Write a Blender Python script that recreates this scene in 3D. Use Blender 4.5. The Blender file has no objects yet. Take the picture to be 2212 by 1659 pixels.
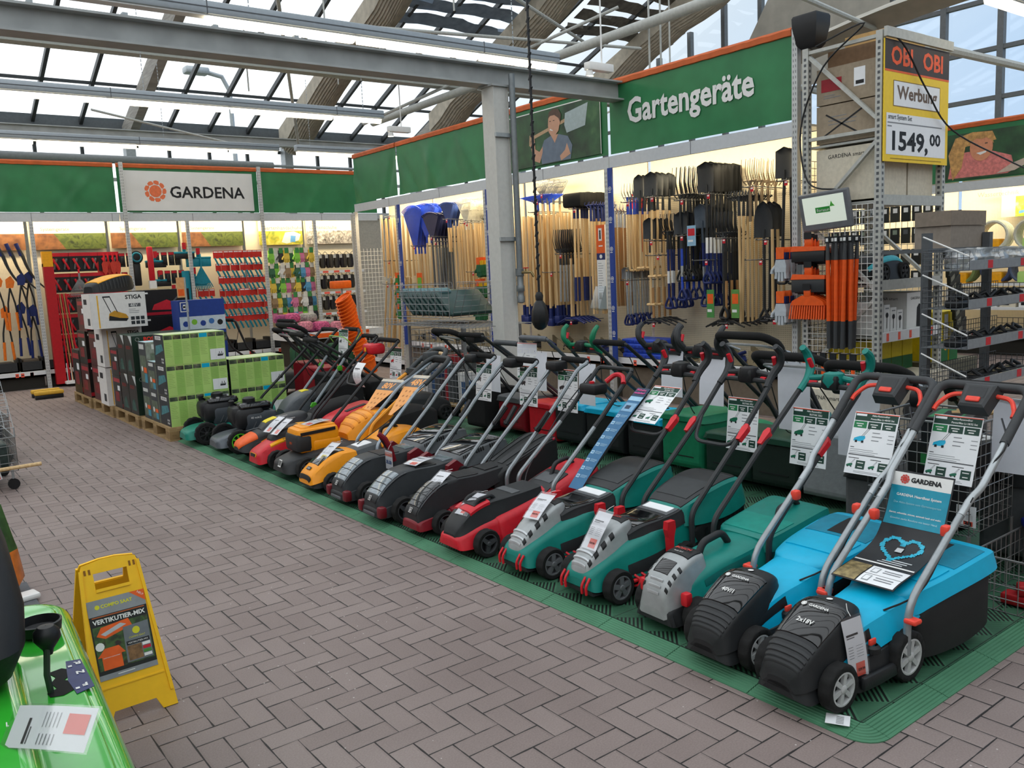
import bpy, math, random
from mathutils import Matrix, Vector
PI = math.pi
R_ = random.Random(7)
sc = bpy.context.scene
col = sc.collection
# ---------------------------------------------------------------- camera
CAMR = [[0.792663, -0.607947, -0.045669], [-0.117941, -0.079419, -0.98984], [0.598143, 0.789995, -0.134654]]
FPX = 1841.33
cd = bpy.data.cameras.new('camera'); cam = bpy.data.objects.new('camera', cd); col.objects.link(cam)
cd.sensor_fit = 'HORIZONTAL'; cd.sensor_width = 36.0; cd.lens = 36.0*FPX/2212.0; cd.clip_end = 300; cd.clip_start = .05
_r, _d, _f = CAMR
cam.matrix_world = Matrix(((_r[0], -_d[0], -_f[0], 0), (_r[1], -_d[1], -_f[1], 0), (_r[2], -_d[2], -_f[2], 1.63), (0, 0, 0, 1)))
sc.camera = cam
# ---------------------------------------------------------------- sky and exposure
sc.view_settings.view_transform = 'Standard'; sc.view_settings.look = 'None'
sc.view_settings.exposure = 0.0; sc.view_settings.gamma = 1.0; sc.view_settings.use_curve_mapping = False
sc.cycles.max_bounces = 6; sc.cycles.diffuse_bounces = 3; sc.cycles.glossy_bounces = 3
sc.cycles.transmission_bounces = 4; sc.cycles.transparent_max_bounces = 8
sc.cycles.use_denoising = True; sc.cycles.use_adaptive_sampling = True; sc.cycles.adaptive_threshold = .025; sc.cycles.sample_clamp_indirect = 4.0
sc.cycles.caustics_reflective = False; sc.cycles.caustics_refractive = False
W = bpy.data.worlds.new('overcast sky'); sc.world = W; W.use_nodes = True
nt = W.node_tree; nt.nodes.clear()
def _n(t, **k):
    n = nt.nodes.new(t)
    for a, b in k.items(): setattr(n, a, b)
    return n
tc = _n('ShaderNodeTexCoord'); dot = _n('ShaderNodeVectorMath', operation='DOT_PRODUCT'); dot.inputs[1].default_value = (.93, -.20, -.25)
nt.links.new(tc.outputs['Generated'], dot.inputs[0])
nz = _n('ShaderNodeTexNoise'); nz.inputs['Scale'].default_value = 2.2; nz.inputs['Detail'].default_value = 3
nt.links.new(tc.outputs['Generated'], nz.inputs['Vector'])
ad = _n('ShaderNodeMath', operation='MULTIPLY_ADD'); ad.inputs[1].default_value = .35
nt.links.new(nz.outputs['Fac'], ad.inputs[0]); nt.links.new(dot.outputs['Value'], ad.inputs[2])
rp = _n('ShaderNodeValToRGB'); el = rp.color_ramp.elements
el[0].position = .3; el[0].color = (1.0, 1.02, 1.05, 1); el[1].position = 1.15; el[1].color = (.30, .42, .58, 1)
e = el.new(.62); e.color = (.47, .525, .575, 1)
nt.links.new(ad.outputs[0], rp.inputs['Fac'])
bg = _n('ShaderNodeBackground'); bg.inputs['Strength'].default_value = 1.75; nt.links.new(rp.outputs['Color'], bg.inputs['Color'])
wo = _n('ShaderNodeOutputWorld'); nt.links.new(bg.outputs[0], wo.inputs['Surface'])
# ---------------------------------------------------------------- materials
def lin(h):
    h = h.lstrip('#'); o = []
    for i in (0, 2, 4):
        v = int(h[i:i+2], 16)/255; o.append(v/12.92 if v <= .04045 else ((v+.055)/1.055)**2.4)
    return (*o, 1)
MC = {}
def M(h, rough=.5, metal=0., var=.08, scale=25., bump=0., bscale=120., coat=0., name=None, spec=.38):
    """plain surface with slight procedural variation of tone and relief"""
    key = (h, rough, metal, var, scale, bump, bscale, coat, spec)
    if key in MC: return MC[key]
    m = bpy.data.materials.new(name or 'surface ' + h); m.use_nodes = True
    t = m.node_tree; b = t.nodes['Principled BSDF']
    b.inputs['Roughness'].default_value = rough; b.inputs['Metallic'].default_value = metal
    b.inputs['Coat Weight'].default_value = coat; b.inputs['Specular IOR Level'].default_value = spec
    c = lin(h)
    if var:
        tc = t.nodes.new('ShaderNodeTexCoord'); n = t.nodes.new('ShaderNodeTexNoise')
        n.inputs['Scale'].default_value = scale; n.inputs['Detail'].default_value = 2
        t.links.new(tc.outputs['Object'], n.inputs['Vector'])
        r = t.nodes.new('ShaderNodeValToRGB'); e = r.color_ramp.elements
        e[0].position = .3; e[1].position = .7
        e[0].color = tuple(x*(1-var) for x in c[:3])+(1,); e[1].color = tuple(min(1, x*(1+var)) for x in c[:3])+(1,)
        t.links.new(n.outputs['Fac'], r.inputs['Fac']); t.links.new(r.outputs['Color'], b.inputs['Base Color'])
        if bump:
            n2 = t.nodes.new('ShaderNodeTexNoise'); n2.inputs['Scale'].default_value = bscale; n2.inputs['Detail'].default_value = 2
            t.links.new(tc.outputs['Object'], n2.inputs['Vector'])
            bp = t.nodes.new('ShaderNodeBump'); bp.inputs['Strength'].default_value = bump; bp.inputs['Distance'].default_value = .004
            t.links.new(n2.outputs['Fac'], bp.inputs['Height']); t.links.new(bp.outputs[0], b.inputs['Normal'])
    else: b.inputs['Base Color'].default_value = c
    MC[key] = m; return m
def emit(h, s):
    m = bpy.data.materials.new('glow ' + h); m.use_nodes = True; b = m.node_tree.nodes['Principled BSDF']
    b.inputs['Base Color'].default_value = lin(h); b.inputs['Emission Color'].default_value = lin(h); b.inputs['Emission Strength'].default_value = s
    return m
def clear(name, tint, gloss=.08, rough=.03, mixc=1.0):
    """thin pane or film: mostly see-through, a little mirror"""
    m = bpy.data.materials.new(name); m.use_nodes = True; t = m.node_tree; t.nodes.clear()
    a = t.nodes.new('ShaderNodeBsdfTransparent'); a.inputs['Color'].default_value = tint
    g = t.nodes.new('ShaderNodeBsdfGlossy'); g.inputs['Roughness'].default_value = rough
    x = t.nodes.new('ShaderNodeMixShader'); x.inputs['Fac'].default_value = gloss
    o = t.nodes.new('ShaderNodeOutputMaterial')
    t.links.new(a.outputs[0], x.inputs[1]); t.links.new(g.outputs[0], x.inputs[2]); t.links.new(x.outputs[0], o.inputs['Surface'])
    return m
def wood(h, h2, rough=.6, scale=(60, 60, 3)):
    m = bpy.data.materials.new('wood ' + h); m.use_nodes = True; t = m.node_tree; b = t.nodes['Principled BSDF']
    tc = t.nodes.new('ShaderNodeTexCoord'); mp = t.nodes.new('ShaderNodeMapping'); mp.inputs['Scale'].default_value = scale
    oi = t.nodes.new('ShaderNodeObjectInfo'); av = t.nodes.new('ShaderNodeVectorMath')
    n = t.nodes.new('ShaderNodeTexNoise'); n.inputs['Scale'].default_value = 1; n.inputs['Detail'].default_value = 3
    r = t.nodes.new('ShaderNodeValToRGB'); e = r.color_ramp.elements
    e[0].position = .25; e[1].position = .75; e[0].color = lin(h2); e[1].color = lin(h)
    t.links.new(tc.outputs['Object'], av.inputs[0]); t.links.new(oi.outputs['Random'], av.inputs[1])
    t.links.new(av.outputs[0], mp.inputs['Vector']); t.links.new(mp.outputs[0], n.inputs['Vector'])
    t.links.new(n.outputs['Fac'], r.inputs['Fac']); t.links.new(r.outputs['Color'], b.inputs['Base Color']); b.inputs['Roughness'].default_value = rough
    return m
def picture(name, stops, scale=6., detail=4., dist=0., rough=.45):
    """printed photograph of foliage, soil ...: a noise pattern through a colour ramp"""
    m = bpy.data.materials.new(name); m.use_nodes = True; t = m.node_tree; b = t.nodes['Principled BSDF']
    tc = t.nodes.new('ShaderNodeTexCoord'); n = t.nodes.new('ShaderNodeTexNoise')
    n.inputs['Scale'].default_value = scale; n.inputs['Detail'].default_value = detail; n.inputs['Distortion'].default_value = dist
    t.links.new(tc.outputs['Object'], n.inputs['Vector'])
    r = t.nodes.new('ShaderNodeValToRGB'); e = r.color_ramp.elements
    for i, (p, c) in enumerate(stops):
        q = e[i] if i < 2 else e.new(p)
        q.position = p; q.color = lin(c)
    t.links.new(n.outputs['Fac'], r.inputs['Fac']); t.links.new(r.outputs['Color'], b.inputs['Base Color']); b.inputs['Roughness'].default_value = rough
    return m
# common surfaces
BLK = M('#1b1c1e', .45); DGR = M('#2d2f31', .5); GRY = M('#55585b', .5); LGR = M('#9a9d9f', .45)
RUB = M('#191919', .85, bump=.2); WHT = M('#e9e9e6', .55, var=.02); STEEL = M('#b4b8ba', .32, .9); GALV = M('#a9afb2', .5, .6)
SILV = M('#c3c7ca', .35, .55); RED = M('#c81e2c', .38); DRED = M('#7c1420', .4); ORG = M('#e8601e', .45); YEL = M('#f2a813', .4)
TURQ = M('#0cb0d8', .36, var=.03); TEAL = M('#0b7d72', .4, var=.05); BOSG = M('#0e6b4d', .45); NAVY = M('#1b2a63', .45); BLUE = M('#2748b4', .45)
PAP = M('#eef0f2', .4, var=.015); PAPB = M('#dfe2ea', .45, var=.02); INK = M('#1c1d20', .6, var=0); GRN_D = M('#173f33', .5, var=.03); GRN_C = M('#1f7d4a', .5, var=.03)
TXT = M('#84878b', .6, var=0); PRC = M('#f0604a', .5, var=.02); FOAM = M('#161616', .95, bump=.3); CARD = M('#a58b6a', .8, bump=.1)
FILM = clear('clear film', (.97, .97, .98, 1), .10, .08)
# ---------------------------------------------------------------- mesh builder
V = Vector
def rotz(a): return Matrix.Rotation(a, 4, 'Z')
def frame(o, x, y):
    """4x4 with origin o, x axis along x, y axis near y"""
    x = V(x).normalized(); y = V(y); z = x.cross(y).normalized(); y = z.cross(x)
    return Matrix(((x[0], y[0], z[0], o[0]), (x[1], y[1], z[1], o[1]), (x[2], y[2], z[2], o[2]), (0, 0, 0, 1)))
TXC = {}
def textmesh(s, bold=0.0):
    k = (s, bold)
    if k not in TXC:
        c = bpy.data.curves.new('t', 'FONT'); c.body = s; c.size = 1; c.resolution_u = 2; c.align_x = 'CENTER'; c.align_y = 'CENTER'; c.offset = bold
        o = bpy.data.objects.new('t', c); me = bpy.data.meshes.new_from_object(o)
        vs = [tuple(v.co) for v in me.vertices]; fs = [tuple(p.vertices) for p in me.polygons]
        xs = [v[0] for v in vs] or [0]; ys = [v[1] for v in vs] or [0]
        cx = (min(xs)+max(xs))/2; cy = (min(ys)+max(ys))/2
        TXC[k] = ([(v[0]-cx, v[1]-cy) for v in vs], fs, max(xs)-min(xs) or 1, max(ys)-min(ys) or 1)
        bpy.data.objects.remove(o); bpy.data.curves.remove(c); bpy.data.meshes.remove(me)
    return TXC[k]
def catmull(S, sub):
    out = []; n = len(S)
    for i in range(n-1):
        p0, p1, p2, p3 = S[max(0, i-1)], S[i], S[i+1], S[min(n-1, i+2)]
        for k in range(sub):
            t = k/sub; q = []
            for a, b, c, d in zip(p0, p1, p2, p3):
                q.append(.5*(2*b+(c-a)*t+(2*a-5*b+4*c-d)*t*t+(3*b-a-3*c+d)*t**3))
            out.append(tuple(q))
    out.append(tuple(S[-1])); return out
def fillet(P, r, seg=4):
    P = [V(p) for p in P]; o = [P[0]]
    for i in range(1, len(P)-1):
        a, b, c = P[i-1], P[i], P[i+1]; u = (a-b); w = (c-b)
        d = min(r, u.length*.48, w.length*.48); u.normalize(); w.normalize()
        s, e = b+u*d, b+w*d
        for k in range(seg+1):
            t = k/seg; o.append(s*(1-t)**2+b*2*t*(1-t)+e*t*t)
    o.append(P[-1]); return o
class MB:
    def __init__(s): s.v = []; s.f = []; s.fm = []; s.fs = []; s.mats = []; s.T = Matrix()
    def mi(s, m):
        if m not in s.mats: s.mats.append(m)
        return s.mats.index(m)
    def add(s, vs, fs, m, smooth=False):
        n = len(s.v); T = s.T
        s.v += [tuple(T @ V(v)) for v in vs]
        k = s.mi(m)
        for f in fs: s.f.append(tuple(i+n for i in f)); s.fm.append(k); s.fs.append(smooth)
        return s
    def box(s, x0, x1, y0, y1, z0, z1, m):
        vs = [(x, y, z) for x in (x0, x1) for y in (y0, y1) for z in (z0, z1)]
        return s.add(vs, [(0, 1, 3, 2), (4, 6, 7, 5), (0, 4, 5, 1), (2, 3, 7, 6), (0, 2, 6, 4), (1, 5, 7, 3)], m)
    def rbox(s, x0, x1, y0, y1, z0, z1, r, m, seg=2):
        """box with rounded edges"""
        def ring(z, ins):
            a = r; pts = []
            for cx, cy, st in ((x1-r, y1-r, 0), (x0+r, y1-r, 1), (x0+r, y0+r, 2), (x1-r, y0+r, 3)):
                for k in range(seg+1):
                    t = (st+k/seg)*PI/2; pts.append((cx+(r-ins)*math.cos(t), cy+(r-ins)*math.sin(t), z))
            return pts
        rr = min(r, (z1-z0)/2.01)
        rings = [ring(z0, rr), ring(z0+rr*.3, rr*.3), ring(z0+rr, 0), ring(z1-rr, 0), ring(z1-rr*.3, rr*.3), ring(z1, rr)]
        return s.loft(rings, m)
    def loft(s, rings, m, cap=True, smooth=True, closed=True):
        n = len(rings[0]); vs = [p for r in rings for p in r]; fs = []
        for i in range(len(rings)-1):
            for j in range(n if closed else n-1):
                a = i*n+j; b = i*n+(j+1) % n; fs.append((a, b, b+n, a+n))
        s.add(vs, fs, m, smooth)
        if cap:
            s.add(rings[0], [tuple(range(n))[::-1]], m, smooth); s.add(rings[-1], [tuple(range(n))], m, smooth)
        return s
    def tube(s, P, r, m, n=8, bend=0., closed=False, cap=True, seg=4):
        if bend: P = fillet(P, bend, seg)
        P = [V(p) for p in P]; N = len(P); rings = []; up = None
        for i in range(N):
            a = P[i-1] if (i or closed) else P[i]; b = P[(i+1) % N] if (i < N-1 or closed) else P[i]
            t = (b-a)
            if t.length < 1e-9: t = V((0, 0, 1))
            t.normalize()
            if up is None:
                up = V((0, 0, 1)) if abs(t.z) < .9 else V((1, 0, 0))
            u = up-t*up.dot(t)
            if u.length < 1e-6: u = t.orthogonal()
            u.normalize(); w = t.cross(u); up = u
            rr = r(i/(N-1)) if callable(r) else r
            rings.append([tuple(P[i]+u*rr*math.cos(2*PI*k/n)+w*rr*math.sin(2*PI*k/n)) for k in range(n)])
        if closed: rings.append(rings[0]); cap = False
        return s.loft(rings, m, cap=cap)
    def bar(s, a, b, w, h, m, up=(0, 0, 1)):
        a, b = V(a), V(b); t = (b-a).normalized(); u = V(up)-t*V(up).dot(t)
        if u.length < 1e-6: u = t.orthogonal()
        u.normalize(); q = t.cross(u)
        rs = [[tuple(p+q*sx*w/2+u*sz*h/2) for sx, sz in ((-1, -1), (1, -1), (1, 1), (-1, 1))] for p in (a, b)]
        return s.loft(rs, m, smooth=False)
    def lathe(s, prof, m, n=20, o=(0, 0, 0), axis='z', cap=False):
        rings = []
        for r, h in prof:
            ring = []
            for k in range(n):
                c, d = r*math.cos(2*PI*k/n), r*math.sin(2*PI*k/n)
                p = (c, d, h) if axis == 'z' else ((c, h, d) if axis == 'y' else (h, c, d))
                ring.append((p[0]+o[0], p[1]+o[1], p[2]+o[2]))
            rings.append(ring)
        return s.loft(rings, m, cap=cap)
    def prism(s, poly, T, t, m, smooth=False):
        """polygon in the xy plane of T, thickness t along its z"""
        T0 = s.T; s.T = T0 @ T
        s.loft([[(x, y, 0) for x, y in poly], [(x, y, t) for x, y in poly]], m, smooth=smooth); s.T = T0; return s
    def poly(s, poly, T, m, z=0.):
        T0 = s.T; s.T = T0 @ T; s.add([(x, y, z) for x, y in poly], [tuple(range(len(poly)))], m); s.T = T0; return s
    def rect(s, T, x0, x1, y0, y1, m, z=0.): return s.poly([(x0, y0), (x1, y0), (x1, y1), (x0, y1)], T, m, z)
    def text(s, st, T, m, h=None, w=None, x=0., y=0., z=.001, bold=0.):
        vs, fs, tw, th = textmesh(st, bold)
        k = (w/tw) if w else None; j = (h/th) if h else k; k = k or j
        T0 = s.T; s.T = T0 @ T; s.add([(a*k+x, b*j+y, z) for a, b in vs], fs, m); s.T = T0; return s
    def disc(s, T, r, m, n=24, z=0., x=0., y=0., ry=None):
        return s.poly([(x+r*math.cos(2*PI*k/n), y+(ry or r)*math.sin(2*PI*k/n)) for k in range(n)], T, m, z)
    def build(s, name, parent=None, loc=None, sharp=38):
        me = bpy.data.meshes.new(name); me.from_pydata(s.v, [], s.f)
        for m in s.mats: me.materials.append(m)
        me.polygons.foreach_set('material_index', s.fm); me.polygons.foreach_set('use_smooth', s.fs)
        if any(s.fs): me.set_sharp_from_angle(angle=math.radians(sharp))
        me.update()
        o = bpy.data.objects.new(name, me); col.objects.link(o)
        if parent: o.parent = parent
        if loc: o.location = loc
        return o
# ---------------------------------------------------------------- scene graph
def tag(o, label, cat, group=None):
    o['label'] = label; o['category'] = cat
    if group: o['group'] = group
    return o
def thing(name, label, cat, loc=(0, 0, 0), rz=0., group=None):
    o = bpy.data.objects.new(name, None); o.empty_display_size = .05; col.objects.link(o)
    o.location = loc; o.rotation_euler = (0, 0, rz); return tag(o, label, cat, group)
def struct(mb, name):
    o = mb.build(name); o['kind'] = 'structure'; return o
def dup(o, loc=None, rz=None, label=None, parent=None, rot=None):
    c = o.copy(); col.objects.link(c)
    if parent: c.parent = parent
    if loc is not None: c.location = loc
    if rz is not None: c.rotation_euler = (0, 0, rz)
    if rot is not None: c.rotation_euler = rot
    if label: c['label'] = label
    for ch in KIDS.get(o.name, ()): dup(ch, parent=c)
    if o.name in KIDS: KIDS[c.name] = [k for k in KIDS[o.name]]
    return c
KIDS = {}
def reg(root):
    """remember a thing's parts so that copies can be made without searching"""
    for o in bpy.data.objects:
        if o.parent and (o.parent == root or o.parent.parent == root):
            L = KIDS.setdefault(o.parent.name, [])
            if o not in L: L.append(o)
    return root
ORD = 'first second third fourth fifth sixth seventh eighth ninth tenth eleventh twelfth thirteenth fourteenth fifteenth sixteenth seventeenth eighteenth nineteenth twentieth'.split()
def setparts(root, **kw):
    for o in bpy.data.objects:
        if o.parent == root and o.name.split('.')[0] in kw: o['label'] = kw[o.name.split('.')[0]]
# ---------------------------------------------------------------- ground
class NT:
    """small helper that writes arithmetic as shader nodes"""
    def __init__(s, t): s.t = t
    def m(s, op, *a):
        n = s.t.nodes.new('ShaderNodeMath'); n.operation = op
        for i, x in enumerate(a):
            if isinstance(x, (int, float)): n.inputs[i].default_value = x
            else: s.t.links.new(x, n.inputs[i])
        return n.outputs[0]
def paver_material():
    m = bpy.data.materials.new('clay pavers laid in herringbone'); m.use_nodes = True; t = m.node_tree; b = t.nodes['Principled BSDF']; k = NT(t)
    g = t.nodes.new('ShaderNodeNewGeometry'); sp = t.nodes.new('ShaderNodeSeparateXYZ'); t.links.new(g.outputs['Position'], sp.inputs[0])
    U = .0995
    x = k.m('DIVIDE', k.m('ADD', sp.outputs[0], 60.03), U); y = k.m('DIVIDE', k.m('ADD', sp.outputs[1], 60.02), U)
    i, j = k.m('FLOOR', x), k.m('FLOOR', y); fx, fy = k.m('SUBTRACT', x, i), k.m('SUBTRACT', y, j)
    d = k.m('FLOORED_MODULO', k.m('ADD', i, j), 4.)
    d1 = k.m('COMPARE', d, 1., .1); d2 = k.m('COMPARE', d, 2., .1); d3 = k.m('COMPARE', d, 3., .1); ver = k.m('ADD', d2, d3); hor = k.m('SUBTRACT', 1., ver)
    # lying bricks take cells d=0,1; standing bricks cells d=2 (lower) and d=3 (upper)
    hu = k.m('ADD', fx, d1); vu = k.m('ADD', fy, d3)
    eh = k.m('MINIMUM', k.m('MINIMUM', hu, k.m('SUBTRACT', 2., hu)), k.m('MINIMUM', fy, k.m('SUBTRACT', 1., fy)))
    ev = k.m('MINIMUM', k.m('MINIMUM', vu, k.m('SUBTRACT', 2., vu)), k.m('MINIMUM', fx, k.m('SUBTRACT', 1., fx)))
    e = k.m('ADD', k.m('MULTIPLY', eh, hor), k.m('MULTIPLY', ev, ver))
    bi = k.m('SUBTRACT', i, d1); bj = k.m('SUBTRACT', j, d3)
    cb = t.nodes.new('ShaderNodeCombineXYZ'); t.links.new(bi, cb.inputs[0]); t.links.new(bj, cb.inputs[1])
    wn = t.nodes.new('ShaderNodeTexWhiteNoise'); t.links.new(cb.outputs[0], wn.inputs['Vector'])
    n1 = t.nodes.new('ShaderNodeTexNoise'); n1.inputs['Scale'].default_value = 1.3; n1.inputs['Detail'].default_value = 4; t.links.new(g.outputs['Position'], n1.inputs['Vector'])
    n2 = t.nodes.new('ShaderNodeTexNoise'); n2.inputs['Scale'].default_value = 160; n2.inputs['Detail'].default_value = 2; t.links.new(g.outputs['Position'], n2.inputs['Vector'])
    f = k.m('ADD', k.m('ADD', k.m('MULTIPLY', wn.outputs['Value'], .16), k.m('MULTIPLY', n1.outputs['Fac'], .55)), k.m('MULTIPLY', n2.outputs['Fac'], .45))
    r = t.nodes.new('ShaderNodeValToRGB'); q = r.color_ramp.elements
    q[0].position = .25; q[0].color = lin('#6a5b57'); q[1].position = .85; q[1].color = lin('#938580')
    t.links.new(f, r.inputs['Fac'])
    nj = t.nodes.new('ShaderNodeTexNoise'); nj.inputs['Scale'].default_value = 9; t.links.new(g.outputs['Position'], nj.inputs['Vector'])
    jw = k.m('MULTIPLY_ADD', nj.outputs['Fac'], .075, -.012)
    jt = k.m('LESS_THAN', e, jw)
    mx = t.nodes.new('ShaderNodeMix'); mx.data_type = 'RGBA'; t.links.new(jt, mx.inputs['Factor']); t.links.new(r.outputs['Color'], mx.inputs['A']); mx.inputs['B'].default_value = lin('#1d1817')
    # small pale crumbs
    vo = t.nodes.new('ShaderNodeTexVoronoi'); vo.inputs['Scale'].default_value = 22; t.links.new(g.outputs['Position'], vo.inputs['Vector'])
    cr = k.m('MULTIPLY', k.m('LESS_THAN', vo.outputs['Distance'], .075), k.m('GREATER_THAN', n1.outputs['Fac'], .52))
    m2 = t.nodes.new('ShaderNodeMix'); m2.data_type = 'RGBA'; t.links.new(cr, m2.inputs['Factor']); t.links.new(mx.outputs['Result'], m2.inputs['A']); m2.inputs['B'].default_value = lin('#b9b0ac')
    t.links.new(m2.outputs['Result'], b.inputs['Base Color']); b.inputs['Roughness'].default_value = .62
    bp = t.nodes.new('ShaderNodeBump'); bp.inputs['Strength'].default_value = .5; bp.inputs['Distance'].default_value = .006
    h = k.m('ADD', k.m('MINIMUM', k.m('MULTIPLY', e, 9.), 1.), k.m('MULTIPLY', n2.outputs['Fac'], .25))
    t.links.new(h, bp.inputs['Height']); t.links.new(bp.outputs[0], b.inputs['Normal'])
    return m
fl = MB(); fl.box(-9, 16.2, -7, 19, -.2, 0, paver_material()); struct(fl, 'floor')
gr = MB(); gr.box(-90, 120, 19.2, 140, -.3, -.15, M('#6f7568', .9)); gr.box(16.4, 140, -60, 19.2, -.3, -.15, M('#6f7568', .9)); struct(gr, 'ground')
def mat_material():
    m = bpy.data.materials.new('green slotted rubber tile'); m.use_nodes = True; t = m.node_tree; b = t.nodes['Principled BSDF']; k = NT(t)
    g = t.nodes.new('ShaderNodeNewGeometry'); sp = t.nodes.new('ShaderNodeSeparateXYZ'); t.links.new(g.outputs['Position'], sp.inputs[0])
    x = k.m('SUBTRACT', sp.outputs[0], 2.58); y = k.m('SUBTRACT', sp.outputs[1], 1.5)
    a = k.m('ADD', x, y); c = k.m('SUBTRACT', x, y); S = .204
    par = k.m('FLOORED_MODULO', k.m('ADD', k.m('FLOOR', k.m('DIVIDE', a, S)), k.m('FLOOR', k.m('DIVIDE', c, S))), 2.)
    s1 = k.m('LESS_THAN', k.m('FRACT', k.m('DIVIDE', c, .0255)), .5); s2 = k.m('LESS_THAN', k.m('FRACT', k.m('DIVIDE', a, .0136)), .36)
    slot = k.m('ADD', k.m('MULTIPLY', s1, par), k.m('MULTIPLY', k.m('MULTIPLY', s2, .62), k.m('SUBTRACT', 1., par)))
    # tile seams
    tx = k.m('LESS_THAN', k.m('FRACT', k.m('DIVIDE', x, .408)), .012); ty = k.m('LESS_THAN', k.m('FRACT', k.m('DIVIDE', y, .408)), .012)
    slot = k.m('MAXIMUM', slot, k.m('MULTIPLY', k.m('MAXIMUM', tx, ty), .8))
    n = t.nodes.new('ShaderNodeTexNoise'); n.inputs['Scale'].default_value = 5; n.inputs['Detail'].default_value = 3; t.links.new(g.outputs['Position'], n.inputs['Vector'])
    r = t.nodes.new('ShaderNodeValToRGB'); q = r.color_ramp.elements; q[0].position = .3; q[0].color = lin('#2f5f45'); q[1].position = .7; q[1].color = lin('#44785a'); t.links.new(n.outputs['Fac'], r.inputs['Fac'])
    mx = t.nodes.new('ShaderNodeMix'); mx.data_type = 'RGBA'; t.links.new(slot, mx.inputs['Factor']); t.links.new(r.outputs['Color'], mx.inputs['A']); mx.inputs['B'].default_value = lin('#0c150f')
    t.links.new(mx.outputs['Result'], b.inputs['Base Color']); b.inputs['Roughness'].default_value = .6
    bp = t.nodes.new('ShaderNodeBump'); bp.inputs['Strength'].default_value = .6; bp.inputs['Distance'].default_value = .01
    t.links.new(k.m('SUBTRACT', 1., slot), bp.inputs['Height']); t.links.new(bp.outputs[0], b.inputs['Normal'])
    return m
def edge_material():
    m = M('#3f7355', .6, var=.1, scale=6).copy(); t = m.node_tree; b = t.nodes['Principled BSDF']; k = NT(t)
    g = t.nodes.new('ShaderNodeTexCoord'); sp = t.nodes.new('ShaderNodeSeparateXYZ'); t.links.new(g.outputs['UV'], sp.inputs[0])
    bp = t.nodes.new('ShaderNodeBump'); bp.inputs['Strength'].default_value = .5; bp.inputs['Distance'].default_value = .006
    t.links.new(k.m('PINGPONG', sp.outputs[0], .006), bp.inputs['Height']); t.links.new(bp.outputs[0], b.inputs['Normal']); return m
MZ = .022
X0, X1, Y0, Y1 = 2.485, 5.9, 1.40, 9.1
mt = thing('floor_mat', 'green rubber tile mat with ramped edging under the mowers', 'floor mat', (X0, Y0, 0))
b = MB(); b.T = Matrix.Translation((-X0, -Y0, 0)); b.box(X0+.095, X1, Y0+.095, Y1, 0, MZ, mat_material()); b.build('tile_field', mt)
EDG = M('#4a7f60', .6, var=.1, scale=6); EDK = M('#2c5540', .7)
b = MB(); b.T = Matrix.Translation((-X0, -Y0, 0))
def edge(b, P, inw, n=6):
    """ramped edging along P with ridges, inward direction inw"""
    P = [V(p) for p in P]; rings = []
    prof = [(0, 0), (0, .004)]
    for i in range(n):
        s = i/n; prof += [(.012+s*.083, .005+s*.016), (.012+(s+.1/n)*.083, .0075+s*.016), (.012+(s+.72/n)*.083, .009+s*.016), (.012+(s+.86/n)*.083, .0045+s*.016)]
    prof += [(.1, MZ), (.1, 0)]
    for p, w in zip(P, inw): rings.append([tuple(p+V(w)*u+V((0, 0, z))) for u, z in prof])
    b.loft(rings, EDG, smooth=False)
ny = int((Y1-Y0-.1)/.408)+1
for i in range(ny):
    a = Y0+.1+i*.408+.002; c = min(Y0+.1+(i+1)*.408-.002, Y1)
    edge(b, [(X0, a, 0), (X0, c, 0)], [(1, 0, 0)]*2)
for i in range(8):
    a = X0+.1+i*.408+.002; c = min(a+.404, X1)
    edge(b, [(a, Y0, 0), (c, Y0, 0)], [(0, 1, 0)]*2)
arc = [(X0+.1-.1*math.cos(t), Y0+.1-.1*math.sin(t)) for t in [k*PI/12 for k in range(7)]]
edge(b, [(x, y, 0) for x, y in arc], [((X0+.1-x)/.1, (Y0+.1-y)/.1, 0) for x, y in arc])
b.build('ramp_edging', mt)
# ---------------------------------------------------------------- glasshouse roof and walls
GX0, GX1, GY0, YE, ZE, SL, YR = -8.6, 15.6, -6.6, 18.5, 4.79, .38, 5.5
def zr(y): return ZE+SL*(YE-y) if y > YR else ZE+SL*(YE-YR)-SL*(YR-y)
FRM = M('#3d4143', .5, .3); FRML = M('#b9bdbd', .5, .2); WALLM = M('#b7b2a6', .8, bump=.1); WDK = M('#6b6154', .8, bump=.2, bscale=40)
GLS = clear('roof glass', (.93, .96, .97, 1), .06)
b = MB(); b.box(GX0-.2, GX0, GY0, YE, 0, 4.9, WALLM); struct(b, 'wall_left')
b = MB(); b.box(GX0-.2, GX1+.2, GY0-.2, GY0, 0, 4.9, WALLM); struct(b, 'wall_front')
b = MB(); b.box(GX0, GX1, YE, YE+.15, 0, 3.0, WALLM); b.box(GX0, GX1, YE-.05, YE+.2, 2.95, 3.08, FRML); struct(b, 'wall_back')
b = MB(); b.box(GX1, GX1+.15, GY0, YE, 0, 2.2, WALLM); struct(b, 'wall_right')
b = MB()
for y0, y1 in ((YR, YE), (GY0, YR)):
    b.add([(GX0, y0, zr(y0)), (GX1, y0, zr(y0)), (GX1, y1, zr(y1)), (GX0, y1, zr(y1))], [(0, 1, 2, 3)], GLS)
b.build('ceiling')['kind'] = 'structure'
b = MB(); b.add([(GX0, YE+.06, 3.0), (GX1, YE+.06, 3.0), (GX1, YE+.06, ZE), (GX0, YE+.06, ZE)], [(0, 1, 2, 3)], GLS); struct(b, 'window_1')
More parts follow.
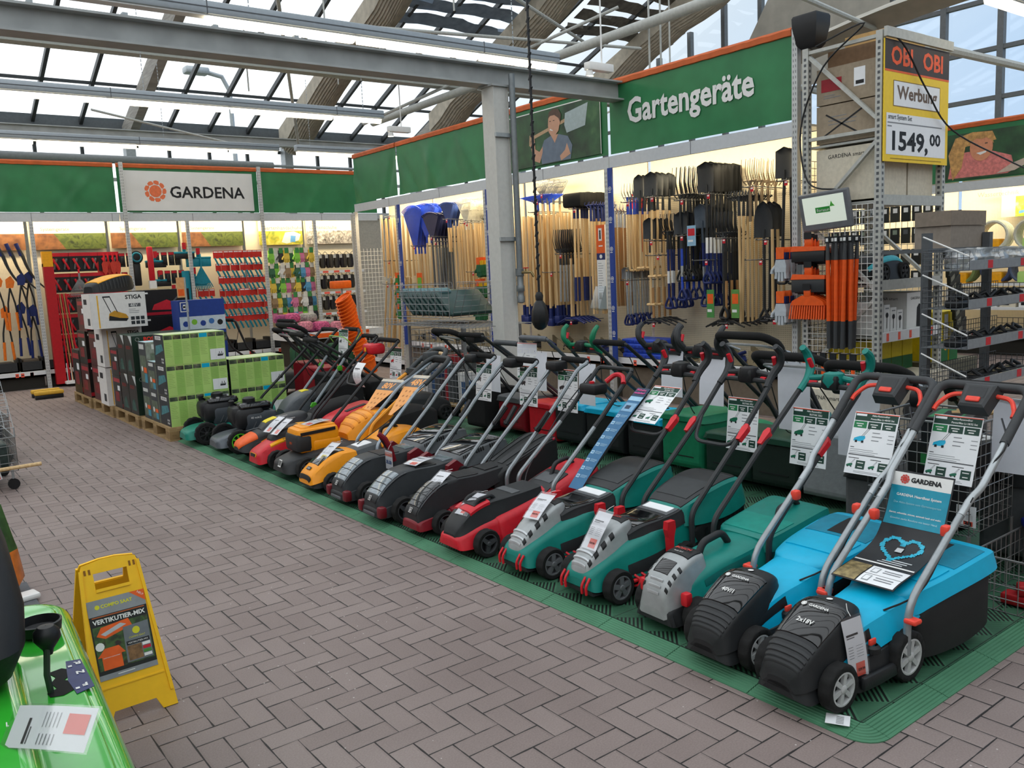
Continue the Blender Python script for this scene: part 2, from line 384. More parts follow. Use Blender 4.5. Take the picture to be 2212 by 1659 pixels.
b = MB(); b.add([(GX1+.06, GY0, 2.2), (GX1+.06, YE, 2.2), (GX1+.06, YE, ZE), (GX1+.06, YR, zr(YR)), (GX1+.06, GY0, zr(GY0))], [(0, 1, 2, 3, 4)], GLS); struct(b, 'window_2')
b = MB(); gx = 4.64-4*3.28; k = 0
while gx+k*.82 < GX1:
    x = gx+k*.82; k += 1
    if x < GX0: continue
    b.bar((x, YE, ZE-.05), (x, YR, zr(YR)-.05), .06, .09, FRM); b.bar((x, YR, zr(YR)-.05), (x, GY0, zr(GY0)-.05), .06, .09, FRM)
    b.box(x-.03, x+.03, YE-.02, YE+.05, 3.0, ZE, FRM)
for y in (17.1, 14.9, 12.4): b.bar((GX0, y, zr(y)-.06), (GX1, y, zr(y)-.06), .05, .05, FRM)
b.box(GX0, GX1, YE-.12, YE+.2, ZE-.13, ZE+.1, M('#5a5f62', .5, .3)); b.box(GX0, GX1, YE-.05, YE+.05, ZE-.42, ZE-.36, FRM); b.box(GX0, GX1, YE-.05, YE+.05, 3.7, 3.76, FRML)
y = GY0
while y < YE:
    b.box(GX1-.06, GX1+.05, y-.05, y+.05, 2.2, zr(y)-.05, M('#6d7072', .5, .2)); y += .95
for z in (2.25, 2.9, 3.5, 4.1, 4.9, 5.7): b.box(GX1-.05, GX1+.05, GY0, min(YE, YE-(z-ZE)/SL), z-.035, z+.035, M('#6d7072', .5, .2))
struct(b, 'trim_1')
# laminated girders under the glass with folded shade curtains beside them
GIR = wood('#a8a49b', '#7f7b74', .7, (3, 3, 30)); SHD = M('#bdb5a5', .85, var=.15, scale=8, bump=.2, bscale=30)
b = MB(); gd = MB()
for k in range(-2, 5):
    x = 4.64+k*3.28
    if x > GX1: continue
    for y0, y1 in ((YE-.1, YR), (GY0, YR)):
        P = [(x, y0, zr(y0)-.28), (x, y1, zr(y1)-.28)]
        gd.bar(P[0], P[1], .16, .36, GIR)
    gd.box(x-.09, x+.09, YE-.3, YE-.06, 3.0, ZE-.1, GALV)
struct(gd, 'beam_girders')
for k, (y0, y1, dx) in {1: (17.9, 7, .1), 2: (16.9, 7, .2), 3: (17.2, 7, .25)}.items():
    x = 4.64+k*3.28-.12; rings = []; m = 22
    for i in range(m+1):
        y = y0+(y1-y0)*i/m; z = zr(y)-.42; sag = .06*math.sin(i*.9+k)+.03*math.sin(i*2.3); ring = []
        for j in range(27):
            t = j/26; px = -.10-dx+(.5+dx)*t; fold = .032*(1 if j % 2 else -1)
            ring.append((x+px, y, z-.1-sag-.22*math.sin(PI*t)*(.6+dx)+fold))
        ring += [(x+.3, y, z+.2), (x-.1-dx, y, z+.2)]
        rings.append(ring)
    b.loft(rings, SHD, smooth=False)
struct(b, 'trim_2')
# steel beam on a column, with a lower purlin behind it
STL = M('#a8abaa', .5, .15, var=.12, scale=5); COLM = M('#c9c9c4', .55, var=.04)
b = MB(); zb = 3.48; yb = 7.3
def ibeam(b, x0, x1, y, z0, h, w, m): b.box(x0, x1, y-w/2, y+w/2, z0, z0+.018, m); b.box(x0, x1, y-w/2, y+w/2, z0+h-.018, z0+h, m); b.box(x0, x1, y-.008, y+.008, z0+.018, z0+h-.018, m)
ibeam(b, -8.5, 9.5, yb, zb, .21, .2, STL)
for x in (-.6, 0, .6, 1.25, 1.9, 2.6, 3.3): b.box(x-.02, x+.02, yb-.08, yb-.02, zb+.21, zb+.235, GALV)
struct(b, 'beam_steel')
b = MB(); ibeam(b, -8.5, 12.5, 11.9, 4.55, .3, .2, M('#a5a79f', .6, .2)); ibeam(b, -8.5, 12.5, 16.9, 4.28, .16, .14, STL); b.tube([(-8.5, 17.4, 4.02), (7.2, 17.4, 3.96)], .075, M('#8f9394', .7, .1), 12); b.tube([(7.2, 17.4, 3.96), (13, 17.4, 3.94)], .03, GALV, 8)
struct(b, 'beam_purlins')
b = MB(); xc, yc = 5.44, 7.25
b.box(xc-.09, xc+.09, yc-.09, yc+.09, 0, zb, COLM); b.box(xc-.096, xc-.084, yc-.1, yc+.1, 0, zb, COLM); b.box(xc+.084, xc+.096, yc-.1, yc+.1, 0, zb, COLM); b.box(xc-.12, xc+.12, yc-.12, yc+.12, zb-.02, zb, STL)
for z in (1.93, 2.98): b.box(xc-.1, xc+.15, yc-.125, yc-.095, z-.02, z+.02, GALV)
struct(b, 'pillar')
# water standpipe on the column, pipes and struts in the roof
PIP = M('#7d8385', .45, .5); PIPW = M('#b8bab5', .6, .1)
p = thing('standpipe', 'galvanised water pipe with brass tap strapped to the steel column', 'pipe', (xc+.1, yc-.16, 1.28))
b = MB(); b.tube([(0, 0, 0), (0, 0, 2.3)], .032, PIP, 12); b.build('pipe', p)
b = MB(); b.lathe([(.02, -.02), (.04, -.01), (.04, .05), (.034, .06), (.034, .1), (.042, .11), (.042, .16), (.034, .17), (.034, .26), (.044, .27), (.044, .34), (.02, .35)], PIP, 12); b.build('coupling', p)
BRS = M('#8c7b55', .4, .8)
b = MB(); b.tube([(0, -.02, .3), (.0, -.1, .3), (.03, -.15, .3), (.05, -.17, .25)], .014, BRS, 8); b.tube([(.0, -.1, .3), (.0, -.1, .34)], .008, BRS, 6); b.box(-.03, .03, -.11, -.09, .34, .35, RED); b.build('tap', p)
b = MB()
b.tube([(7.96, 14.4, 4.4), (7.7, 4, 4.42)], .062, PIPW, 12)
for a, c, r in (((4.0, 9.2, 4.9), (7.4, 16.5, 4.3), .025), ((2.5, 13, 5.0), (4.4, 12.2, 4.9), .02), ((5.5, 8.5, 5.3), (12, 13, 6.0), .03), ((7, 13, 4.1), (9.5, 9.5, 5.4), .025), ((6, 10.5, 4.9), (11, 10.5, 5.2), .025),
                ((8, 9, 5.2), (14, 9.5, 6.2), .03), ((7, 5.5, 4.4), (15, 8, 5.2), .035), ((9, 4.6, 3.7), (15.4, 5.2, 4.0), .05), ((9.2, 7, 3.9), (15.4, 9, 4.4), .05), ((3.4, 15.5, 4.5), (6.2, 16.5, 4.2), .02)):
    b.tube([a, c], r, PIPW, 8)
for x, y, z0, z1 in ((4.9, 12.5, 4.36, 5.4), (5.05, 10.2, 4.45, 5.6), (6.4, 9.3, 4.87, 6.2), (6.4, 6.9, 4.97, 7), (6.6, 13, 4.7, 5.5), (7.9, 7.4, 3.7, 6.8), (8.1, 7.4, 3.7, 6.8), (9.6, 8.6, 3.8, 7)): b.tube([(x, y, z0), (x, y, z1)], .012, PIPW, 6)
struct(b, 'trim_3')
b = MB(); SC = M('#7f8ea0', .9, var=.2, scale=6)   # gathered sun screens lying below the panes
for x0, x1, y0, y1, mm in ((8.2, 11.0, 12.3, 14.5, SC), (5.0, 7.7, 12.0, 13.4, SC), (12.2, 15.4, 12.0, 14.0, M('#6b6862', .9, var=.3, scale=9))):
    for s in range(5):
        ya = y0+(y1-y0)*s/5; rr = []
        for i in range(15):
            x = x0+(x1-x0)*i/14; q = .05*math.sin(i*1.7+s)+.1*math.sin(i*.5+s*2)
            rr.append([(x, ya+q, zr(ya)-.1), (x, ya+.13+.06*math.sin(i*.9+s), zr(ya)-.16), (x, ya+.3+q*.6, zr(ya+.3)-.1)])
        b.loft(rr, mm, cap=False, closed=False)
struct(b, 'trim_4')
b = MB(); BL = M('#b0aca2', .9, var=.1, scale=4)   # grey blinds on the gable and under the slope at its foot
b.add([(GX1-.1, 8.6, 4.95), (GX1-.1, 12.5, 4.95), (GX1-.1, 11.0, zr(11.0)-.5), (GX1-.1, 8.6, zr(8.6)-.5)], [(0, 1, 2, 3)], BL)
rr = []
for i in range(13):
    y = 5.4+i*.6; rr.append([(11.9+.9*t, y, 5.05+.18*math.sin(PI*t)+.05*math.sin(i*.8)-.05*i) for t in (0, .25, .5, .75, 1)])
b.loft(rr, BL, cap=False, closed=False); struct(b, 'trim_5')
# lamps: long trunking runs; an added glowing bar stands for tubes and lit reflector
LMP = emit('#fff3d6', 4.5); LMW = emit('#ffe9bd', 14.); TRK = M('#a6adb2', .4, .35, var=.04)
def lamp_run(x0, x1, y, z, lit, label, joint=2.95):
    t = thing('strip_lamp', label, 'lamp', (x0, y, z), 0, 'trunking lamps under the glass roof'); L = x1-x0
    b = MB(); b.rbox(0, L, -.075, .075, 0, .11, .012, TRK)
    for k in range(1, int(L/joint)+1): b.box(k*joint-.004, k*joint+.004, -.077, .077, -.001, .112, GRY)
    b.box(0, L, -.078, -.07, .05, .06, GRY); b.build('trunking', t)
    b = MB(); b.box(.02, L-.02, -.055, .055, -.012, 0, WHT); b.build('reflector', t)
    k = 0; GLW = LMP
    while k*1.47 < L-.3:
        if lit is None or k*1.47+.75 > L-lit:
            a = k*1.47+.03; e = min(a+1.41, L-.04); b = MB()
            b.loft([[(x, -.055, -.014), (x, .055, -.014), (x, .045, -.062), (x, .0, -.07), (x, -.045, -.062)] for x in (a, e)], GLW)
            b.build('reflector_glow', t)  # emissive bar made up to carry the brightness of the lit reflector
        k += 1
    b = MB()
    for k in range(int(L/3)+1):
        for i in range(24): b.box(k*3+.3-.004, k*3+.3+.004, -.004, .004, .11+i*.05, .145+i*.05, GALV)
    b.build('hanging_chain', t)
    return t
lamp_run(-3.2, 6.72, 7.75, 3.93, 3.4, 'grey trunking lamp above the steel beam, lit near its end')
lamp_run(-3.2, 6.4, 11.3, 3.87, None, 'long trunking lamp of the second run behind the steel beam')
lamp_run(-2, 6.25, 14.8, 3.87, None, 'far trunking lamp just above the green banners of the end wall')
lamp_run(8.1, 12, 3.6, 3.79, None, 'bright trunking lamp over the high pallet rack')
lamp_run(6.75, 9.4, 15.2, 3.95, None, 'short white lamp behind the corner of the green banners')
# ---------------------------------------------------------------- banners, shelving backs
BNG = M('#2f7a4b', .45, var=.14, scale=3); BNO = M('#c9622f', .6, var=.1, scale=9); BND = picture('dark garden print', [(0.3, '#16261b'), (.62, '#2f5a35'), (.8, '#57804f')], 3, 4)
FASC = M('#c9cdd0', .5, .1, var=.03); CREAM = M('#d8cdb4', .7, var=.03); POST = M('#c4c6c5', .45, .3); POSTB = M('#24408e', .5)
def banner(label, T, w, h, seed, mat=None, stripe=True, wr=.012):
    """printed cloth w x h, T: origin at lower left, x along, y up, z towards the viewer"""
    r = random.Random(seed); t = thing('fabric_banner', label, 'banner', T.to_translation()); Tl = T.copy(); Tl.translation = (0, 0, 0)
    nx, nyy = 40, 14; fo = [(r.uniform(0, w), r.uniform(-1, 1), r.uniform(.05, .13), r.uniform(-1, 1)) for _ in range(9)]
    def dz(x, y): return sum(a*wr*math.exp(-((x-c-k*y)/s)**2) for c, a, s, k in fo)*min(1, (h-y)/h*2.2)
    b = MB(); b.T = Tl; P = [(w*i/nx, h*j/nyy, dz(w*i/nx, h*j/nyy)) for j in range(nyy+1) for i in range(nx+1)]
    b.add(P, [(j*(nx+1)+i, j*(nx+1)+i+1, (j+1)*(nx+1)+i+1, (j+1)*(nx+1)+i) for j in range(nyy) for i in range(nx)], mat or BNG, True); b.build('cloth', t)
    if stripe:
        b = MB(); b.T = Tl; rings = []
        for i in range(31):
            x = w*i/30; q = .004*math.sin(i*2.1+seed)
            rings.append([(x, h-.065+q, .006), (x, h-.06, .018+q), (x, h-.01+q, .022), (x, h+.012, .006), (x, h+.005, -.02), (x, h-.05, -.006)])
        b.loft(rings, BNO); b.build('hem_stripe', t)
    return t, Tl
GX = 7.25
def gT(y, z, x=GX): return frame((x, y, z), (0, -1, 0), (0, 0, 1))
def wT(x, z, y=16.1): return frame((x, y, z), (1, 0, 0), (0, 0, 1))
GB = [13.95, 12.42, 9.93, 7.46, 4.97]
banner('plain green banner at the corner above the broom sticks', gT(13.93, 2.9), 1.49, .83, 1, wr=.022)
banner('plain wrinkled green banner above the leaf rakes', gT(12.40, 2.9), 2.45, .83, 2, wr=.028)
t, T = banner('green banner printed with a man shouldering a spade', gT(9.91, 2.9), 2.43, .83, 3, wr=.006)
# printed picture of a man carrying a spade
SKN = M('#c79a80', .6, var=.04); HAIR = M('#5b4a40', .7); SHRT = M('#6f7c8c', .7, var=.1, scale=12); BLD = M('#a3b3b6', .5)
b = MB(); b.T = T; I = Matrix()
b.rect(I, .1, 2.32, .03, .71, BND, .016); b.rect(I, .09, 2.33, .7, .712, WHT, .017); b.rect(I, .09, .1, .03, .71, WHT, .017); b.rect(I, 2.32, 2.33, .03, .71, WHT, .017)
def pl(pts, m, z): b.poly(pts, I, m, z)
pl([(.98, .4), (1.0, .36), (1.72, .5), (1.71, .54)], M('#b79a7a', .6), .018); pl([(1.68, .46), (1.7, .6), (2.12, .66), (2.06, .4), (1.72, .36)], BLD, .019); pl([(.97, .3), (.985, .43), (1.01, .43), (1.0, .29)], M('#b79a7a', .6), .0185)
pl([(1.22, .04), (1.2, .2), (1.28, .33), (1.42, .37), (1.56, .37), (1.74, .32), (1.82, .2), (1.78, .04)], SHRT, .02); pl([(1.42, .37), (1.49, .27), (1.56, .37)], SKN, .021)
pl([(1.24, .18), (1.18, .06), (1.06, .1), (1.0, .3), (1.03, .38), (1.09, .37), (1.1, .24), (1.18, .2), (1.25, .26)], SKN, .021); pl([(1.72, .24), (1.78, .1), (1.6, .04), (1.58, .1), (1.68, .16)], SKN, .0215)
pl([(1.37, .5), (1.38, .42), (1.42, .37), (1.5, .36), (1.57, .41), (1.6, .5), (1.59, .6), (1.52, .64), (1.42, .63), (1.38, .58)], SKN, .022)
pl([(1.37, .58), (1.4, .66), (1.48, .69), (1.58, .67), (1.63, .6), (1.61, .5), (1.58, .56), (1.5, .61), (1.42, .61)], HAIR, .023); pl([(1.4, .44), (1.46, .42), (1.46, .43), (1.41, .455)], WHT, .023); pl([(1.4, .54), (1.43, .54), (1.43, .55), (1.4, .55)], HAIR, .023); pl([(1.47, .54), (1.5, .54), (1.5, .55), (1.47, .55)], HAIR, .023)
o = b.build('printed_picture', t); o['label'] = 'photo print of a man with a spade'
t, T = banner('green banner lettered for garden tools beside the high rack', gT(7.44, 2.9), 2.46, .83, 4, wr=.005)
b = MB(); b.T = T; b.text('Gartengeräte', I, WHT, h=.37, w=1.74, x=1.17, y=.4, z=.012, bold=.026); b.build('lettering', t)
banner('plain green banner at the outer end of the rear wall', wT(1.25, 2.9), 2.52, .83, 5, wr=.03)
banner('plain green banner of the rear wall behind the corner', wT(6.36, 2.9), 2.5, .83, 6, wr=.032)
def logo(b, T, x, y, r, m1, m2, z=.001):
    b.disc(T, r*.56, m1, 20, z, x, y)
    for k in range(9):
        a = k*2*PI/9
        pts = [(r*.62, -.26), (r*.74, -.36), (r*.97, -.2), (r*1.0, .05), (r*.95, .28), (r*.74, .34), (r*.64, .12)]
        b.poly([(x+d*math.cos(a+q), y+d*math.sin(a+q)) for d, q in pts], T, m1, z)
t, T = banner('green banner carrying a white panel with the orange flower logo', wT(3.82, 2.9), 2.5, .83, 7, wr=.006)
b = MB(); b.T = T; b.rect(I, .1, 2.4, .03, .72, M('#e2e2e0', .45, var=.03, scale=4), .016); logo(b, I, .62, .37, .19, M('#e8764a', .5), WHT, .018); b.text('GARDENA', I, INK, h=.21, w=1.36, x=1.55, y=.36, z=.018, bold=.02); o = b.build('logo_panel', t); o['label'] = 'white printed panel with logo and lettering'
# white fascia strips with warm tubes behind them
def fascia(label, T, w, h=.135, dep=.6):
    t = thing('lit_fascia', label, 'light fascia', T.to_translation()); Tl = T.copy(); Tl.translation = (0, 0, 0)
    b = MB(); b.T = Tl; b.box(0, w, 0, h, -.02, .012, FASC)
    for k in range(1, int(w/1.24)+1):
        if k*1.24 < w-.1: b.box(k*1.24-.003, k*1.24+.003, 0, h, .012, .0135, GRY)
    b.box(0, w, h-.02, h, -dep, -.02, FASC); b.build('fascia_panel', t)
    b = MB(); b.T = Tl; b.tube([(.05, .07, -.09), (w-.05, .07, -.09)], .018, LMW, 8); b.build('tube', t)
    ld = bpy.data.lights.new('fascia tube light', 'AREA'); ld.shape = 'RECTANGLE'; ld.size = w-.1; ld.size_y = .1; ld.energy = 11*w; ld.color = (1, .83, .55)
    lo = bpy.data.objects.new('tube_light', ld); col.objects.link(lo); lo.parent = t
    d = Tl @ V((0, -.75, -.66)); x = Tl @ V((1, 0, 0)); z = -d.normalized(); y = z.cross(x)
    p = Tl @ V((w/2, .045, -.1)); lo.matrix_local = Matrix(((x[0], y[0], z[0], p[0]), (x[1], y[1], z[1], p[1]), (x[2], y[2], z[2], p[2]), (0, 0, 0, 1)))
fascia('pale strip below the corner banner of the tool wall', gT(13.97, 2.745), 1.53)
fascia('pale strip below the plain wrinkled banner of the tool wall', gT(12.42, 2.745), 2.48)
fascia('pale strip below the picture of the man with the spade', gT(9.93, 2.745), 2.46)
fascia('pale strip below the lettered banner of the tool wall', gT(7.46, 2.745), 2.5)
fascia('pale strip on the rear wall below its first plain banner', wT(1.2, 2.745), 2.6, .135, .36)
fascia('pale strip on the rear wall below the white logo panel', wT(3.81, 2.745), 2.53, .135, .36)
fascia('pale strip on the rear wall where it meets the tool wall', wT(6.35, 2.745), 2.5, .135, .36)
# bays: back panel, base shelf with price rail, perforated posts
PEG = CREAM.copy(); PEG.name = 'perforated back panel'
def _peg():
    t = PEG.node_tree; b = t.nodes['Principled BSDF']; k = NT(t); g = t.nodes.new('ShaderNodeTexCoord'); sp = t.nodes.new('ShaderNodeSeparateXYZ'); t.links.new(g.outputs['Object'], sp.inputs[0])
    h = k.m('ADD', sp.outputs[0], sp.outputs[1]); q = k.m('MULTIPLY', k.m('GREATER_THAN', k.m('FRACT', k.m('MULTIPLY', h, 45.)), .66), k.m('GREATER_THAN', k.m('FRACT', k.m('MULTIPLY', sp.outputs[2], 45.)), .66))
    src = b.inputs['Base Color'].links[0].from_socket; mx = t.nodes.new('ShaderNodeMix'); mx.data_type = 'RGBA'; t.links.new(q, mx.inputs['Factor']); t.links.new(src, mx.inputs['A']); mx.inputs['B'].default_value = lin('#8d8470'); t.links.new(mx.outputs['Result'], b.inputs['Base Color'])
_peg()
RAIL = M('#dfe1e2', .5, var=.02)
def bay(label, T, w, depth, hbase, hb=.0, redtags=4, seed=0, ptop=2.86):
    """T: origin at floor, front left corner; x along, y up, z towards viewer"""
    r = random.Random(seed); t = thing('shelf_bay', label, 'shelving', T.to_translation()); Tl = T.copy(); Tl.translation = (0, 0, 0)
    b = MB(); b.T = Tl; b.box(.02, w-.02, hbase-.05, ptop, -depth-.02, -depth, PEG); b.box(.02, w-.02, ptop-.35, ptop, -depth, -depth+.002, CREAM); b.build('back_panel', t)
    b = MB(); b.T = Tl; b.box(0, w, hbase-.1, hbase-.07, -depth, 0, LGR); b.box(0, w, hbase-.1, hbase, -.012, 0, RAIL)
    for k in range(redtags): q = r.uniform(.15, w-.15); b.rect(I, q, q+.05, hbase-.085, hbase-.02, PRC, .001); b.rect(I, q+.008, q+.042, hbase-.06, hbase-.045, INK, .0015)
    b.build('base_shelf', t)
    b = MB(); b.T = Tl; b.box(.03, w-.03, 0, hbase-.1, -depth+.05, -.06, WDK if hb else M('#26241f', .7)); b.build('plinth', t)
    return t
YB = [13.95, 12.40, 9.92, 7.45, 4.98]
for i, n in enumerate(('corner bay of the tool wall holding broom sticks', 'tool wall bay with leaf rakes behind the wire table', 'tool wall bay with brush heads and long ash handles behind the column', 'tool wall bay with spades and forks below the big lettering')):
    bay('white perforated ' + n, gT(YB[i], 0), YB[i]-YB[i+1]-.02, .66, .5 if i else .16, i > 0, 6 if i else 0, i)
def post(label, T, h, blue=True, grp=None, d=.06, face=.05):
    t = thing('shelf_post', label, 'post', T.to_translation(), 0, grp); Tl = T.copy(); Tl.translation = (0, 0, 0)
    b = MB(); b.T = Tl; b.box(-.03, .03, 0, h, -d, 0, POST)
    for k in range(int(h/.05)):
        for q in (-.012, .012): b.box(q-.003, q+.003, .02+k*.05, .045+k*.05, .0003, .0006, GRY)
        b.box(-.0306, -.03, .02+k*.05, .045+k*.05, -.04, -.025, GRY)
    b.build('perforated_upright', t)
    if blue:
        b = MB(); b.T = Tl; b.box(.03, .10, .45, h, -.02, .004, POSTB)
        for z in (.8, 1.1, 1.45, 1.8, 2.15, 2.5):
            if z < h-.05:
                Tz = Matrix.Translation((.065, z, .0055)); b.disc(Tz, .026, WHT, 14); b.disc(Tz, .02, POSTB, 14, .001)
                b.rect(Tz, -.014, .014, -.004, .004, WHT, .002); b.rect(Tz, -.004, .004, -.014, .014, WHT, .002); b.rect(Tz, -.02, .02, -.045, -.036, WHT, .0015)
        o = b.build('blue_cover', t); o['label'] = 'blue printed cover strip with white emblems'
    return t
post('white perforated post with blue strip beside the broom sticks', gT(12.42, 0, GX-.066), 2.74)
post('white perforated post with blue strip seen just beside the column', gT(9.94, 0, GX-.066), 2.74)
post('white perforated post with blue strip next to the orange info sign', gT(7.47, 0, GX-.066), 2.74)
post('tall white perforated end post next to the wall screen', gT(4.94, 0, GX-.02), 3.74, False)
post('slim white post at the inner corner of the tool wall', gT(13.9, 0, GX-.066), 2.74, False)
XB = [1.1, 2.4, 3.66, 4.89, 6.12, 7.35, 8.6]
nm = ['with saw blades', 'with red tool packs', 'with black and red gadgets', 'with teal brooms', 'with garden gloves', 'with garden shoes']
for i in range(6): bay('cream rear wall bay ' + nm[i], wT(XB[i], 0, 16.0), XB[i+1]-XB[i]-.02, .5, .3, 0, 4, 20+i)
for i, (x, n) in enumerate(((2.4, 'between the saw blades and the red packs'), (3.87, 'below the gap beside the white logo panel'), (4.9, 'in front of the teal brooms'), (6.31, 'between the red packs and the gloves'), (7.36, 'between the gloves and the shoes'))): post('white perforated post on the rear wall ' + n, wT(x, 0, 15.94), 2.74 if i not in (1, 3) else 3.74, False, d=.05)
# header pictures above the goods of the rear wall
PICS = {'soil': picture('print of warm soil', [(.3, '#4a2a17'), (.6, '#7d5230'), (.8, '#5f4128')], 7), 'herb': picture('print of green herbs', [(.32, '#222b12'), (.5, '#4f5a24'), (.7, '#38441c')], 9, 5, 1.), 'hedge': picture('print of yellow leaves', [(.3, '#5a6c20'), (.55, '#a39a30'), (.75, '#b9b35a')], 8, 4, 1.), 'grey': picture('print of grey twigs', [(.3, '#3a3835'), (.55, '#8f8a84'), (.75, '#cfcac3')], 14, 5, 1.5)}
for x0, x1, s, k in ((1.15, 2.36, '', 'soil'), (2.44, 3.62, 'Systemgeräte', 'herb'), (3.7, 4.85, 'Systemgeräte', 'herb'), (4.93, 6.08, 'Systemgeräte', 'herb'), (6.4, 7.31, 'Gartenhandschuhe', 'hedge'), (7.39, 8.5, 'Gartenschuhe', 'grey')):
    n = {'soil': 'with warm brown blur', 'hedge': 'with yellow leaves above the gloves', 'grey': 'with grey twigs above the shoes'}.get(k) or {2.44: 'with herbs above the red packs', 3.7: 'with herbs above the black gadgets', 4.93: 'with herbs above the teal brooms'}[x0]
    t = thing('header_sign', 'printed header board ' + n, 'sign', (x0, 16.44, 2.3)); b = MB(); T = wT(0, 0, 0); b.T = T; w = x1-x0
    b.box(0, w, 0, .5, -.01, 0, CREAM); b.rect(I, 0, w, .0, .27, PICS[k], .002)
    if k == 'herb': b.poly([(0, 0), (w*.45, 0), (w*.3, .27), (0, .27)], I, PICS['soil'], .003)
    if k == 'hedge':
        b.poly([(w*.5, .05), (w*.62, .02), (w*.9, .08), (w*.96, .2), (w*.8, .26), (w*.6, .24)], I, M('#cfc6b4', .7), .003); b.poly([(w*.7, .05), (w*.82, .05), (w*.84, .17), (w*.72, .18)], I, M('#4b7fae', .6), .004)
    if s: b.text(s, I, M('#6e685c', .6), h=.08, x=.05+.028*len(s), y=.335, z=.003, bold=.02)
    b.build('printed_board', t)
# ---------------------------------------------------------------- lawn mowers
def ring(x, hw, hs, z0, zs, z1, n=5, e=2.7):
    L = [(-hw, z0), (-(hw*.55+hs*.45), z0+(zs-z0)*.55)]
    for k in range(n): a = k/n*PI/2; L.append((-hs*math.cos(a)**(2/e), zs+(z1-zs)*math.sin(a)**(2/e)))
    L.append((0, z1)); L += [(-y, z) for y, z in L[-2::-1]]
    return [(x, y, z) for y, z in L]
SUB = 4
def grid(S, e=2.7): return [ring(*s, e=e) for s in catmull(S, SUB)]
def shell(b, P, m): return b.loft(P, m)
def gpt(P, i, j, off=0.):
    """point and outward normal on a grid at fractional indices"""
    i = max(0, min(len(P)-1.001, i)); j = max(0, min(len(P[0])-1.001, j)); a, c = int(i), int(j); u, v = i-a, j-c
    q = [V(P[a+s][c+t]) for s in (0, 1) for t in (0, 1)]
    p = q[0]*(1-u)*(1-v)+q[1]*(1-u)*v+q[2]*u*(1-v)+q[3]*u*v
    du = (q[2]-q[0])*(1-v)+(q[3]-q[1])*v; dv = (q[1]-q[0])*(1-u)+(q[3]-q[2])*u
    n = du.cross(dv); n = n.normalized() if n.length > 1e-9 else V((0, 0, 1))
    c0 = sum((V(x) for x in P[a]), V())/len(P[a])
    if n.dot(p-c0) < 0: n = -n
    return p+n*off, n
def patch(b, P, i0, i1, j0, j1, off, m, ni=6, nj=6, taper=0., skirt=True):
    """raised panel that follows a body; i in station numbers, j in ring points (7 is the crown)"""
    i0 *= SUB; i1 *= SUB; G = []; jm = (j0+j1)/2
    ii = sorted({i0, i1} | set(range(math.ceil(i0+1e-6), math.floor(i1-1e-6)+1))); jj = sorted({j0, j1} | set(range(math.ceil(j0+1e-6), math.floor(j1-1e-6)+1)))
    if len(ii) < 3: ii = [i0, (i0+i1)/2, i1]
    for a in ii:
        t = (a-i0)/(i1-i0); w = 1-taper*t if taper >= 0 else 1+taper*(1-t)
        G.append([gpt(P, a, jm+(c-jm)*w, off)[0] for c in jj])
    if skirt:
        G = [[r[0]-V((0, 0, off*2))]+r+[r[-1]-V((0, 0, off*2))] for r in G]; G = [[p-V((0, 0, off*2)) for p in G[0]]]+G+[[p-V((0, 0, off*2)) for p in G[-1]]]
    n = len(G[0]); b.add([tuple(p) for r in G for p in r], [(a*n+c, a*n+c+1, (a+1)*n+c+1, (a+1)*n+c) for a in range(len(G)-1) for c in range(n-1)], m, True); return b
def pframe(P, i, j, off=.004):
    """frame on the body: y axis points up the body (towards the rear), x to the right when seen from the front"""
    p, n = gpt(P, i*SUB, j, off); q, _ = gpt(P, i*SUB+.5, j, off); y = (q-p).normalized(); x = y.cross(n).normalized(); return Matrix(((x[0], y[0], n[0], p[0]), (x[1], y[1], n[1], p[1]), (x[2], y[2], n[2], p[2]), (0, 0, 0, 1)))
RIMS = {'grey': M('#6a6d70', .45), 'silver': M('#b9bbbb', .4), 'green': M('#56b82a', .4), 'black': M('#222325', .5), 'dark': M('#45474a', .45)}
WC = {}
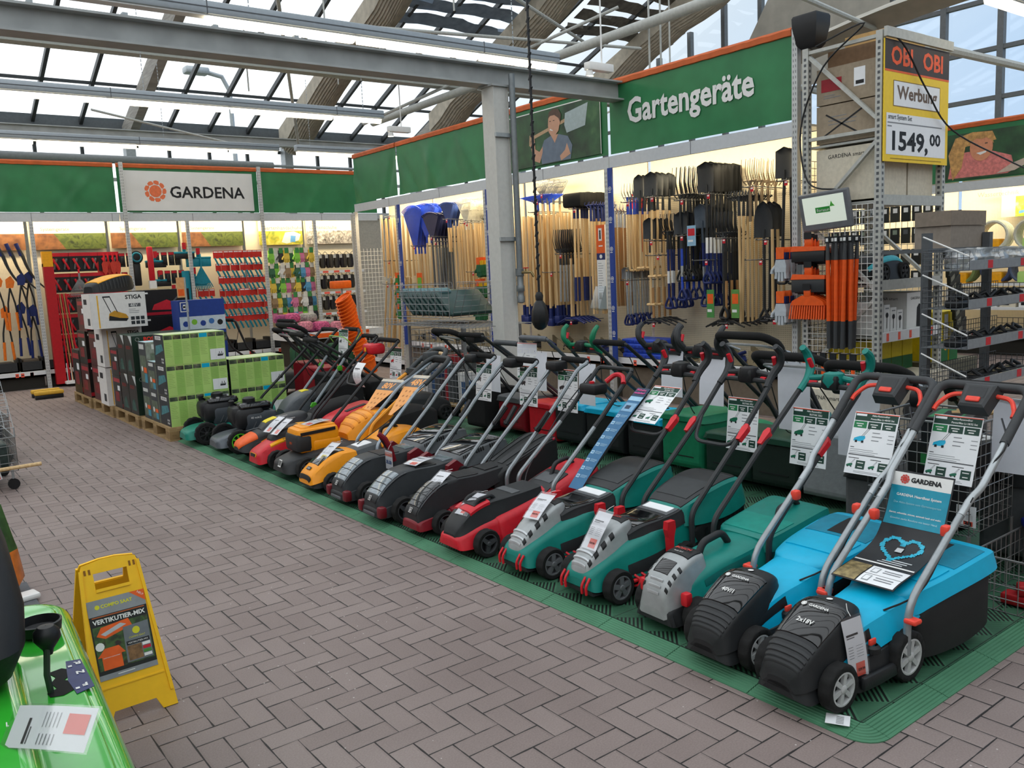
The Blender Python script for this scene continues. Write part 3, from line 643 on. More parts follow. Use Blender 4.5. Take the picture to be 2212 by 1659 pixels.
def wheel(t, x, y, r, w, rim, style='six', side=-1):
    """tyre with tread, rim with spokes facing the outer side"""
    key = (r, w, rim, style, side)
    if key in WC:
        for src in WC[key]:
            c = src.copy(); col.objects.link(c)
            if src.name.startswith('wheel'): c.parent = t; c.location = (x, y, r); top = c
            else: c.parent = top
        return
    b = MB(); n = 44; o = side*w/2; rings = []
    for rr, h, tr in ((r*.70, -.46, 0), (r*.74, -.5, 0), (r*.93, -.5, 0), (r, -.36, 1), (r, 0, 1), (r, .36, 1), (r*.93, .5, 0), (r*.74, .5, 0), (r*.70, .46, 0), (r*.70, -.46, 0)):
        rings.append([((rr-(.055*r*(k % 4 < 1) if tr else 0))*math.cos(2*PI*k/n), h*w, (rr-(.055*r*(k % 4 < 1) if tr else 0))*math.sin(2*PI*k/n)) for k in range(n)])
    b.loft(rings, RUB, cap=False); wo = b.build('wheel', t, (x, y, r), sharp=50)
    m = RIMS[rim]; b = MB(); R1 = r*.71
    b.lathe([(R1, .49*w*side), (R1*.9, .5*w*side), (R1*.84, .36*w*side), (R1*.84, .1*w*side)], m, 28, axis='y')
    b.lathe([(R1, .1*w*side), (0.001, .1*w*side)], BLK if style != 'disc' else m, 28, axis='y'); b.lathe([(R1, -.4*w*side), (.001, -.4*w*side)], BLK, 20, axis='y')
    b.lathe([(R1*.26, .1*w*side), (R1*.26, .5*w*side), (R1*.2, .56*w*side), (.001, .57*w*side)], m, 16, axis='y')
    ns = {'six': 6, 'three': 3, 'disc': 5, 'eight': 8, 'ring': 0}[style]; ww = {'six': .3, 'three': .62, 'disc': .45, 'eight': .2, 'ring': 0}[style]
    for k in range(ns):
        a = 2*PI*k/ns+.3; u = V((math.cos(a), 0, math.sin(a))); q = V((-math.sin(a), 0, math.cos(a))); yo = .47*w*side; yi = .2*w*side; pts = []
        for d, f in ((.2, ww*.8), (.88, ww*(.55 if style == 'three' else 1))):
            for s in (-1, 1): pts.append(u*R1*d+q*s*R1*f/2)
        vs = [tuple(p+V((0, yo, 0))) for p in pts]+[tuple(p+V((0, yi, 0))) for p in pts]
        b.add(vs, [(0, 1, 3, 2), (4, 6, 7, 5), (0, 2, 6, 4), (1, 5, 7, 3), (2, 3, 7, 6), (0, 4, 5, 1)], m)
    if style == 'ring': b.lathe([(R1*.84, .12*w*side), (R1*.5, .3*w*side), (R1*.26, .3*w*side)], m, 28, axis='y')
    ro = b.build('rim', wo); ro['label'] = rim + ' spoked wheel rim' if style != 'ring' else rim + ' wheel rim'
    WC[key] = (wo, ro)
def wheels(t, xr, rf, rr, yf, yr, w, rim, style):
    for x, r, y in ((0, rf, yf), (xr, rr, yr)):
        for s in (-1, 1): wheel(t, x, s*(y-w/2), r, w, rim, style, s)
def part(t, name, *lofts, extra=None, label=None, e=2.7):
    """a part made of lofted bodies (stations, material)"""
    b = MB(); Ps = []
    for S, m in lofts: P = grid(S, e); shell(b, P, m); Ps.append(P)
    if extra: extra(b, *Ps)
    o = b.build(name, t)
    if label: o['label'] = label
    return Ps[0] if Ps else None
def uhandle(t, path, yb, yt, r, m, m2=None, split=0., foam=None, grip=None):
    """bent tube handle: path of (x, z) from foot to top; two side tubes and a cross bar"""
    n = len(path)
    def side(s): return [(x, s*(yb+(yt-yb)*min(1, i/max(1, n-2))), z) for i, (x, z) in enumerate(path)]
    A, B = side(-1), side(1)
    for S in (A, B):
        b = MB(); k = n-1
        if m2:
            b.tube(S[:split+1], r, m, 8, .04); q = V(S[split])+(V(S[split-1])-V(S[split])).normalized()*.1
            b.tube([tuple(q)]+S[split:], r*1.02, m2, 8, .04)
        else: b.tube(S, r, m, 8, .05)
        b.build('handle_tube', t)
    b = MB(); g = foam or m2 or m; d = .045; (x, y, z) = A[-1]
    b.tube([A[-1], (x+.02, y+.015, z+.015), (x+.02, -y-.015, z+.015), B[-1]], r*1.0, m2 or m, 8, .03)
    if foam: b.tube([(x+.012, y+.012, z+.01), (x+.02, y+.03, z+.015), (x+.02, -y-.03, z+.015), (x+.012, -y-.012, z+.01)], r*1.55, foam, 10, .03)
    b.build('handle_grip', t)
    return A, B
def lerp_on(path, t):
    x0, z0 = path[-2]; x1, z1 = path[-1]; return x0+(x1-x0)*t, z0+(z1-z0)*t
GLOSS = M('#0d0e10', .06, var=0, coat=.6); SMK = M('#23272b', .08, var=0, coat=.5); CLR = M('#7c868c', .1, .3, coat=.5)
def cable(t, pts, r=.004): b = MB(); b.tube(catmull(pts, 4), r, BLK, 5); b.build('cable', t)
# --- turquoise battery mowers with a smooth black hood
def mower_turquoise(label, X, Y, rz, volt, detail=True, grp='turquoise lawn mowers'):
    t = thing('lawn_mower', label, 'lawn mower', (X, Y, MZ), rz, grp); BK = M('#212325', .48, bump=.08); TQ = TURQ
    wheels(t, .385, .088, .098, .165, .182, .05, 'silver', 'six')
    part(t, 'deck', ([(-.15, .07, .05, .06, .08, .1), (-.125, .112, .09, .045, .09, .125), (-.06, .118, .1, .045, .11, .145), (.06, .12, .11, .05, .13, .16), (.1, .16, .14, .04, .12, .155), (.3, .162, .145, .04, .14, .17), (.33, .13, .12, .05, .15, .18), (.5, .12, .11, .1, .16, .2)], BK),
         extra=lambda b, P: [b.rbox(.10, .33, s*.168-.012, s*.168+.012, .05, .10, .01, BK) for s in (-1, 1)] and [b.lathe([(.001, 0), (.006, -.001)], WHT, 8, (-.12, s*.085, .135)) for s in (-1, 1)])
    HS = [(-.15, .07, .05, .08, .1, .12), (-.13, .1, .08, .09, .14, .17), (-.08, .115, .095, .1, .19, .225), (.02, .123, .105, .12, .245, .292), (.11, .12, .105, .15, .285, .33), (.19, .1, .085, .19, .285, .325), (.235, .085, .065, .22, .275, .305), (.25, .06, .04, .235, .265, .285)]
    P = part(t, 'hood', (HS, BK), extra=lambda b, P: [patch(b, P, .95+.28*k, 1.08+.28*k, 3.5, 10.5, .004, DGR, 2, 8) for k in range(5)])
    b = MB(); patch(b, P, 2.35, 4.15, 3.6, 10.4, .004, GLOSS, 8, 8)
    T = pframe(P, 3.55, 7, .0065); logo(b, T, -.055, 0, .011, WHT, GLOSS, .001); b.text('GARDENA', T, WHT, w=.085, x=.01, bold=.02); T2 = pframe(P, 2.85, 7, .0065); b.text(volt, T2, WHT, h=.02, x=.0, bold=.02)
    o = b.build('hood_window', t); o['label'] = 'glossy dark window with white lettering'
    b = MB(); T = pframe(P, 4.4, 7, .003); b.disc(T, .012, WHT, 14); b.build('sticker', t)
    part(t, 'spine', ([(.0, .124, .112, .11, .15, .19), (.08, .13, .115, .13, .2, .24), (.2, .136, .115, .15, .235, .265), (.33, .14, .115, .17, .25, .28), (.44, .15, .12, .2, .268, .3), (.5, .15, .12, .22, .28, .305)], TQ),
         extra=lambda b, P: [patch(b, P, .45, 2.1, j, j+.9, .003, BLK, 6, 2) for j in (1.2, 11.9)])
    gb = part(t, 'grass_box', ([(.47, .12, .12, .07, .18, .22), (.52, .165, .165, .05, .22, .27), (.75, .18, .18, .045, .28, .31), (.92, .178, .178, .07, .30, .33), (.96, .165, .165, .1, .3, .33)], M('#1f2122', .6)))
    g = [o for o in bpy.data.objects if o.parent == t and o.name.startswith('grass_box')][0]
    part(g, 'lid', ([(.44, .10, .08, .22, .27, .3), (.47, .15, .13, .23, .28, .315), (.53, .165, .15, .245, .295, .328), (.64, .183, .168, .268, .318, .342), (.85, .195, .18, .29, .342, .37), (.97, .19, .176, .3, .35, .378), (1.0, .172, .158, .31, .35, .372), (1.01, .12, .1, .32, .35, .362)], TQ), e=4.5,
         extra=lambda b, P: (patch(b, P, 3.4, 4.7, 4.3, 9.7, .0025, M('#0b86a3', .4), 4, 6), patch(b, P, 3.5, 4.5, 6.6, 7.5, .004, BLK, 6, 4), patch(b, P, 2.2, 3.3, 4.6, 9.4, .005, TQ, 4, 6), patch(b, P, 4.0, 4.5, 10.0, 11.0, .002, M('#0b86a3', .4), 2, 2)))
    b = MB(); b.lathe([(.03, 0), (.03, .02), (.02, .03)], BLK, 14, (.2, -.14, .16)); b.rbox(.18, .22, -.145, -.135, .185, .21, .004, M('#ef4a38', .4)); b.build('cutting_height_knob', t)
    path = [(.37, .12), (.37, .30), (.77, .615), (.82, .65), (1.18, .975)]
    for s in (-1, 1):
        b = MB(); ys = s*.172; yo = s*.192
        b.tube([(.37, ys, .11), (.37, ys, .30), (.78, ys, .62)], .0145, M('#9aa0a3', .35, .5), 10, .09); b.tube([(.72, ys+s*.002, .575), (.79, ys+s*.002, .63), (.83, yo, .665), (1.02, yo, .835)], .0145, M('#aeb4b7', .35, .5), 10, .03); b.build('handle_tube', t)
        b = MB(); b.rbox(.635, .675, ys-s*.018-.018, ys-s*.018+.018, .5, .545, .01, M('#ef4a38', .4)); b.rbox(.35, .40, s*.19-.025, s*.19+.025, .235, .255, .008, M('#ef4a38', .4)); b.build('quick_release', t)
    b = MB(); g = M('#3a3c3e', .55); b.tube([(1.0, -.192, .818), (1.19, -.192, .99), (1.215, -.16, 1.01), (1.215, .16, 1.01), (1.19, .192, .99), (1.0, .192, .818)], .019, g, 10, .07, seg=6); b.build('handle_grip', t)
    b = MB(); T = frame((1.16, 0, .955), (0, -1, 0), (.70, 0, .70)); b.T = T; b.loft([[(-.06, -.06, -.025), (.06, -.06, -.025), (.075, .07, -.025), (-.075, .07, -.025)], [(-.055, -.055, .03), (.055, -.055, .03), (.068, .065, .03), (-.068, .065, .03)], [(-.045, -.045, .038), (.045, -.045, .038), (.056, .055, .038), (-.056, .055, .038)]], g, smooth=False); b.rect(I, -.04, .04, -.01, .045, DGR, .039); b.T = Matrix(); o = b.build('switch_box', t)
    b = MB(); b.T = T; b.rbox(-.03, .03, -.035, -.008, .035, .046, .006, M('#ef4a38', .4)); b.build('start_button', t)
    for s in (-1, 1):
        b = MB(); b.tube([(1.185, s*.065, .975), (1.18, s*.13, .97), (1.13, s*.165, .925), (1.11, s*.167, .905)], .01, M('#ef4a38', .4), 8, .04); b.build('trigger', t)
    if detail: cable(t, [(1.1, -.13, .9), (.98, -.21, .82), (.9, -.19, .74), (.8, -.185, .65), (.6, -.175, .46), (.45, -.17, .33), (.33, -.1, .27)])
    return t
mower_turquoise('turquoise mower nearest the mat corner, marked 2x18V on its black hood', 2.60, 1.735, -.06, '2x18V')
mower_turquoise('turquoise mower marked 40V, second from the mat corner', 2.64, 2.115, -.03, '40V/1')
# --- teal mowers with silver hood
def bosch_grip(t, cx, cz, m, trig=RED):
    """crossbar with two horns, switch box and red levers"""
    b = MB()
    for s in (-1, 1): b.tube([(cx-.06, s*.16, cz-.06), (cx, s*.15, cz), (cx+.05, s*.17, cz+.06), (cx+.03, s*.185, cz+.13), (cx-.01, s*.18, cz+.16)], lambda q: .018+.006*math.sin(PI*q), m, 9, .04)
    b.tube([(cx, -.15, cz), (cx+.01, 0, cz+.015), (cx, .15, cz)], .016, m, 9); b.build('handle_grip', t)
    b = MB(); b.lathe([(.02, -.04), (.05, -.035), (.06, 0), (.05, .035), (.02, .045)], BLK if m is not TEAL else TEAL, 12, (cx, 0, cz)); b.rbox(cx-.05, cx+.05, -.05, .05, cz-.05, cz+.03, .02, BLK); b.build('switch_box', t)
    for s in (-1, 1): b = MB(); b.tube([(cx-.01, s*.09, cz-.02), (cx-.02, s*.13, cz-.02)], .012, trig, 7); b.build('thumb_switch', t); b = MB(); b.tube([(cx+.03, s*.15, cz+.055), (cx+.01, s*.155, cz+.1)], .013, trig, 7); b.build('trigger', t)
def mower_teal(label, X, Y, rz, wide, hw=.185):
    t = thing('lawn_mower', label, 'lawn mower', (X, Y, MZ), rz, 'teal lawn mowers with silver hoods'); BK = M('#232527', .55, bump=.06); k = hw/.185; SV = M('#a4a8a9', .38, .35)
    if wide:
        wheels(t, .46, .083, .1, hw, hw, .058, 'grey', 'disc')
        P = part(t, 'deck', ([(-.13, .07*k, .05, .08, .1, .12), (-.115, .115*k, .09*k, .07, .12, .155), (-.06, .128*k, .105*k, .07, .155, .19), (.04, .132*k, .115*k, .09, .19, .235), (.12, .16*k, .13*k, .1, .215, .265), (.26, .172*k, .14*k, .1, .245, .3), (.42, .16*k, .135*k, .13, .27, .325), (.56, .16*k, .14*k, .18, .3, .35)], TEAL),
                 extra=lambda b, P: (patch(b, P, 3.6, 5.4, .35, 1.1, .004, BK, 6, 3), patch(b, P, 3.6, 5.4, 12.9, 13.65, .004, BK, 6, 3)), label='teal side shell')
        part(t, 'underbody', ([(-.12, .11*k, .1*k, .05, .07, .09), (.1, .125*k, .12*k, .04, .08, .1), (.13, .168*k, .16*k, .04, .09, .11), (.36, .168*k, .16*k, .04, .1, .12), (.4, .13*k, .12*k, .06, .12, .15), (.6, .13*k, .12*k, .1, .2, .25)], BK))
        HS = [(-.125, .05, .035, .1, .12, .135), (-.105, .078, .06, .12, .16, .19), (-.05, .092, .07, .14, .21, .25), (.03, .098, .075, .17, .265, .31), (.11, .095, .075, .22, .305, .35), (.17, .085, .068, .26, .32, .36), (.2, .065, .05, .29, .32, .345)]
        P = part(t, 'hood', (HS, SV), extra=lambda b, P: [patch(b, P, 1.2+.62*q, 1.5+.62*q, jj, jj+1.7, .0025, BLK, 2, 3) for q in range(4) for jj in (2.7, 9.6)] + [patch(b, P, .9+.4*q, 1.0+.4*q, 4.2, 9.8, .006, SILV, 1, 6) for q in range(3)], label='silver motor hood')
        b = MB(); patch(b, P, 4.2, 5.2, 4.6, 9.4, .003, BLK, 3, 5); T = pframe(P, 4.6, 7, .005); b.text('BOSCH', T, M('#d23a3a', .5), w=.06, bold=.02); b.build('name_plate', t)
        part(t, 'top_deck', ([(.14, .11*k, .09*k, .2, .27, .3), (.22, .125*k, .105*k, .24, .3, .325), (.34, .135*k, .115*k, .26, .315, .335), (.46, .14*k, .12*k, .28, .335, .35), (.55, .135*k, .115*k, .3, .36, .375), (.6, .12*k, .1*k, .3, .36, .38)], BK), e=5,
             extra=lambda b, P: (patch(b, P, .7, 2.2, 4.2, 9.8, .003, GLOSS, 4, 6, -.4), patch(b, P, 2.4, 3.3, 4.4, 9.6, .003, GRY, 3, 4), patch(b, P, 2.6, 3.1, 5.6, 8.6, .006, PAP, 2, 3)))
        part(t, 'grass_box', ([(.5, .14*k, .14*k, .06, .2, .24), (.6, .17*k, .17*k, .05, .25, .3), (.8, .18*k, .18*k, .06, .3, .36), (.9, .175*k, .175*k, .12, .34, .4), (.93, .15*k, .15*k, .18, .35, .4)], M('#191b1c', .6)), extra=lambda b, P: [patch(b, P, 1+.22*q, 1.1+.22*q, .3, 1.9, .004, BLK, 1, 3) for q in range(12)])
        g = [o for o in bpy.data.objects if o.parent == t and o.name.startswith('grass_box')][0]
        o = part(g, 'lid', ([(.46, .12*k, .1*k, .27, .32, .35), (.52, .165*k, .135*k, .27, .345, .385), (.63, .185*k, .155*k, .27, .38, .425), (.76, .192*k, .165*k, .28, .41, .455), (.86, .19*k, .165*k, .3, .42, .46), (.92, .175*k, .15*k, .32, .41, .445), (.945, .13*k, .1*k, .35, .4, .42)], TEAL), e=4.2, label='teal lid with dark centre panel',
                 extra=lambda b, P: (patch(b, P, .6, 4.3, 4.0, 10.0, .004, DGR, 10, 6, .25), patch(b, P, 1.2, 2.6, 5.2, 8.8, .007, M('#36393b', .6), 4, 4), patch(b, P, 4.05, 4.5, 5.3, 8.7, .005, BLK, 2, 4)))
    else:
        wheels(t, .40, .08, .09, hw, hw, .055, 'dark', 'disc')
        part(t, 'underbody', ([(-.13, .09, .08, .05, .08, .1), (-.1, .12, .1, .045, .1, .13), (.08, .125, .12, .05, .12, .15), (.12, .165, .15, .045, .1, .13), (.34, .165, .15, .045, .12, .15), (.38, .13, .12, .06, .14, .18), (.6, .13, .12, .12, .2, .24)], BK), extra=lambda b, P: [patch(b, P, .6+.3*q, .7+.3*q, .4, 1.9, .004, BLK, 1, 3) for q in range(5)])
        part(t, 'deck', ([(-.02, .11, .09, .12, .16, .19), (.06, .13, .105, .13, .2, .24), (.18, .14, .115, .14, .235, .275), (.32, .145, .12, .17, .255, .29), (.44, .15, .12, .2, .27, .305), (.54, .14, .11, .23, .285, .31)], TEAL), label='teal top shell', extra=lambda b, P: [patch(b, P, 1.2, 3.4, j, j+.7, .003, M('#075e56', .5), 5, 2) for j in (1.3, 12.0)])
        HS = [(-.135, .07, .05, .07, .09, .11), (-.125, .088, .07, .08, .15, .18), (-.085, .098, .08, .1, .215, .25), (-.01, .1, .082, .14, .26, .3), (.06, .095, .08, .2, .285, .32), (.12, .085, .07, .24, .29, .315), (.14, .06, .045, .26, .285, .3)]
        P = part(t, 'hood', (HS, SV), label='silver motor hood', extra=lambda b, P: [patch(b, P, 1.35+.42*q, 1.52+.42*q, 3.0, 4.4, .003, BLK, 1, 3) for q in range(4)] + [patch(b, P, 1.35+.42*q, 1.52+.42*q, 9.6, 11, .003, BLK, 1, 3) for q in range(4)] + [patch(b, P, 2.1, 2.9, 5.6, 8.4, .003, GLOSS, 3, 4)] + [patch(b, P, 1.0+.35*q, 1.06+.35*q, 5.8, 8.2, .005, SILV, 1, 4) for q in range(3)])
        b = MB(); patch(b, P, 3.5, 4.9, 4.4, 9.6, .005, BLK, 3, 5); T = pframe(P, 4.15, 7, .008); b.text('BOSCH', T, M('#d84a40', .5), w=.09, bold=.02); b.text('Rotak 32 LI', pframe(P, 3.7, 7, .008), WHT, w=.05); b.build('name_plate', t)
        b = MB(); b.tube([(.16, 0, .27), (.19, 0, .33), (.32, 0, .35), (.36, 0, .295)], .017, BK, 10, .05); b.build('carrying_handle', t)
        part(t, 'grass_box', ([(.5, .14, .14, .07, .22, .26), (.56, .165, .165, .05, .25, .3), (.8, .175, .175, .06, .3, .34), (.9, .17, .17, .1, .32, .36)], TEAL), label='teal grass box')
        g = [o for o in bpy.data.objects if o.parent == t and o.name.startswith('grass_box')][0]
        part(g, 'lid', ([(.46, .14, .12, .25, .29, .31), (.5, .17, .155, .26, .305, .325), (.66, .18, .165, .29, .335, .352), (.84, .185, .17, .32, .365, .382), (.9, .18, .165, .33, .37, .384), (.91, .16, .15, .34, .365, .375)], TEAL), e=6, extra=lambda b, P: patch(b, P, .9, 2.0, 4.6, 9.4, .003, M('#0a8a7c', .4), 4, 5))
        b = MB(); b.tube([(.7, -.02, .345), (.71, -.02, .385), (.83, -.02, .41), (.86, -.02, .37)], .015, BK, 10, .04); b.build('box_handle', t)
    RL = M('#d0222c', .4)
    if wide:
        for s in (-1, 1):
            b = MB(); y = s*.178*k; b.T = frame((.33, y, .17), (1, 0, 0), (0, 0, 1)); b.prism([(-.012, 0), (.012, 0), (.018, .09), (.03, .13), (.025, .17), (-.025, .17), (-.03, .13), (-.018, .09)], Matrix.Translation((0, 0, -.012)), .03, RL); b.build('height_lever', t)
            b = MB()
            for q in range(4): b.tube([(.09+.045*q, s*.15, .06), (.105+.045*q, s*.188, .07), (.115+.045*q, s*.19, .1), (.105+.045*q, s*.16, .115)], .006, RL, 6, .01)
            b.rbox(.08, .27, s*.172-.012, s*.172+.012, .085, .1, .006, RL); o = b.build('grass_comb', t); o['label'] = 'red grass comb'
            b = MB()
            for q in (0, .03): b.tube([(-.145, s*(.06+q), .06), (-.15, s*(.062+q), .1), (-.12, s*(.06+q), .135)], .007, RL, 6, .02)
            b.build('front_claw', t)
    else:
        for s in (-1, 1): b = MB(); b.rbox(-.07, -.03, s*.125-.02, s*.125+.02, .13, .19, .01, RL); b.tube([(-.05, s*.125, .04), (-.05, s*.125, .14)], .008, RL, 6); b.build('red_catch', t)
    HB = M('#2f3133', .45); xs = .5 if wide else .45; zt = .98
    A, B = uhandle(t, [(xs, .16), (xs, .34), (xs+.42, .7), (1.14, .92)], hw-.01, .165, .0145, HB)
    bosch_grip(t, 1.18, .965, TEAL if not wide else DGR)
    for s in (-1, 1): b = MB(); T = frame((xs+.4, s*(hw-.005), .69), (0, -1, 0), (.75, 0, .66)); b.T = T; b.prism([(-.012, -.05), (.012, -.05), (.02, .03), (.008, .055), (-.008, .055), (-.02, .03)], Matrix.Translation((0, 0, -.012)), .03, RL); b.build('clamp_lever', t)
    if wide: b = MB(); b.tube([(xs+.48, -hw+.02, .76), (xs+.36, -hw+.06, .62), (xs+.36, hw-.06, .62), (xs+.48, hw-.02, .76)], .011, HB, 8, .06); b.build('handle_brace', t)
    return t
mower_teal('flat lidded teal mower with name plate between the 40V mower and the silver hooded pair', 2.74, 2.495, -.04, False, .175)
mower_teal('teal and silver mower with an upright price tag hanging on its hood', 2.72, 2.98, -.02, True, .185)
mower_teal('teal and silver mower beside the red and black mower', 2.70, 3.46, -.02, True, .19)
# --- red and black mowers with grey handles
def mower_red(label, X, Y, rz, kind, hw=.2, grp='red and black lawn mowers'):
    t = thing('lawn_mower', label, 'lawn mower', (X, Y, MZ), rz, grp); BK = M('#242628', .5, bump=.05); k = hw/.2
    big = kind == 'big'; RD = {'red': RED, 'black': DRED, 'big': M('#6e1620', .42)}[kind]; AN = M('#2d3134', .45)
    wheels(t, .48 if big else .44, .088 if big else .08, .1, hw, hw, .055, 'dark', 'three')
    if kind == 'red':
        part(t, 'deck', ([(-.15, .07, .06, .06, .08, .1), (-.13, .12*k, .1*k, .05, .1, .125), (-.02, .14*k, .12*k, .05, .13, .17), (.1, .15*k, .13*k, .05, .15, .2), (.14, .18*k, .15*k, .05, .16, .21), (.36, .18*k, .15*k, .06, .2, .26), (.45, .15*k, .13*k, .1, .22, .28), (.55, .14*k, .12*k, .14, .25, .3)], RD), label='red deck')
        P = part(t, 'hood', ([(-.14, .08, .06, .09, .11, .13), (-.11, .1, .08, .1, .15, .185), (-.03, .108, .088, .13, .22, .25), (.08, .112, .09, .17, .255, .285), (.2, .118, .1, .2, .27, .295), (.34, .12, .105, .22, .285, .305), (.46, .115, .1, .25, .295, .315)], BK), e=5, extra=lambda b, P: (patch(b, P, 1.9, 3.1, 3.6, 10.4, .008, RD, 4, 6), patch(b, P, 2.3, 3.0, 5.4, 8.6, .012, BLK, 3, 4), patch(b, P, 4.4, 4.8, 5, 9, .004, GRY, 2, 4)))
        b = MB(); b.tube([(.0, -.05, .25), (.03, -.05, .3), (.13, -.05, .31), (.16, -.05, .27)], .012, BK, 8, .03); b.tube([(.0, .05, .25), (.03, .05, .3), (.13, .05, .31), (.16, .05, .27)], .012, BK, 8, .03); b.build('carrying_handle', t)
        part(t, 'grass_box', ([(.46, .14*k, .14*k, .1, .22, .26), (.56, .175*k, .16*k, .06, .25, .31), (.75, .18*k, .165*k, .06, .3, .37), (.86, .17*k, .155*k, .12, .33, .39), (.9, .13*k, .12*k, .18, .33, .37)], RD), extra=lambda b, P: (patch(b, P, .3, 1.6, 4.6, 9.4, .005, DGR, 5, 5, .3), patch(b, P, .9, 1.4, 5.8, 8.2, .008, GRY, 3, 3)), label='red grass box')
        b = MB(); b.tube([(.62, 0, .33), (.65, 0, .4), (.76, 0, .42), (.8, 0, .37)], .014, BK, 10, .03); b.build('box_handle', t)
    else:
        lo = ([(-.16, .09, .08, .05, .07, .09), (-.14, .13*k, .12*k, .045, .08, .11), (-.05, .14*k, .12*k, .05, .1, .13), (.06, .145*k, .13*k, .05, .12, .15), (.1, .175*k, .16*k, .05, .14, .17), (.38, .175*k, .16*k, .06, .16, .2), (.45, .15*k, .13*k, .1, .18, .22), (.55, .14*k, .12*k, .12, .2, .25)], BK if big else RD)
        part(t, 'deck', lo, extra=(lambda b, P: [b.rbox(-.165, -.11, s*.125*k-.03, s*.125*k+.03, .05, .125, .015, RD) for s in (-1, 1)] and [b.rbox(-.168, -.14, -.08, .08, .05, .075, .008, GRY)]) if big else None)
        HS = [(-.15, .09, .075, .08, .11, .13), (-.135, .105*k, .09*k, .09, .15, .175), (-.06, .11*k, .088*k, .11, .22, .25), (.04, .115*k, .09*k, .14, .275, .31), (.14, .12*k, .1*k, .18, .295, .325), (.28, .13*k, .11*k, .2, .3, .325), (.42, .13*k, .11*k, .24, .315, .335), (.5, .12*k, .1*k, .26, .32, .34)]
        P = part(t, 'hood', (HS, AN if big else BK), e=4, extra=lambda b, P: (patch(b, P, .45, 1.1, 4.2, 9.8, .004, BK, 2, 4), patch(b, P, 1.3, 3.4, 2.9, 3.7, .003, SMK, 5, 2), patch(b, P, 1.3, 3.4, 10.3, 11.1, .003, SMK, 5, 2), patch(b, P, 4.1, 5.2, 4.5, 9.5, .004, BLK, 3, 5), patch(b, P, 5.6, 6.6, 5.2, 8.8, .006, CLR if big else BLK, 3, 4)))
        b = MB(); patch(b, P, 1.2, 2.9, 4.2, 9.8, .004, CLR if big else SMK, 6, 6)
        for q in range(3): patch(b, P, 1.5+.45*q, 1.53+.45*q, 4.5, 9.5, .006, BLK, 1, 5)
        o = b.build('hood_window', t); o['label'] = 'clear battery window'
        b = MB(); T = pframe(P, .75, 7, .006); b.rect(T, -.016, .016, -.016, .016, WHT, .001); b.rect(T, -.013, .013, -.013, .013, BLK, .0015); b.text('E', T, WHT, h=.016, z=.002, bold=.05); b.build('badge', t)
        if big:
            for s in (-1, 1):
                b = MB(); b.T = frame((.39, s*.17*k, .12), (1, 0, 0), (0, 0, 1)); b.prism([(-.07, 0), (.08, 0), (.07, .19), (.02, .23), (-.05, .2)], Matrix.Translation((0, 0, -.02)), .04, RD); b.T = Matrix(); b.lathe([(.035, -.025*s), (.035, .025*s), (.001, .03*s)], BLK, 14, (.45, s*.19*k, .27), 'y'); o = b.build('handle_bracket', t); o['label'] = 'dark red handle bracket'
            part(t, 'grass_box', ([(.48, .13*k, .13*k, .1, .2, .25), (.56, .17*k, .17*k, .08, .26, .31), (.78, .18*k, .18*k, .1, .3, .35), (.86, .165*k, .165*k, .16, .32, .36)], RD), extra=lambda b, P: [patch(b, P, 1.05+.16*q, 1.12+.16*q, .5, 1.6, .003, BLK, 1, 2) for q in range(9)] + [patch(b, P, 1.05+.16*q, 1.12+.16*q, 12.4, 13.5, .003, BLK, 1, 2) for q in range(9)], label='dark red grass box')
            g = [o for o in bpy.data.objects if o.parent == t and o.name.startswith('grass_box')][0]
            part(g, 'lid', ([(.44, .13*k, .11*k, .27, .31, .335), (.5, .17*k, .15*k, .28, .345, .37), (.64, .185*k, .16*k, .3, .38, .41), (.78, .185*k, .165*k, .33, .405, .43), (.86, .165*k, .14*k, .34, .4, .42), (.88, .12*k, .1*k, .36, .39, .405)], M('#55595c', .5)), e=4, label='grey vented lid', extra=lambda b, P: [patch(b, P, .9+q*.75+.12*r, .97+q*.75+.12*r, jj, jj+1.2, .004, BLK, 1, 3) for q in range(3) for r in range(4) for jj in (2.0, 10.8)] + [patch(b, P, .8, 3.6, 4.6, 9.4, .006, GLOSS, 6, 4)])
        else:
            part(t, 'grass_box', ([(.42, .12*k, .11*k, .1, .24, .28), (.5, .15*k, .14*k, .08, .29, .33), (.66, .175*k, .165*k, .07, .35, .4), (.82, .185*k, .175*k, .1, .41, .46), (.9, .18*k, .17*k, .14, .43, .475), (.92, .16*k, .15*k, .2, .42, .46)], M('#1d1f20', .6)), e=6, extra=lambda b, P: [patch(b, P, 1.2, 4.2, 4.1+1.2*q, 4.7+1.2*q, .005, M('#2c2e30', .5), 6, 2) for q in range(5)] + [patch(b, P, 3.6, 3.9, 3.6, 4.2, .006, M('#b8203c', .4), 2, 2)])
    ST = M('#8e9498', .35, .6); xs = .48; RF = FOAM
    dark = kind == 'red'
    if dark:
        path = [(.5, .18), (.49, .32), (.92, .68), (1.17, .92)]
        A, B = uhandle(t, path, hw-.02, hw-.04, .0145, ST, M('#2b2d2f', .45), 2)
        b = MB(); b.rbox(.98, 1.1, -.02, .14, .78, .85, .02, BLK); b.lathe([(.018, 0), (.018, .012), (.001, .016)], RED, 12, (1.03, .06, .85)); b.build('switch_box', t)
        b = MB(); b.tube([(1.08, -.02, .86), (1.13, -.06, .91), (1.13, -.13, .9), (1.09, -.17, .86)], .016, RED, 8, .04); b.build('trigger', t)
    else:
        path = [(xs, .17), (xs-.01, .30), (xs+.3, .6), (xs+.34, .65), (1.06, .89), (1.13, .925)] if big else [(xs, .18), (xs, .3), (xs+.40, .66), (1.12, .91), (1.2, .94)]
        A, B = uhandle(t, path, hw-.02, hw-.035, .0145, ST, foam=RF)
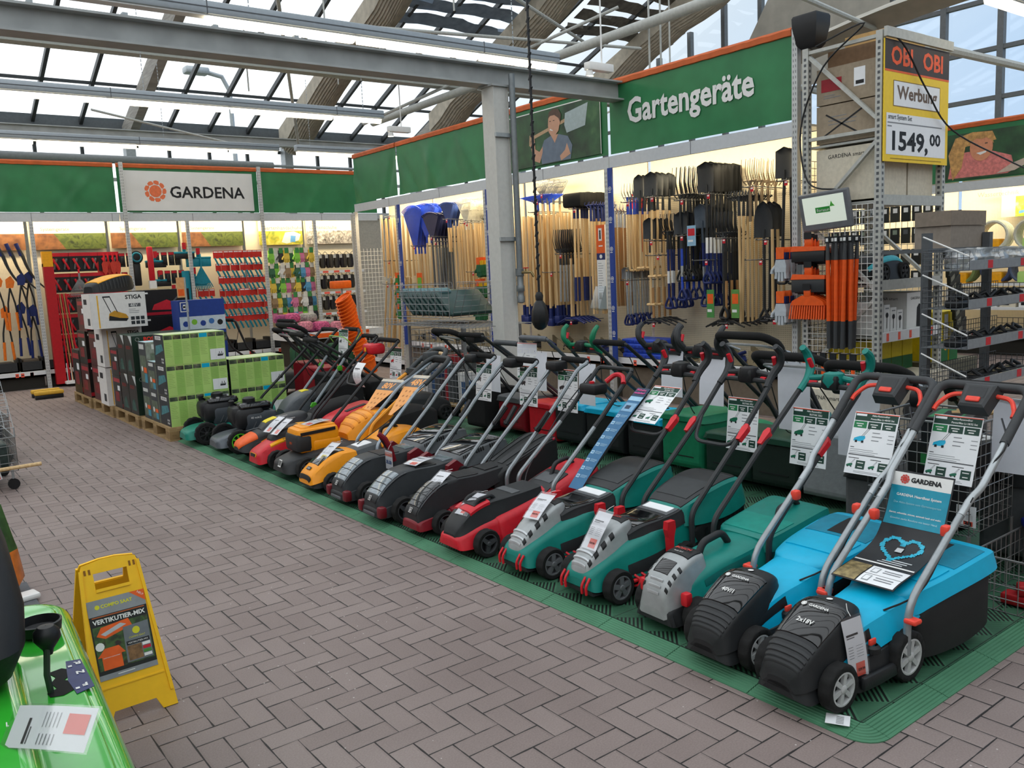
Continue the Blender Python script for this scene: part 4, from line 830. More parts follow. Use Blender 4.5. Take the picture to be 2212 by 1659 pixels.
        b = MB(); b.rbox(1.08, 1.2, .05, .17, .88, .95, .02, BLK); b.build('switch_box', t)
        for s in (-1, 1): b = MB(); b.tube([(xs+.24, s*(hw-.005), .55), (xs+.34, s*(hw+.008), .66)], .017, BLK, 7); b.lathe([(.018, -.012), (.018, .012), (.001, .014)], BLK, 10, (xs+.25, s*hw, .56), 'y'); b.build('quick_release', t)
    cable(t, [(1.1, hw-.06, .9), (.98, hw-.03, .78), (.85, hw-.02, .66), (.7, hw-.03, .5), (.55, hw-.06, .36), (.45, .05, .3)])
    return t
mower_red('bright red mower with black hood and red carrying frame', 2.66, 3.985, -.02, 'red', .2)
mower_red('black mower with a red bumper and black ribbed grass box', 2.70, 4.46, -.02, 'black', .175)
mower_red('dark red and grey mower nearer the black ribbed one', 2.66, 4.91, -.02, 'big', .215)
mower_red('dark red and grey mower carrying the bent price card, beside the yellow one', 2.69, 5.46, -.02, 'big', .215)
# --- yellow mowers
OR2 = M('#f39a12', .36, var=.04); DKB = M('#25282a', .5, bump=.05)
t = thing('lawn_mower', 'small yellow mower with black wheels and a tag with yellow price', 'lawn mower', (2.67, 5.97, MZ), -.02)
wheels(t, .42, .08, .095, .22, .22, .055, 'dark', 'three')
part(t, 'deck', ([(-.14, .1, .09, .05, .07, .09), (-.1, .14, .13, .045, .09, .12), (.08, .15, .14, .05, .12, .15), (.12, .185, .17, .05, .14, .17), (.36, .185, .17, .05, .16, .2), (.5, .15, .13, .1, .2, .25)], DKB))
P = part(t, 'hood', ([(-.15, .1, .08, .07, .09, .11), (-.135, .135, .11, .08, .12, .15), (-.08, .145, .12, .09, .16, .2), (.0, .145, .12, .11, .21, .255), (.1, .15, .125, .14, .25, .29), (.18, .15, .125, .16, .26, .29), (.24, .14, .11, .2, .26, .28)], OR2), extra=lambda b, P: (patch(b, P, 2.2, 4.6, 5.0, 9.0, .004, SMK, 6, 5), patch(b, P, .1, .8, 2.5, 11.5, .004, BLK, 2, 8)), label='yellow front hood')
b = MB(); T = pframe(P, 1.6, 7, .004); b.rect(T, -.035, .035, -.014, .014, BLK, .001); b.text('STIGA', T, WHT, w=.055, z=.002); b.build('badge', t)
part(t, 'top_deck', ([(.2, .12, .1, .2, .25, .275), (.3, .13, .11, .22, .27, .295), (.42, .13, .11, .25, .29, .31), (.5, .12, .1, .26, .3, .32)], M('#4a4e51', .5)), extra=lambda b, P: patch(b, P, .8, 1.8, 5.4, 8.6, .004, PAP, 3, 4))
part(t, 'grass_box', ([(.46, .14, .13, .1, .2, .25), (.55, .18, .17, .07, .25, .3), (.75, .19, .18, .08, .28, .33), (.82, .17, .16, .14, .29, .32)], BLK))
g = [o for o in bpy.data.objects if o.parent == t and o.name.startswith('grass_box')][0]
part(g, 'lid', ([(.45, .15, .12, .27, .3, .32), (.52, .185, .16, .27, .33, .36), (.66, .195, .165, .28, .355, .39), (.78, .185, .15, .28, .35, .38), (.82, .14, .11, .3, .34, .36)], OR2), label='yellow lid'); b = MB(); b.tube([(.5, 0, .34), (.52, 0, .4), (.62, 0, .42), (.66, 0, .38)], .015, BLK, 9, .03); b.build('box_handle', t)
uhandle(t, [(.38, .16), (.38, .3), (.78, .68), (1.1, .86)], .2, .15, .0145, M('#9aa4ad', .35, .5), foam=FOAM); cable(t, [(1, -.14, .82), (.8, -.16, .7), (.6, -.1, .5), (.3, 0, .3)])
b = MB(); b.tube([(.85, -.16, .72), (1.05, -.16, .86), (1.12, -.12, .9), (1.12, .12, .9), (1.05, .16, .86), (.85, .16, .72)], .019, M('#34383a', .55), 10, .06); b.build('handle_loop', t)
t = thing('lawn_mower', 'black deck mower with bulky orange motor block and orange chute', 'lawn mower', (2.70, 6.53, MZ), -.02); SB = M('#2b2d2f', .5, bump=.06)
wheels(t, .58, .095, .12, .25, .25, .06, 'dark', 'three')
part(t, 'deck', ([(-.16, .1, .08, .07, .1, .13), (-.13, .16, .13, .06, .13, .16), (0, .19, .16, .06, .16, .2), (.15, .23, .2, .06, .18, .23), (.4, .23, .2, .06, .2, .25), (.55, .2, .17, .1, .22, .27), (.68, .16, .13, .15, .26, .3)], SB))
b = MB(); b.rbox(-.02, .34, -.13, .13, .2, .40, .035, OR2, 3); b.rbox(-.035, .1, -.135, .135, .21, .36, .03, SB, 3); b.rbox(.1, .345, -.136, .136, .2, .3, .02, OR2, 3)
for s in (-1, 1): b.bar((.0, s*.132, .36), (.3, s*.132, .375), .01, .025, BLK)
b.rbox(.02, .33, -.1, .1, .37, .415, .03, OR2, 3); o = b.build('motor_cover', t); o['label'] = 'orange motor cover with black band'
b = MB(); T = frame((-.036, 0, .28), (0, -1, 0), (0, 0, 1)); b.text('80V', T, ORG, w=.05); T = frame((-.135, -.06, .135), (0, -1, 0), (.35, 0, .93)); b.rect(T, -.03, .03, -.03, .03, WHT, .03)
for k in range(9): b.rect(T, -.026+k*.006, -.023+k*.006, -.02, .022, INK, .031)
b.build('barcode_label', t)
part(t, 'chute', ([(.42, .12, .1, .22, .28, .3), (.5, .17, .14, .24, .36, .4), (.62, .185, .16, .26, .41, .46), (.76, .18, .16, .3, .43, .47), (.84, .15, .13, .36, .43, .45)], OR2), extra=lambda b, P: [patch(b, P, .6+.5*q, .75+.5*q, 3, 11, .004, M('#d98208', .4), 1, 8) for q in range(4)], label='orange rear chute')
part(t, 'grass_bag', ([(.7, .17, .15, .1, .3, .36), (.85, .21, .19, .08, .36, .42), (1.1, .21, .19, .1, .4, .45), (1.25, .18, .16, .18, .38, .42), (1.29, .12, .1, .24, .35, .38)], M('#1c1d1e', .8)))
b = MB(); b.tube([(.72, .03, .42), (.78, .03, .48), (1.0, .03, .5), (1.06, .03, .46)], .014, BLK, 8, .04); b.build('bag_handle', t)
b = MB(); b.tube([(.55, -.2, .2), (.6, -.2, .36), (1.0, -.17, .62), (1.2, -.15, .74)], .016, M('#f0a030', .4), 8, .05); b.build('handle_tube', t); b = MB(); b.tube([(.55, .2, .2), (.6, .2, .36), (1.0, .17, .62), (1.2, .15, .74)], .016, M('#f0a030', .4), 8, .05); b.build('handle_tube', t)
b = MB(); G4 = M('#3d4143', .55); b.tube([(1.15, -.15, .71), (1.28, -.17, .80), (1.42, -.13, .90), (1.44, 0, .92), (1.42, .13, .9), (1.28, .17, .8), (1.15, .15, .71)], .022, G4, 10, .05); b.rbox(1.26, 1.4, -.05, .05, .8, .9, .02, G4); b.bar((1.18, -.15, .735), (1.18, .15, .735), .06, .05, G4); b.build('handle_grip', t)
for s in (-1, 1): b = MB(); b.tube([(1.38, s*.06, .885), (1.4, s*.1, .88), (1.36, s*.13, .86)], .014, M('#d9b98c', .5), 8, .02); b.build('trigger', t)
# --- red mower with yellow stripe, narrow orange mower behind it
t = thing('lawn_mower', 'red mower with a yellow stripe and black battery cap beside the orange block', 'lawn mower', (2.68, 7.05, MZ), -.02)
wheels(t, .44, .085, .1, .2, .2, .055, 'black', 'disc')
P = part(t, 'deck', ([(-.15, .1, .08, .06, .09, .12), (-.13, .14, .12, .06, .13, .16), (-.05, .15, .12, .07, .17, .21), (.08, .16, .13, .08, .21, .26), (.25, .17, .14, .1, .23, .28), (.4, .165, .135, .13, .25, .3), (.55, .15, .12, .18, .28, .33)], RED), extra=lambda b, P: (patch(b, P, 2.2, 4.2, 3.0, 4.4, .006, YEL, 5, 3), patch(b, P, 2.2, 4.2, 9.6, 11, .006, YEL, 5, 3), patch(b, P, .15, .7, 5, 9, .004, YEL, 2, 4), patch(b, P, .25, .6, 5.4, 8.6, .006, BLK, 2, 4)), label='red deck')
b = MB(); T = pframe(P, 3.1, 3.6, .008); b.text('72V', T, INK, w=.06); b.build('lettering', t)
part(t, 'battery_cap', ([(.0, .07, .05, .2, .23, .25), (.05, .1, .08, .2, .27, .31), (.2, .11, .09, .22, .29, .34), (.34, .1, .08, .25, .3, .34), (.38, .06, .05, .27, .3, .32)], DKB), extra=lambda b, P: patch(b, P, 2.4, 3.2, 6, 8, .003, YEL, 3, 3))
part(t, 'grass_box', ([(.5, .13, .11, .15, .25, .3), (.58, .17, .14, .1, .3, .36), (.78, .185, .16, .12, .36, .42), (.95, .18, .16, .16, .4, .45), (.99, .15, .13, .22, .4, .44)], RED), e=5, label='red grass box', extra=lambda b, P: patch(b, P, 1.6, 2.6, 5.6, 6.4, .005, BLK, 4, 2))
uhandle(t, [(.48, .18), (.5, .34), (.95, .76), (1.2, .98)], .19, .2, .014, M('#242527', .45), foam=FOAM); b = MB(); b.tube([(.9, -.19, .72), (.82, -.12, .62), (.82, .12, .62), (.9, .19, .72)], .011, BLK, 8, .05); b.build('handle_brace', t)
b = MB(); b.rbox(1.08, 1.24, .1, .3, .86, .96, .03, RED); b.rect(frame((1.07, .2, .91), (0, -1, 0), (0, 0, 1)), -.02, .02, -.02, .02, YEL, 0); o = b.build('switch_housing', t); o['label'] = 'red switch housing with yellow square'
t = thing('lawn_mower', 'narrow mower with orange nose and black wheel beyond the red striped one', 'lawn mower', (2.72, 7.50, MZ), -.03)
wheels(t, .44, .09, .1, .19, .19, .05, 'black', 'eight')
part(t, 'deck', ([(-.17, .08, .06, .1, .12, .14), (-.14, .13, .1, .09, .15, .18), (-.03, .15, .12, .08, .19, .23), (.1, .16, .13, .08, .22, .27), (.4, .16, .13, .1, .25, .31), (.6, .14, .11, .16, .3, .36)], DKB), extra=lambda b, P: patch(b, P, .1, 2.2, 2.5, 11.5, .005, ORG, 5, 8))
part(t, 'motor_cap', ([(.05, .08, .06, .22, .25, .27), (.12, .11, .09, .22, .29, .33), (.3, .12, .1, .24, .32, .37), (.45, .11, .09, .27, .34, .38), (.5, .07, .05, .3, .34, .36)], M('#34373a', .45)), extra=lambda b, P: patch(b, P, .8, 1.5, 5.6, 8.4, .004, M('#e8d21c', .5), 3, 4)); uhandle(t, [(.46, .2), (.5, .36), (.95, .8), (1.2, 1.0)], .17, .16, .013, BLK, foam=FOAM)
part(t, 'grass_bag', ([(.55, .15, .13, .12, .3, .35), (.7, .18, .16, .1, .36, .42), (.95, .18, .16, .12, .4, .46), (1.0, .15, .13, .2, .4, .44)], M('#1b1b1c', .85)))
# --- big mowers with engine and fabric bag
def mower_engine(label, X, Y, rz, deck, rim, volt, hw=.27, full=True):
    t = thing('lawn_mower', label, 'lawn mower', (X, Y, MZ), rz)
    wheels(t, .72, .115, .12, hw, hw, .05, rim, 'eight')
    part(t, 'deck', ([(-.18, .12, .1, .06, .09, .12), (-.15, .17, .15, .06, .11, .15), (-.05, .19, .16, .06, .14, .18), (.12, .23, .2, .06, .15, .19), (.5, .235, .2, .06, .17, .22), (.62, .22, .18, .08, .2, .26), (.74, .19, .16, .12, .24, .32)], deck), extra=lambda b, P: [patch(b, P, 3.15+.12*q, 3.2+.12*q, 1.2, 2.6, .005, BLK, 1, 3) for q in range(6)])
    b = MB(); b.rbox(.02, .30, -.16, .1, .2, .4, .05, BLK, 3); b.rbox(.1, .42, -.17, .08, .17, .36, .04, M('#3a4046', .5), 3); b.rbox(.0, .14, -.12, .12, .24, .42, .05, BLK, 3); b.rbox(.06, .38, -.13, .12, .36, .45, .04, GLOSS, 3); b.lathe([(.06, 0), (.06, .03), (.04, .045), (.001, .045)], BLK, 16, (.2, .02, .445)); b.lathe([(.02, 0), (.03, .05), (.01, .06)], BLK, 10, (.05, .08, .41))
    for q in range(5): b.bar((.16+.05*q, -.172, .2), (.2+.05*q, -.172, .27), .006, .008, GRY)
    if volt: b.text(volt, frame((.2, -.172, .31), (1, 0, 0), (0, 0, 1)), WHT, w=.1, z=.001)
    b.build('motor', t)
    if not full: uhandle(t, [(.66, .2), (.7, .34), (1.2, .78), (1.45, 1.02)], .2, .2, .014, BLK, foam=FOAM); return t
    part(t, 'rear_flap', ([(.5, .13, .11, .22, .3, .33), (.58, .16, .14, .24, .38, .42), (.72, .17, .15, .3, .44, .49), (.82, .16, .14, .36, .46, .49)], M('#4a4f54', .4)), extra=lambda b, P: patch(b, P, 1.9, 2.5, 5.8, 7.4, .004, M('#e0cf20', .5), 2, 2))
    part(t, 'grass_bag', ([(.76, .2, .19, .12, .36, .42), (.88, .22, .21, .08, .42, .48), (1.25, .22, .21, .1, .5, .56), (1.32, .18, .17, .2, .5, .54)], M('#1a1a1b', .9, bump=.2, bscale=300)), e=8)
    b = MB(); b.text('TURBO', frame((1.0, -.232, .25), (1, 0, 0), (0, 0, 1)), M('#b9bcbe', .6), w=.34, z=.001, bold=.03); b.build('bag_lettering', t)
    HM = M('#7e868b', .35, .5); LG = M('#4fae2a', .4)
    for s in (-1, 1):
        b = MB(); b.tube([(.7, s*.235, .16), (.72, s*.235, .32), (1.0, s*.23, .64), (1.16, s*.225, .84)], .016, HM, 8, .05); b.tube([(1.12, s*.225, .79), (1.24, s*.22, .93)], .022, FOAM, 8); b.build('handle_tube', t)
        b = MB(); b.lathe([(.001, -.02), (.035, -.015), (.04, 0), (.02, .015), (.001, .02)], LG, 6, (.75, s*.25, .36), 'y'); b.lathe([(.001, -.02), (.03, -.015), (.03, 0), (.02, .015), (.001, .02)], LG, 6, (1.05, s*.24, .70), 'y'); b.build('green_knob', t)
    b = MB(); b.tube([(1.22, -.22, .91), (1.3, -.215, 1.02), (1.32, -.17, 1.06), (1.32, .17, 1.06), (1.3, .215, 1.02), (1.22, .22, .91)], .016, BLK, 8, .06); b.tube([(1.32, -.15, 1.06), (1.32, .15, 1.06)], .021, FOAM, 8); b.build('handle_grip', t)
    b = MB(); b.tube([(1.2, -.23, .93), (1.14, -.2, 1.0), (1.14, .2, 1.0), (1.2, .23, .93)], .006, M('#8fbf5a', .4), 6, .04); b.tube([(1.25, -.22, .95), (1.28, -.3, 1.04), (1.2, -.26, .9)], .005, M('#a8b94a', .4), 6); b.build('safety_bar', t)
    b = MB(); b.tube([(.05, -.24, .2), (.5, -.22, .26), (.7, -.23, .27), (.74, -.25, .2)], .007, GRY, 6, .03); b.build('drive_rod', t)
    return t
mower_engine('big dark grey mower with lime green wheel hubs and black fabric bag', 2.70, 8.06, -.05, M('#5b6167', .35, .3), 'green', '40 volt/2', .285)
mower_engine('teal decked mower mostly behind the one with lime green wheels', 2.62, 8.74, -.05, M('#0f7a68', .4), 'black', '', .25, False)
# --- second row, seen from behind: grass boxes and handle bars
def back_mower(label, X, Y, rz, box, lid, boxz=(.05, .34), hw=.19, xr=.95, gkind='bar', grip=None, tube=None, zt=1.0, xt=1.35, bag=False, lidz=.06, e=5, lx=None):
    """mower facing away from the aisle; its rear with the grass box points at the viewer"""
    t = thing('lawn_mower', label, 'lawn mower', (X, Y, 0 if X > 5.85 else MZ), PI+rz, 'second row of mowers'); k = hw/.19; HB = tube or M('#2f3133', .45)
    wheels(t, .5, .085, .1, hw+.01, hw+.01, .05, 'black', 'disc')
    part(t, 'deck', ([(-.15, .1, .08, .06, .1, .13), (-.1, .15, .13, .05, .15, .2), (.1, .18, .15, .05, .22, .3), (.3, .18, .15, .06, .24, .31), (.5, .15, .13, .1, .25, .3)], lid if lid else DKB))
    z0, z1 = boxz; x1 = xr
    part(t, 'grass_box', ([(.5, hw*.8, hw*.75, z0+.05, z1-.08, z1-.04), (.58, hw*.97, hw*.95, z0, z1-.05, z1), (x1-.08, hw, hw, z0, z1-.03, z1+.01), (x1-.02, hw*.97, hw*.98, z0+.02, z1-.03, z1+.01), (x1, hw*.85, hw*.88, z0+.06, z1-.05, z1-.01)], box), e=9, extra=(lambda b, P: [b.bar((x1+.002, -hw*.6, z0+.1), (x1+.002, hw*.6, z0+.1), .006, .006, BLK)]) if not bag else None)
    if lid:
        g = [o for o in bpy.data.objects if o.parent == t and o.name.startswith('grass_box')][0]; q = lidz
        part(g, 'lid', ([(.46, hw*.8, hw*.7, z1-.04, z1-.01, z1+.01), (.54, hw*1.0, hw*.9, z1-.02, z1+.01, z1+q*.7), (x1-.1, hw*1.05, hw*.95, z1-.01, z1+.03, z1+q), (x1, hw*1.03, hw*.95, z1, z1+.03, z1+q*.9), (x1+.02, hw*.9, hw*.8, z1+.005, z1+.02, z1+q*.7)], lid), e=e)
    if gkind == 'teal': uhandle(t, [(.5, .2), (.5, .34), (.95, .7), (xt-.04, zt-.06)], hw, .16, .014, HB); bosch_grip(t, xt, zt, grip, RED)
    elif gkind == 'loop':
        b = MB(); b.tube([(.55, -hw, .3), (.95, -hw*1.05, zt-.3), (xt-.1, -hw*1.1, zt-.05), (xt, -hw*.95, zt), (xt, hw*.95, zt), (xt-.1, hw*1.1, zt-.05), (.95, hw*1.05, zt-.3), (.55, hw, .3)], .016, HB, 8, .1, seg=6); b.build('handle_tube', t)
        b = MB(); b.tube([(xt-.14, -hw*1.09, zt-.09), (xt-.1, -hw*1.1, zt-.05), (xt, -hw*.95, zt), (xt, hw*.95, zt), (xt-.1, hw*1.1, zt-.05), (xt-.14, hw*1.09, zt-.09)], .026, FOAM, 10, .08, seg=6); b.build('handle_grip', t)
        b = MB(); b.tube([(xt-.25, -hw*1.02, zt-.12), (xt-.05, -hw*.9, zt-.06), (xt-.03, hw*.9, zt-.06), (xt-.25, hw*1.02, zt-.12)], .008, SILV, 8, .08); b.lathe([(.001, -.03), (.05, -.02), (.05, .03), (.001, .04)], BLK, 14, (xt-.22, hw*1.0, zt-.18), 'y'); b.build('bail_bar', t)
    else:
        uhandle(t, [(.5, .2), (.5, .34), (.95, .7), (xt, zt)], hw, hw*.9, .015, HB, foam=grip or FOAM)
        if gkind == 'box': b = MB(); b.rbox(xt-.1, xt+.03, -.07, .07, zt-.06, zt+.03, .02, BLK); b.build('switch_box', t)
    cable(t, [(xt-.1, hw*.5, zt-.1), (1.1, hw*.6, .6), (.95, hw*.4, .45), (.7, 0, .4)])
    return t
DGN = M('#1d4636', .45); PGRN = M('#1a7a55', .42); FAB = M('#161617', .95, bump=.3, bscale=300); GFAB = M('#8f9396', .85, bump=.25, bscale=60)
back_mower('mower with black fabric bag beside the wire crate on its pallet', 5.72, 6.92, 0, FAB, None, (.04, .44), .18, .95, 'loop', zt=1.04, xt=1.3, bag=True)
back_mower('mower with dark red grass box and grey lid, next to the black fabric bag', 5.82, 6.48, 0, DRED, GRY, (.05, .33), .2, .95, 'box', lidz=.07)
back_mower('mower with bright red grass box in the second row', 5.86, 6.04, 0, RED, RED, (.04, .34), .19, .97, 'bar', M('#45494d', .6), M('#3e4246', .5), .96, 1.32)
back_mower('mower with turquoise lid next to the bright red grass box', 5.80, 5.60, 0, M('#1f2325', .55), TURQ, (.05, .36), .2, .95, 'bar', M('#5a5e63', .6), M('#55595d', .5), 1.0, 1.3)
back_mower('middle one of the mowers with turquoise lids in the second row', 5.82, 5.14, 0, M('#1d2022', .55), TURQ, (.05, .36), .215, 1.0, 'teal', PGRN, None, .96, 1.2)
back_mower('mower with turquoise lid next to the tall green grass box', 5.85, 4.68, 0, M('#1d2022', .55), TURQ, (.05, .34), .19, 1.02, 'bar')
back_mower('mower with tall green grass box behind the blue banderole', 5.82, 4.24, 0, PGRN, PGRN, (.06, .42), .2, 1.05, 'teal', DGR, None, 1.0, 1.25)
back_mower('mower with dark green lidded grass box, nearer the tall green one', 5.80, 3.80, 0, M('#152c24', .5), DGN, (.06, .33), .2, 1.05, 'teal', DGR, None, 1.0, 1.3)
back_mower('mower with dark green lidded grass box nearer the grey fabric bag', 5.74, 3.40, 0, M('#14241e', .55), DGN, (.06, .36), .19, 1.0, 'loop', zt=1.12, xt=1.35)
back_mower('mower with grey fabric bag behind the flat lidded teal mower', 5.72, 2.96, .0, GFAB, None, (.06, .48), .22, 1.0, 'loop', zt=1.03, xt=1.5, bag=True)
back_mower('mower with grey bag and black ribbed lid behind the turquoise mowers', 5.42, 2.44, .02, M('#5f6163', .85, bump=.2), M('#26282a', .5), (.04, .36), .2, 1.12, 'loop', zt=1.02, xt=1.32, bag=True, lidz=.08)
back_mower('mower with a chrome bail handle and grey bag next to the red basket', 5.45, 1.72, 0, M('#585b5d', .85, bump=.2), M('#303335', .5), (.05, .42), .24, 1.0, 'loop', zt=.97, xt=1.38, bag=True, lidz=.1)
# far group behind the green boxes
LUXB = M('#151516', .9, bump=.2, bscale=300)
for i, (x, y, bx, n, gk, xt, zt) in enumerate(((4.98, 8.0, LUXB, 'mower with black fabric bag and white round emblem, nearest the orange chute', 'bar', 1.35, .96), (4.98, 8.5, LUXB, 'second black bagged mower with white round emblem', 'bar', 1.3, 1.0), (4.98, 9.05, LUXB, 'black bagged mower behind the lime green wheels', 'loop', 1.25, 1.1), (5.3, 9.9, M('#8e1422', .5), 'mower with large red grass box behind the green cartons', 'loop', 1.3, 1.0), (5.5, 10.7, DRED, 'dark red scarifier with black handle near the clog shelf', 'bar', 1.1, 1.05), (5.0, 11.6, DRED, 'dark red scarifier behind the smaller carton stack', 'bar', 1.1, 1.08))):
    t = back_mower(n, x, y, .05*i-.1, bx, None, (.06, .5), .24, .85 if i < 3 else .95, gk, zt=zt, xt=xt, bag=True)
    if i < 2:
        b = MB(); T = frame((.955, 0, .26), (0, -1, 0), (0, 0, 1)); T = frame((.857, 0, .27), (0, 1, 0), (0, 0, 1)); b.rect(T, -.1, .1, -.12, .1, M('#202022', .7), .0); b.lathe([(.07, 0), (.075, .002), (.08, 0)], WHT, 24, (.858, 0, .28), 'x'); b.text('LUX', T, WHT, w=.09, y=.01, z=.003); b.text('TOOLS', T, WHT, w=.1, y=-.1, z=.003); b.build('emblem', t)
# ---------------------------------------------------------------- info sheets, banderoles and price tags
def mini_mower(b, T, x, y, s, m, z):
    """small printed drawing of a mower"""
    P = lambda pts, mm, q=0: b.poly([(x+a*s, y+c*s) for a, c in pts], T, mm, z+q)
    P([(-.5, -.3), (.3, -.3), (.5, 0), (.45, .2), (0, .15), (-.45, -.05)], m); P([(-.35, -.42), (-.15, -.42), (-.15, -.22), (-.35, -.22)], INK, .0002); P([(.2, -.42), (.4, -.42), (.4, -.22), (.2, -.22)], INK, .0002)
    for a, c in (((.1, .1), (.6, .85)), ((.25, .1), (.75, .85))): P([a, (a[0]+.04, a[1]), (c[0]+.04, c[1]), c], GRY)
    P([(.6, .82), (.8, .82), (.8, .88), (.6, .88)], GRY)
def lines(b, T, x, y, w, n, dy, m=TXT, h=.0022, seed=1):
    r = random.Random(seed)
    for k in range(n): b.rect(T, x, x+w*r.uniform(.55, 1), y-k*dy-h, y-k*dy, m, .0006)
def sheetframe(P, right, down):
    x = V(right).normalized(); y = -V(down); z = x.cross(y).normalized(); y = z.cross(x)
    return Matrix(((x[0], y[0], z[0], 0), (x[1], y[1], z[1], 0), (x[2], y[2], z[2], 0), (0, 0, 0, 1)))
def page(t, T, w, h, m, curl=0., name='paper', n=6):
    b = MB(); b.T = T; rings = []
    for k in range(n+1):
        q = k/n; rings.append([(-w/2, -h*q, curl*math.sin(PI*q)), (w/2, -h*q, curl*math.sin(PI*q)), (w/2, -h*q, curl*math.sin(PI*q)-.0008), (-w/2, -h*q, curl*math.sin(PI*q)-.0008)])
    b.loft(rings, m); return b
def info_sheet(label, P, right, down, title=('', ''), pic=TURQ, w=.21, h=.297, head=GRN_D, grp='price and data sheets on the mower handles'):
    t = thing('info_sheet', label, 'info sheet', P, 0, grp); T = sheetframe(P, right, down); b = page(t, T, w, h, PAP); b.build('paper', t)
    b = MB(); b.T = T; k = w/.21; z = .0006
    b.rect(I, -w/2, w/2, -.007*k, -.003*k, PRC, z); b.rect(I, -w/2+.004, w/2-.004, -.042*k, -.007*k, head, z); b.rect(I, -w/2+.008, -w/2+.058*k, -.02*k, -.01*k, PAP, z+.0003)
    if title[0]: b.text(title[0], I, WHT, w=.085*k, x=.02*k, y=-.015*k, z=z+.0004, bold=.02)
    if title[1]: b.text(title[1], I, WHT, w=.11*k if len(title[1]) > 14 else .07*k, x=.03*k, y=-.031*k, z=z+.0004, bold=.02)
    for q, mm in ((0, GRN_C if head is GRN_D else head), (1, head), (2, head)): b.rect(I, -w/2+.004+q*.068*k, -w/2+.066*k+q*.068*k, -.078*k, -.046*k, mm, z); b.rect(I, -w/2+.015+q*.068*k, -w/2+.05*k+q*.068*k, -.06*k, -.056*k, WHT, z+.0003); b.rect(I, -w/2+.022+q*.068*k, -w/2+.044*k+q*.068*k, -.071*k, -.066*k, WHT, z+.0003)
    mini_mower(b, I, -.062*k, -.125*k, .055*k, pic, z)
    for q in range(3): b.rect(I, -.005*k, .03*k+.012*(q % 2), -.098*k-q*.018*k, -.094*k-q*.018*k, TXT, z); b.rect(I, .07*k, .097*k, -.104*k-q*.018*k, -.101*k-q*.018*k, TXT, z)
    lines(b, I, -w/2+.008, -.17*k, .03*k, 1, .01, INK, .003); lines(b, I, -w/2+.008, -.18*k, .17*k, 3, .009*k, TXT, .002, 3); b.rect(I, -w/2+.006, w/2-.008, -.209*k, -.204*k, GRY, z)
    for q in (0, 1): b.rect(I, -.055*k+q*.105*k, -.012*k+q*.105*k, -.272*k, -.232*k, head, z); mini_mower(b, I, -.085*k+q*.105*k, -.255*k, .03*k, BOSG if pic is not RED else RED, z); b.rect(I, -w/2+.01+q*.105*k, -w/2+.06*k+q*.105*k, -.224*k, -.221*k, INK, z); b.rect(I, -.048*k+q*.105*k, -.02*k+q*.105*k, -.245*k, -.241*k, WHT, z+.0003); b.rect(I, -.045*k+q*.105*k, -.022*k+q*.105*k, -.264*k, -.26*k, WHT, z+.0003)
    lines(b, I, -.06*k, -.282*k, .14*k, 2, .006*k, TXT, .0018, 5); b.build('print', t); return t
def blank_sheet(label, P, right, down, w=.21, h=.297):
    t = thing('info_sheet', label, 'info sheet', P, 0, 'blank backs of sheets on the second row'); b = page(t, sheetframe(P, right, down), w, h, PAPB, .006); b.build('paper', t)
    b = MB(); b.T = sheetframe(P, right, down)
    for s in (-1, 1): b.tube([(s*w*.2, -.006, .0), (s*w*.2, .0, .006), (s*w*.2, .012, .0)], .0018, BLK, 5)
    b.build('cable_tie', t)
RT = (0, -1, 0)
info_sheet('data sheet with blue mower drawing on the nearest turquoise mower', (3.74, 1.735, .905), RT, (-.35, 0, -1), ('Akku-Rasenmäher', 'PowerMax Li-18/32 Set'))
info_sheet('data sheet with blue mower drawing on the turquoise mower marked 40V', (3.70, 2.085, .885), (.06, -1, 0), (-.42, 0, -1), ('Akku-Rasenmäher', 'PowerMax Li-40/32 Set'))
info_sheet('data sheet on the flat lidded teal mower, half behind the next sheet', (3.80, 2.50, .85), RT, (-.12, 0, -1), ('Akku-Rasenmäher', 'ROTAK 32LI'), BOSG)
info_sheet('data sheet below the handle of the teal mower with the upright price tag', (3.88, 2.98, .85), RT, (-.1, 0, -1), ('Akku-Rasenmäher', 'ROTAK 37LI'), BOSG)
info_sheet('data sheet lying tilted and shining on the handle above the blue banderole', (3.79, 3.46, .885), RT, (-.8, 0, -.62), ('Akku-Rasenmäher', 'ROTAK 34LI'), BOSG)
DRB = M('#5b1f24', .5)
info_sheet('data sheet with red label corner on the black mower with red bumper', (3.86, 4.45, .915), RT, (-.05, 0, -1), ('Akku-Rasenmäher', 'GE-CM 33 Li'), M('#3b3436', .5))
info_sheet('data sheet hanging from the handle of the nearer dark red and grey mower', (3.87, 4.90, .91), RT, (-.05, 0, -1), ('Akku-Rasenmäher', 'GE-CM 36 Li'), M('#3b3436', .5))
info_sheet('data sheet below the bar of the grey mower beside the yellow one', (3.86, 5.45, .90), RT, (-.08, 0, -1), ('', ''), M('#5a5052', .5))
info_sheet('data sheet with red mower drawing below the red switch housing', (3.93, 6.95, .95), RT, (-.1, 0, -1), ('', ''), RED)
info_sheet('data sheet with green header on the mower with lime green wheels', (3.95, 8.05, 1.09), RT, (-.1, 0, -1), ('', ''), GRY)
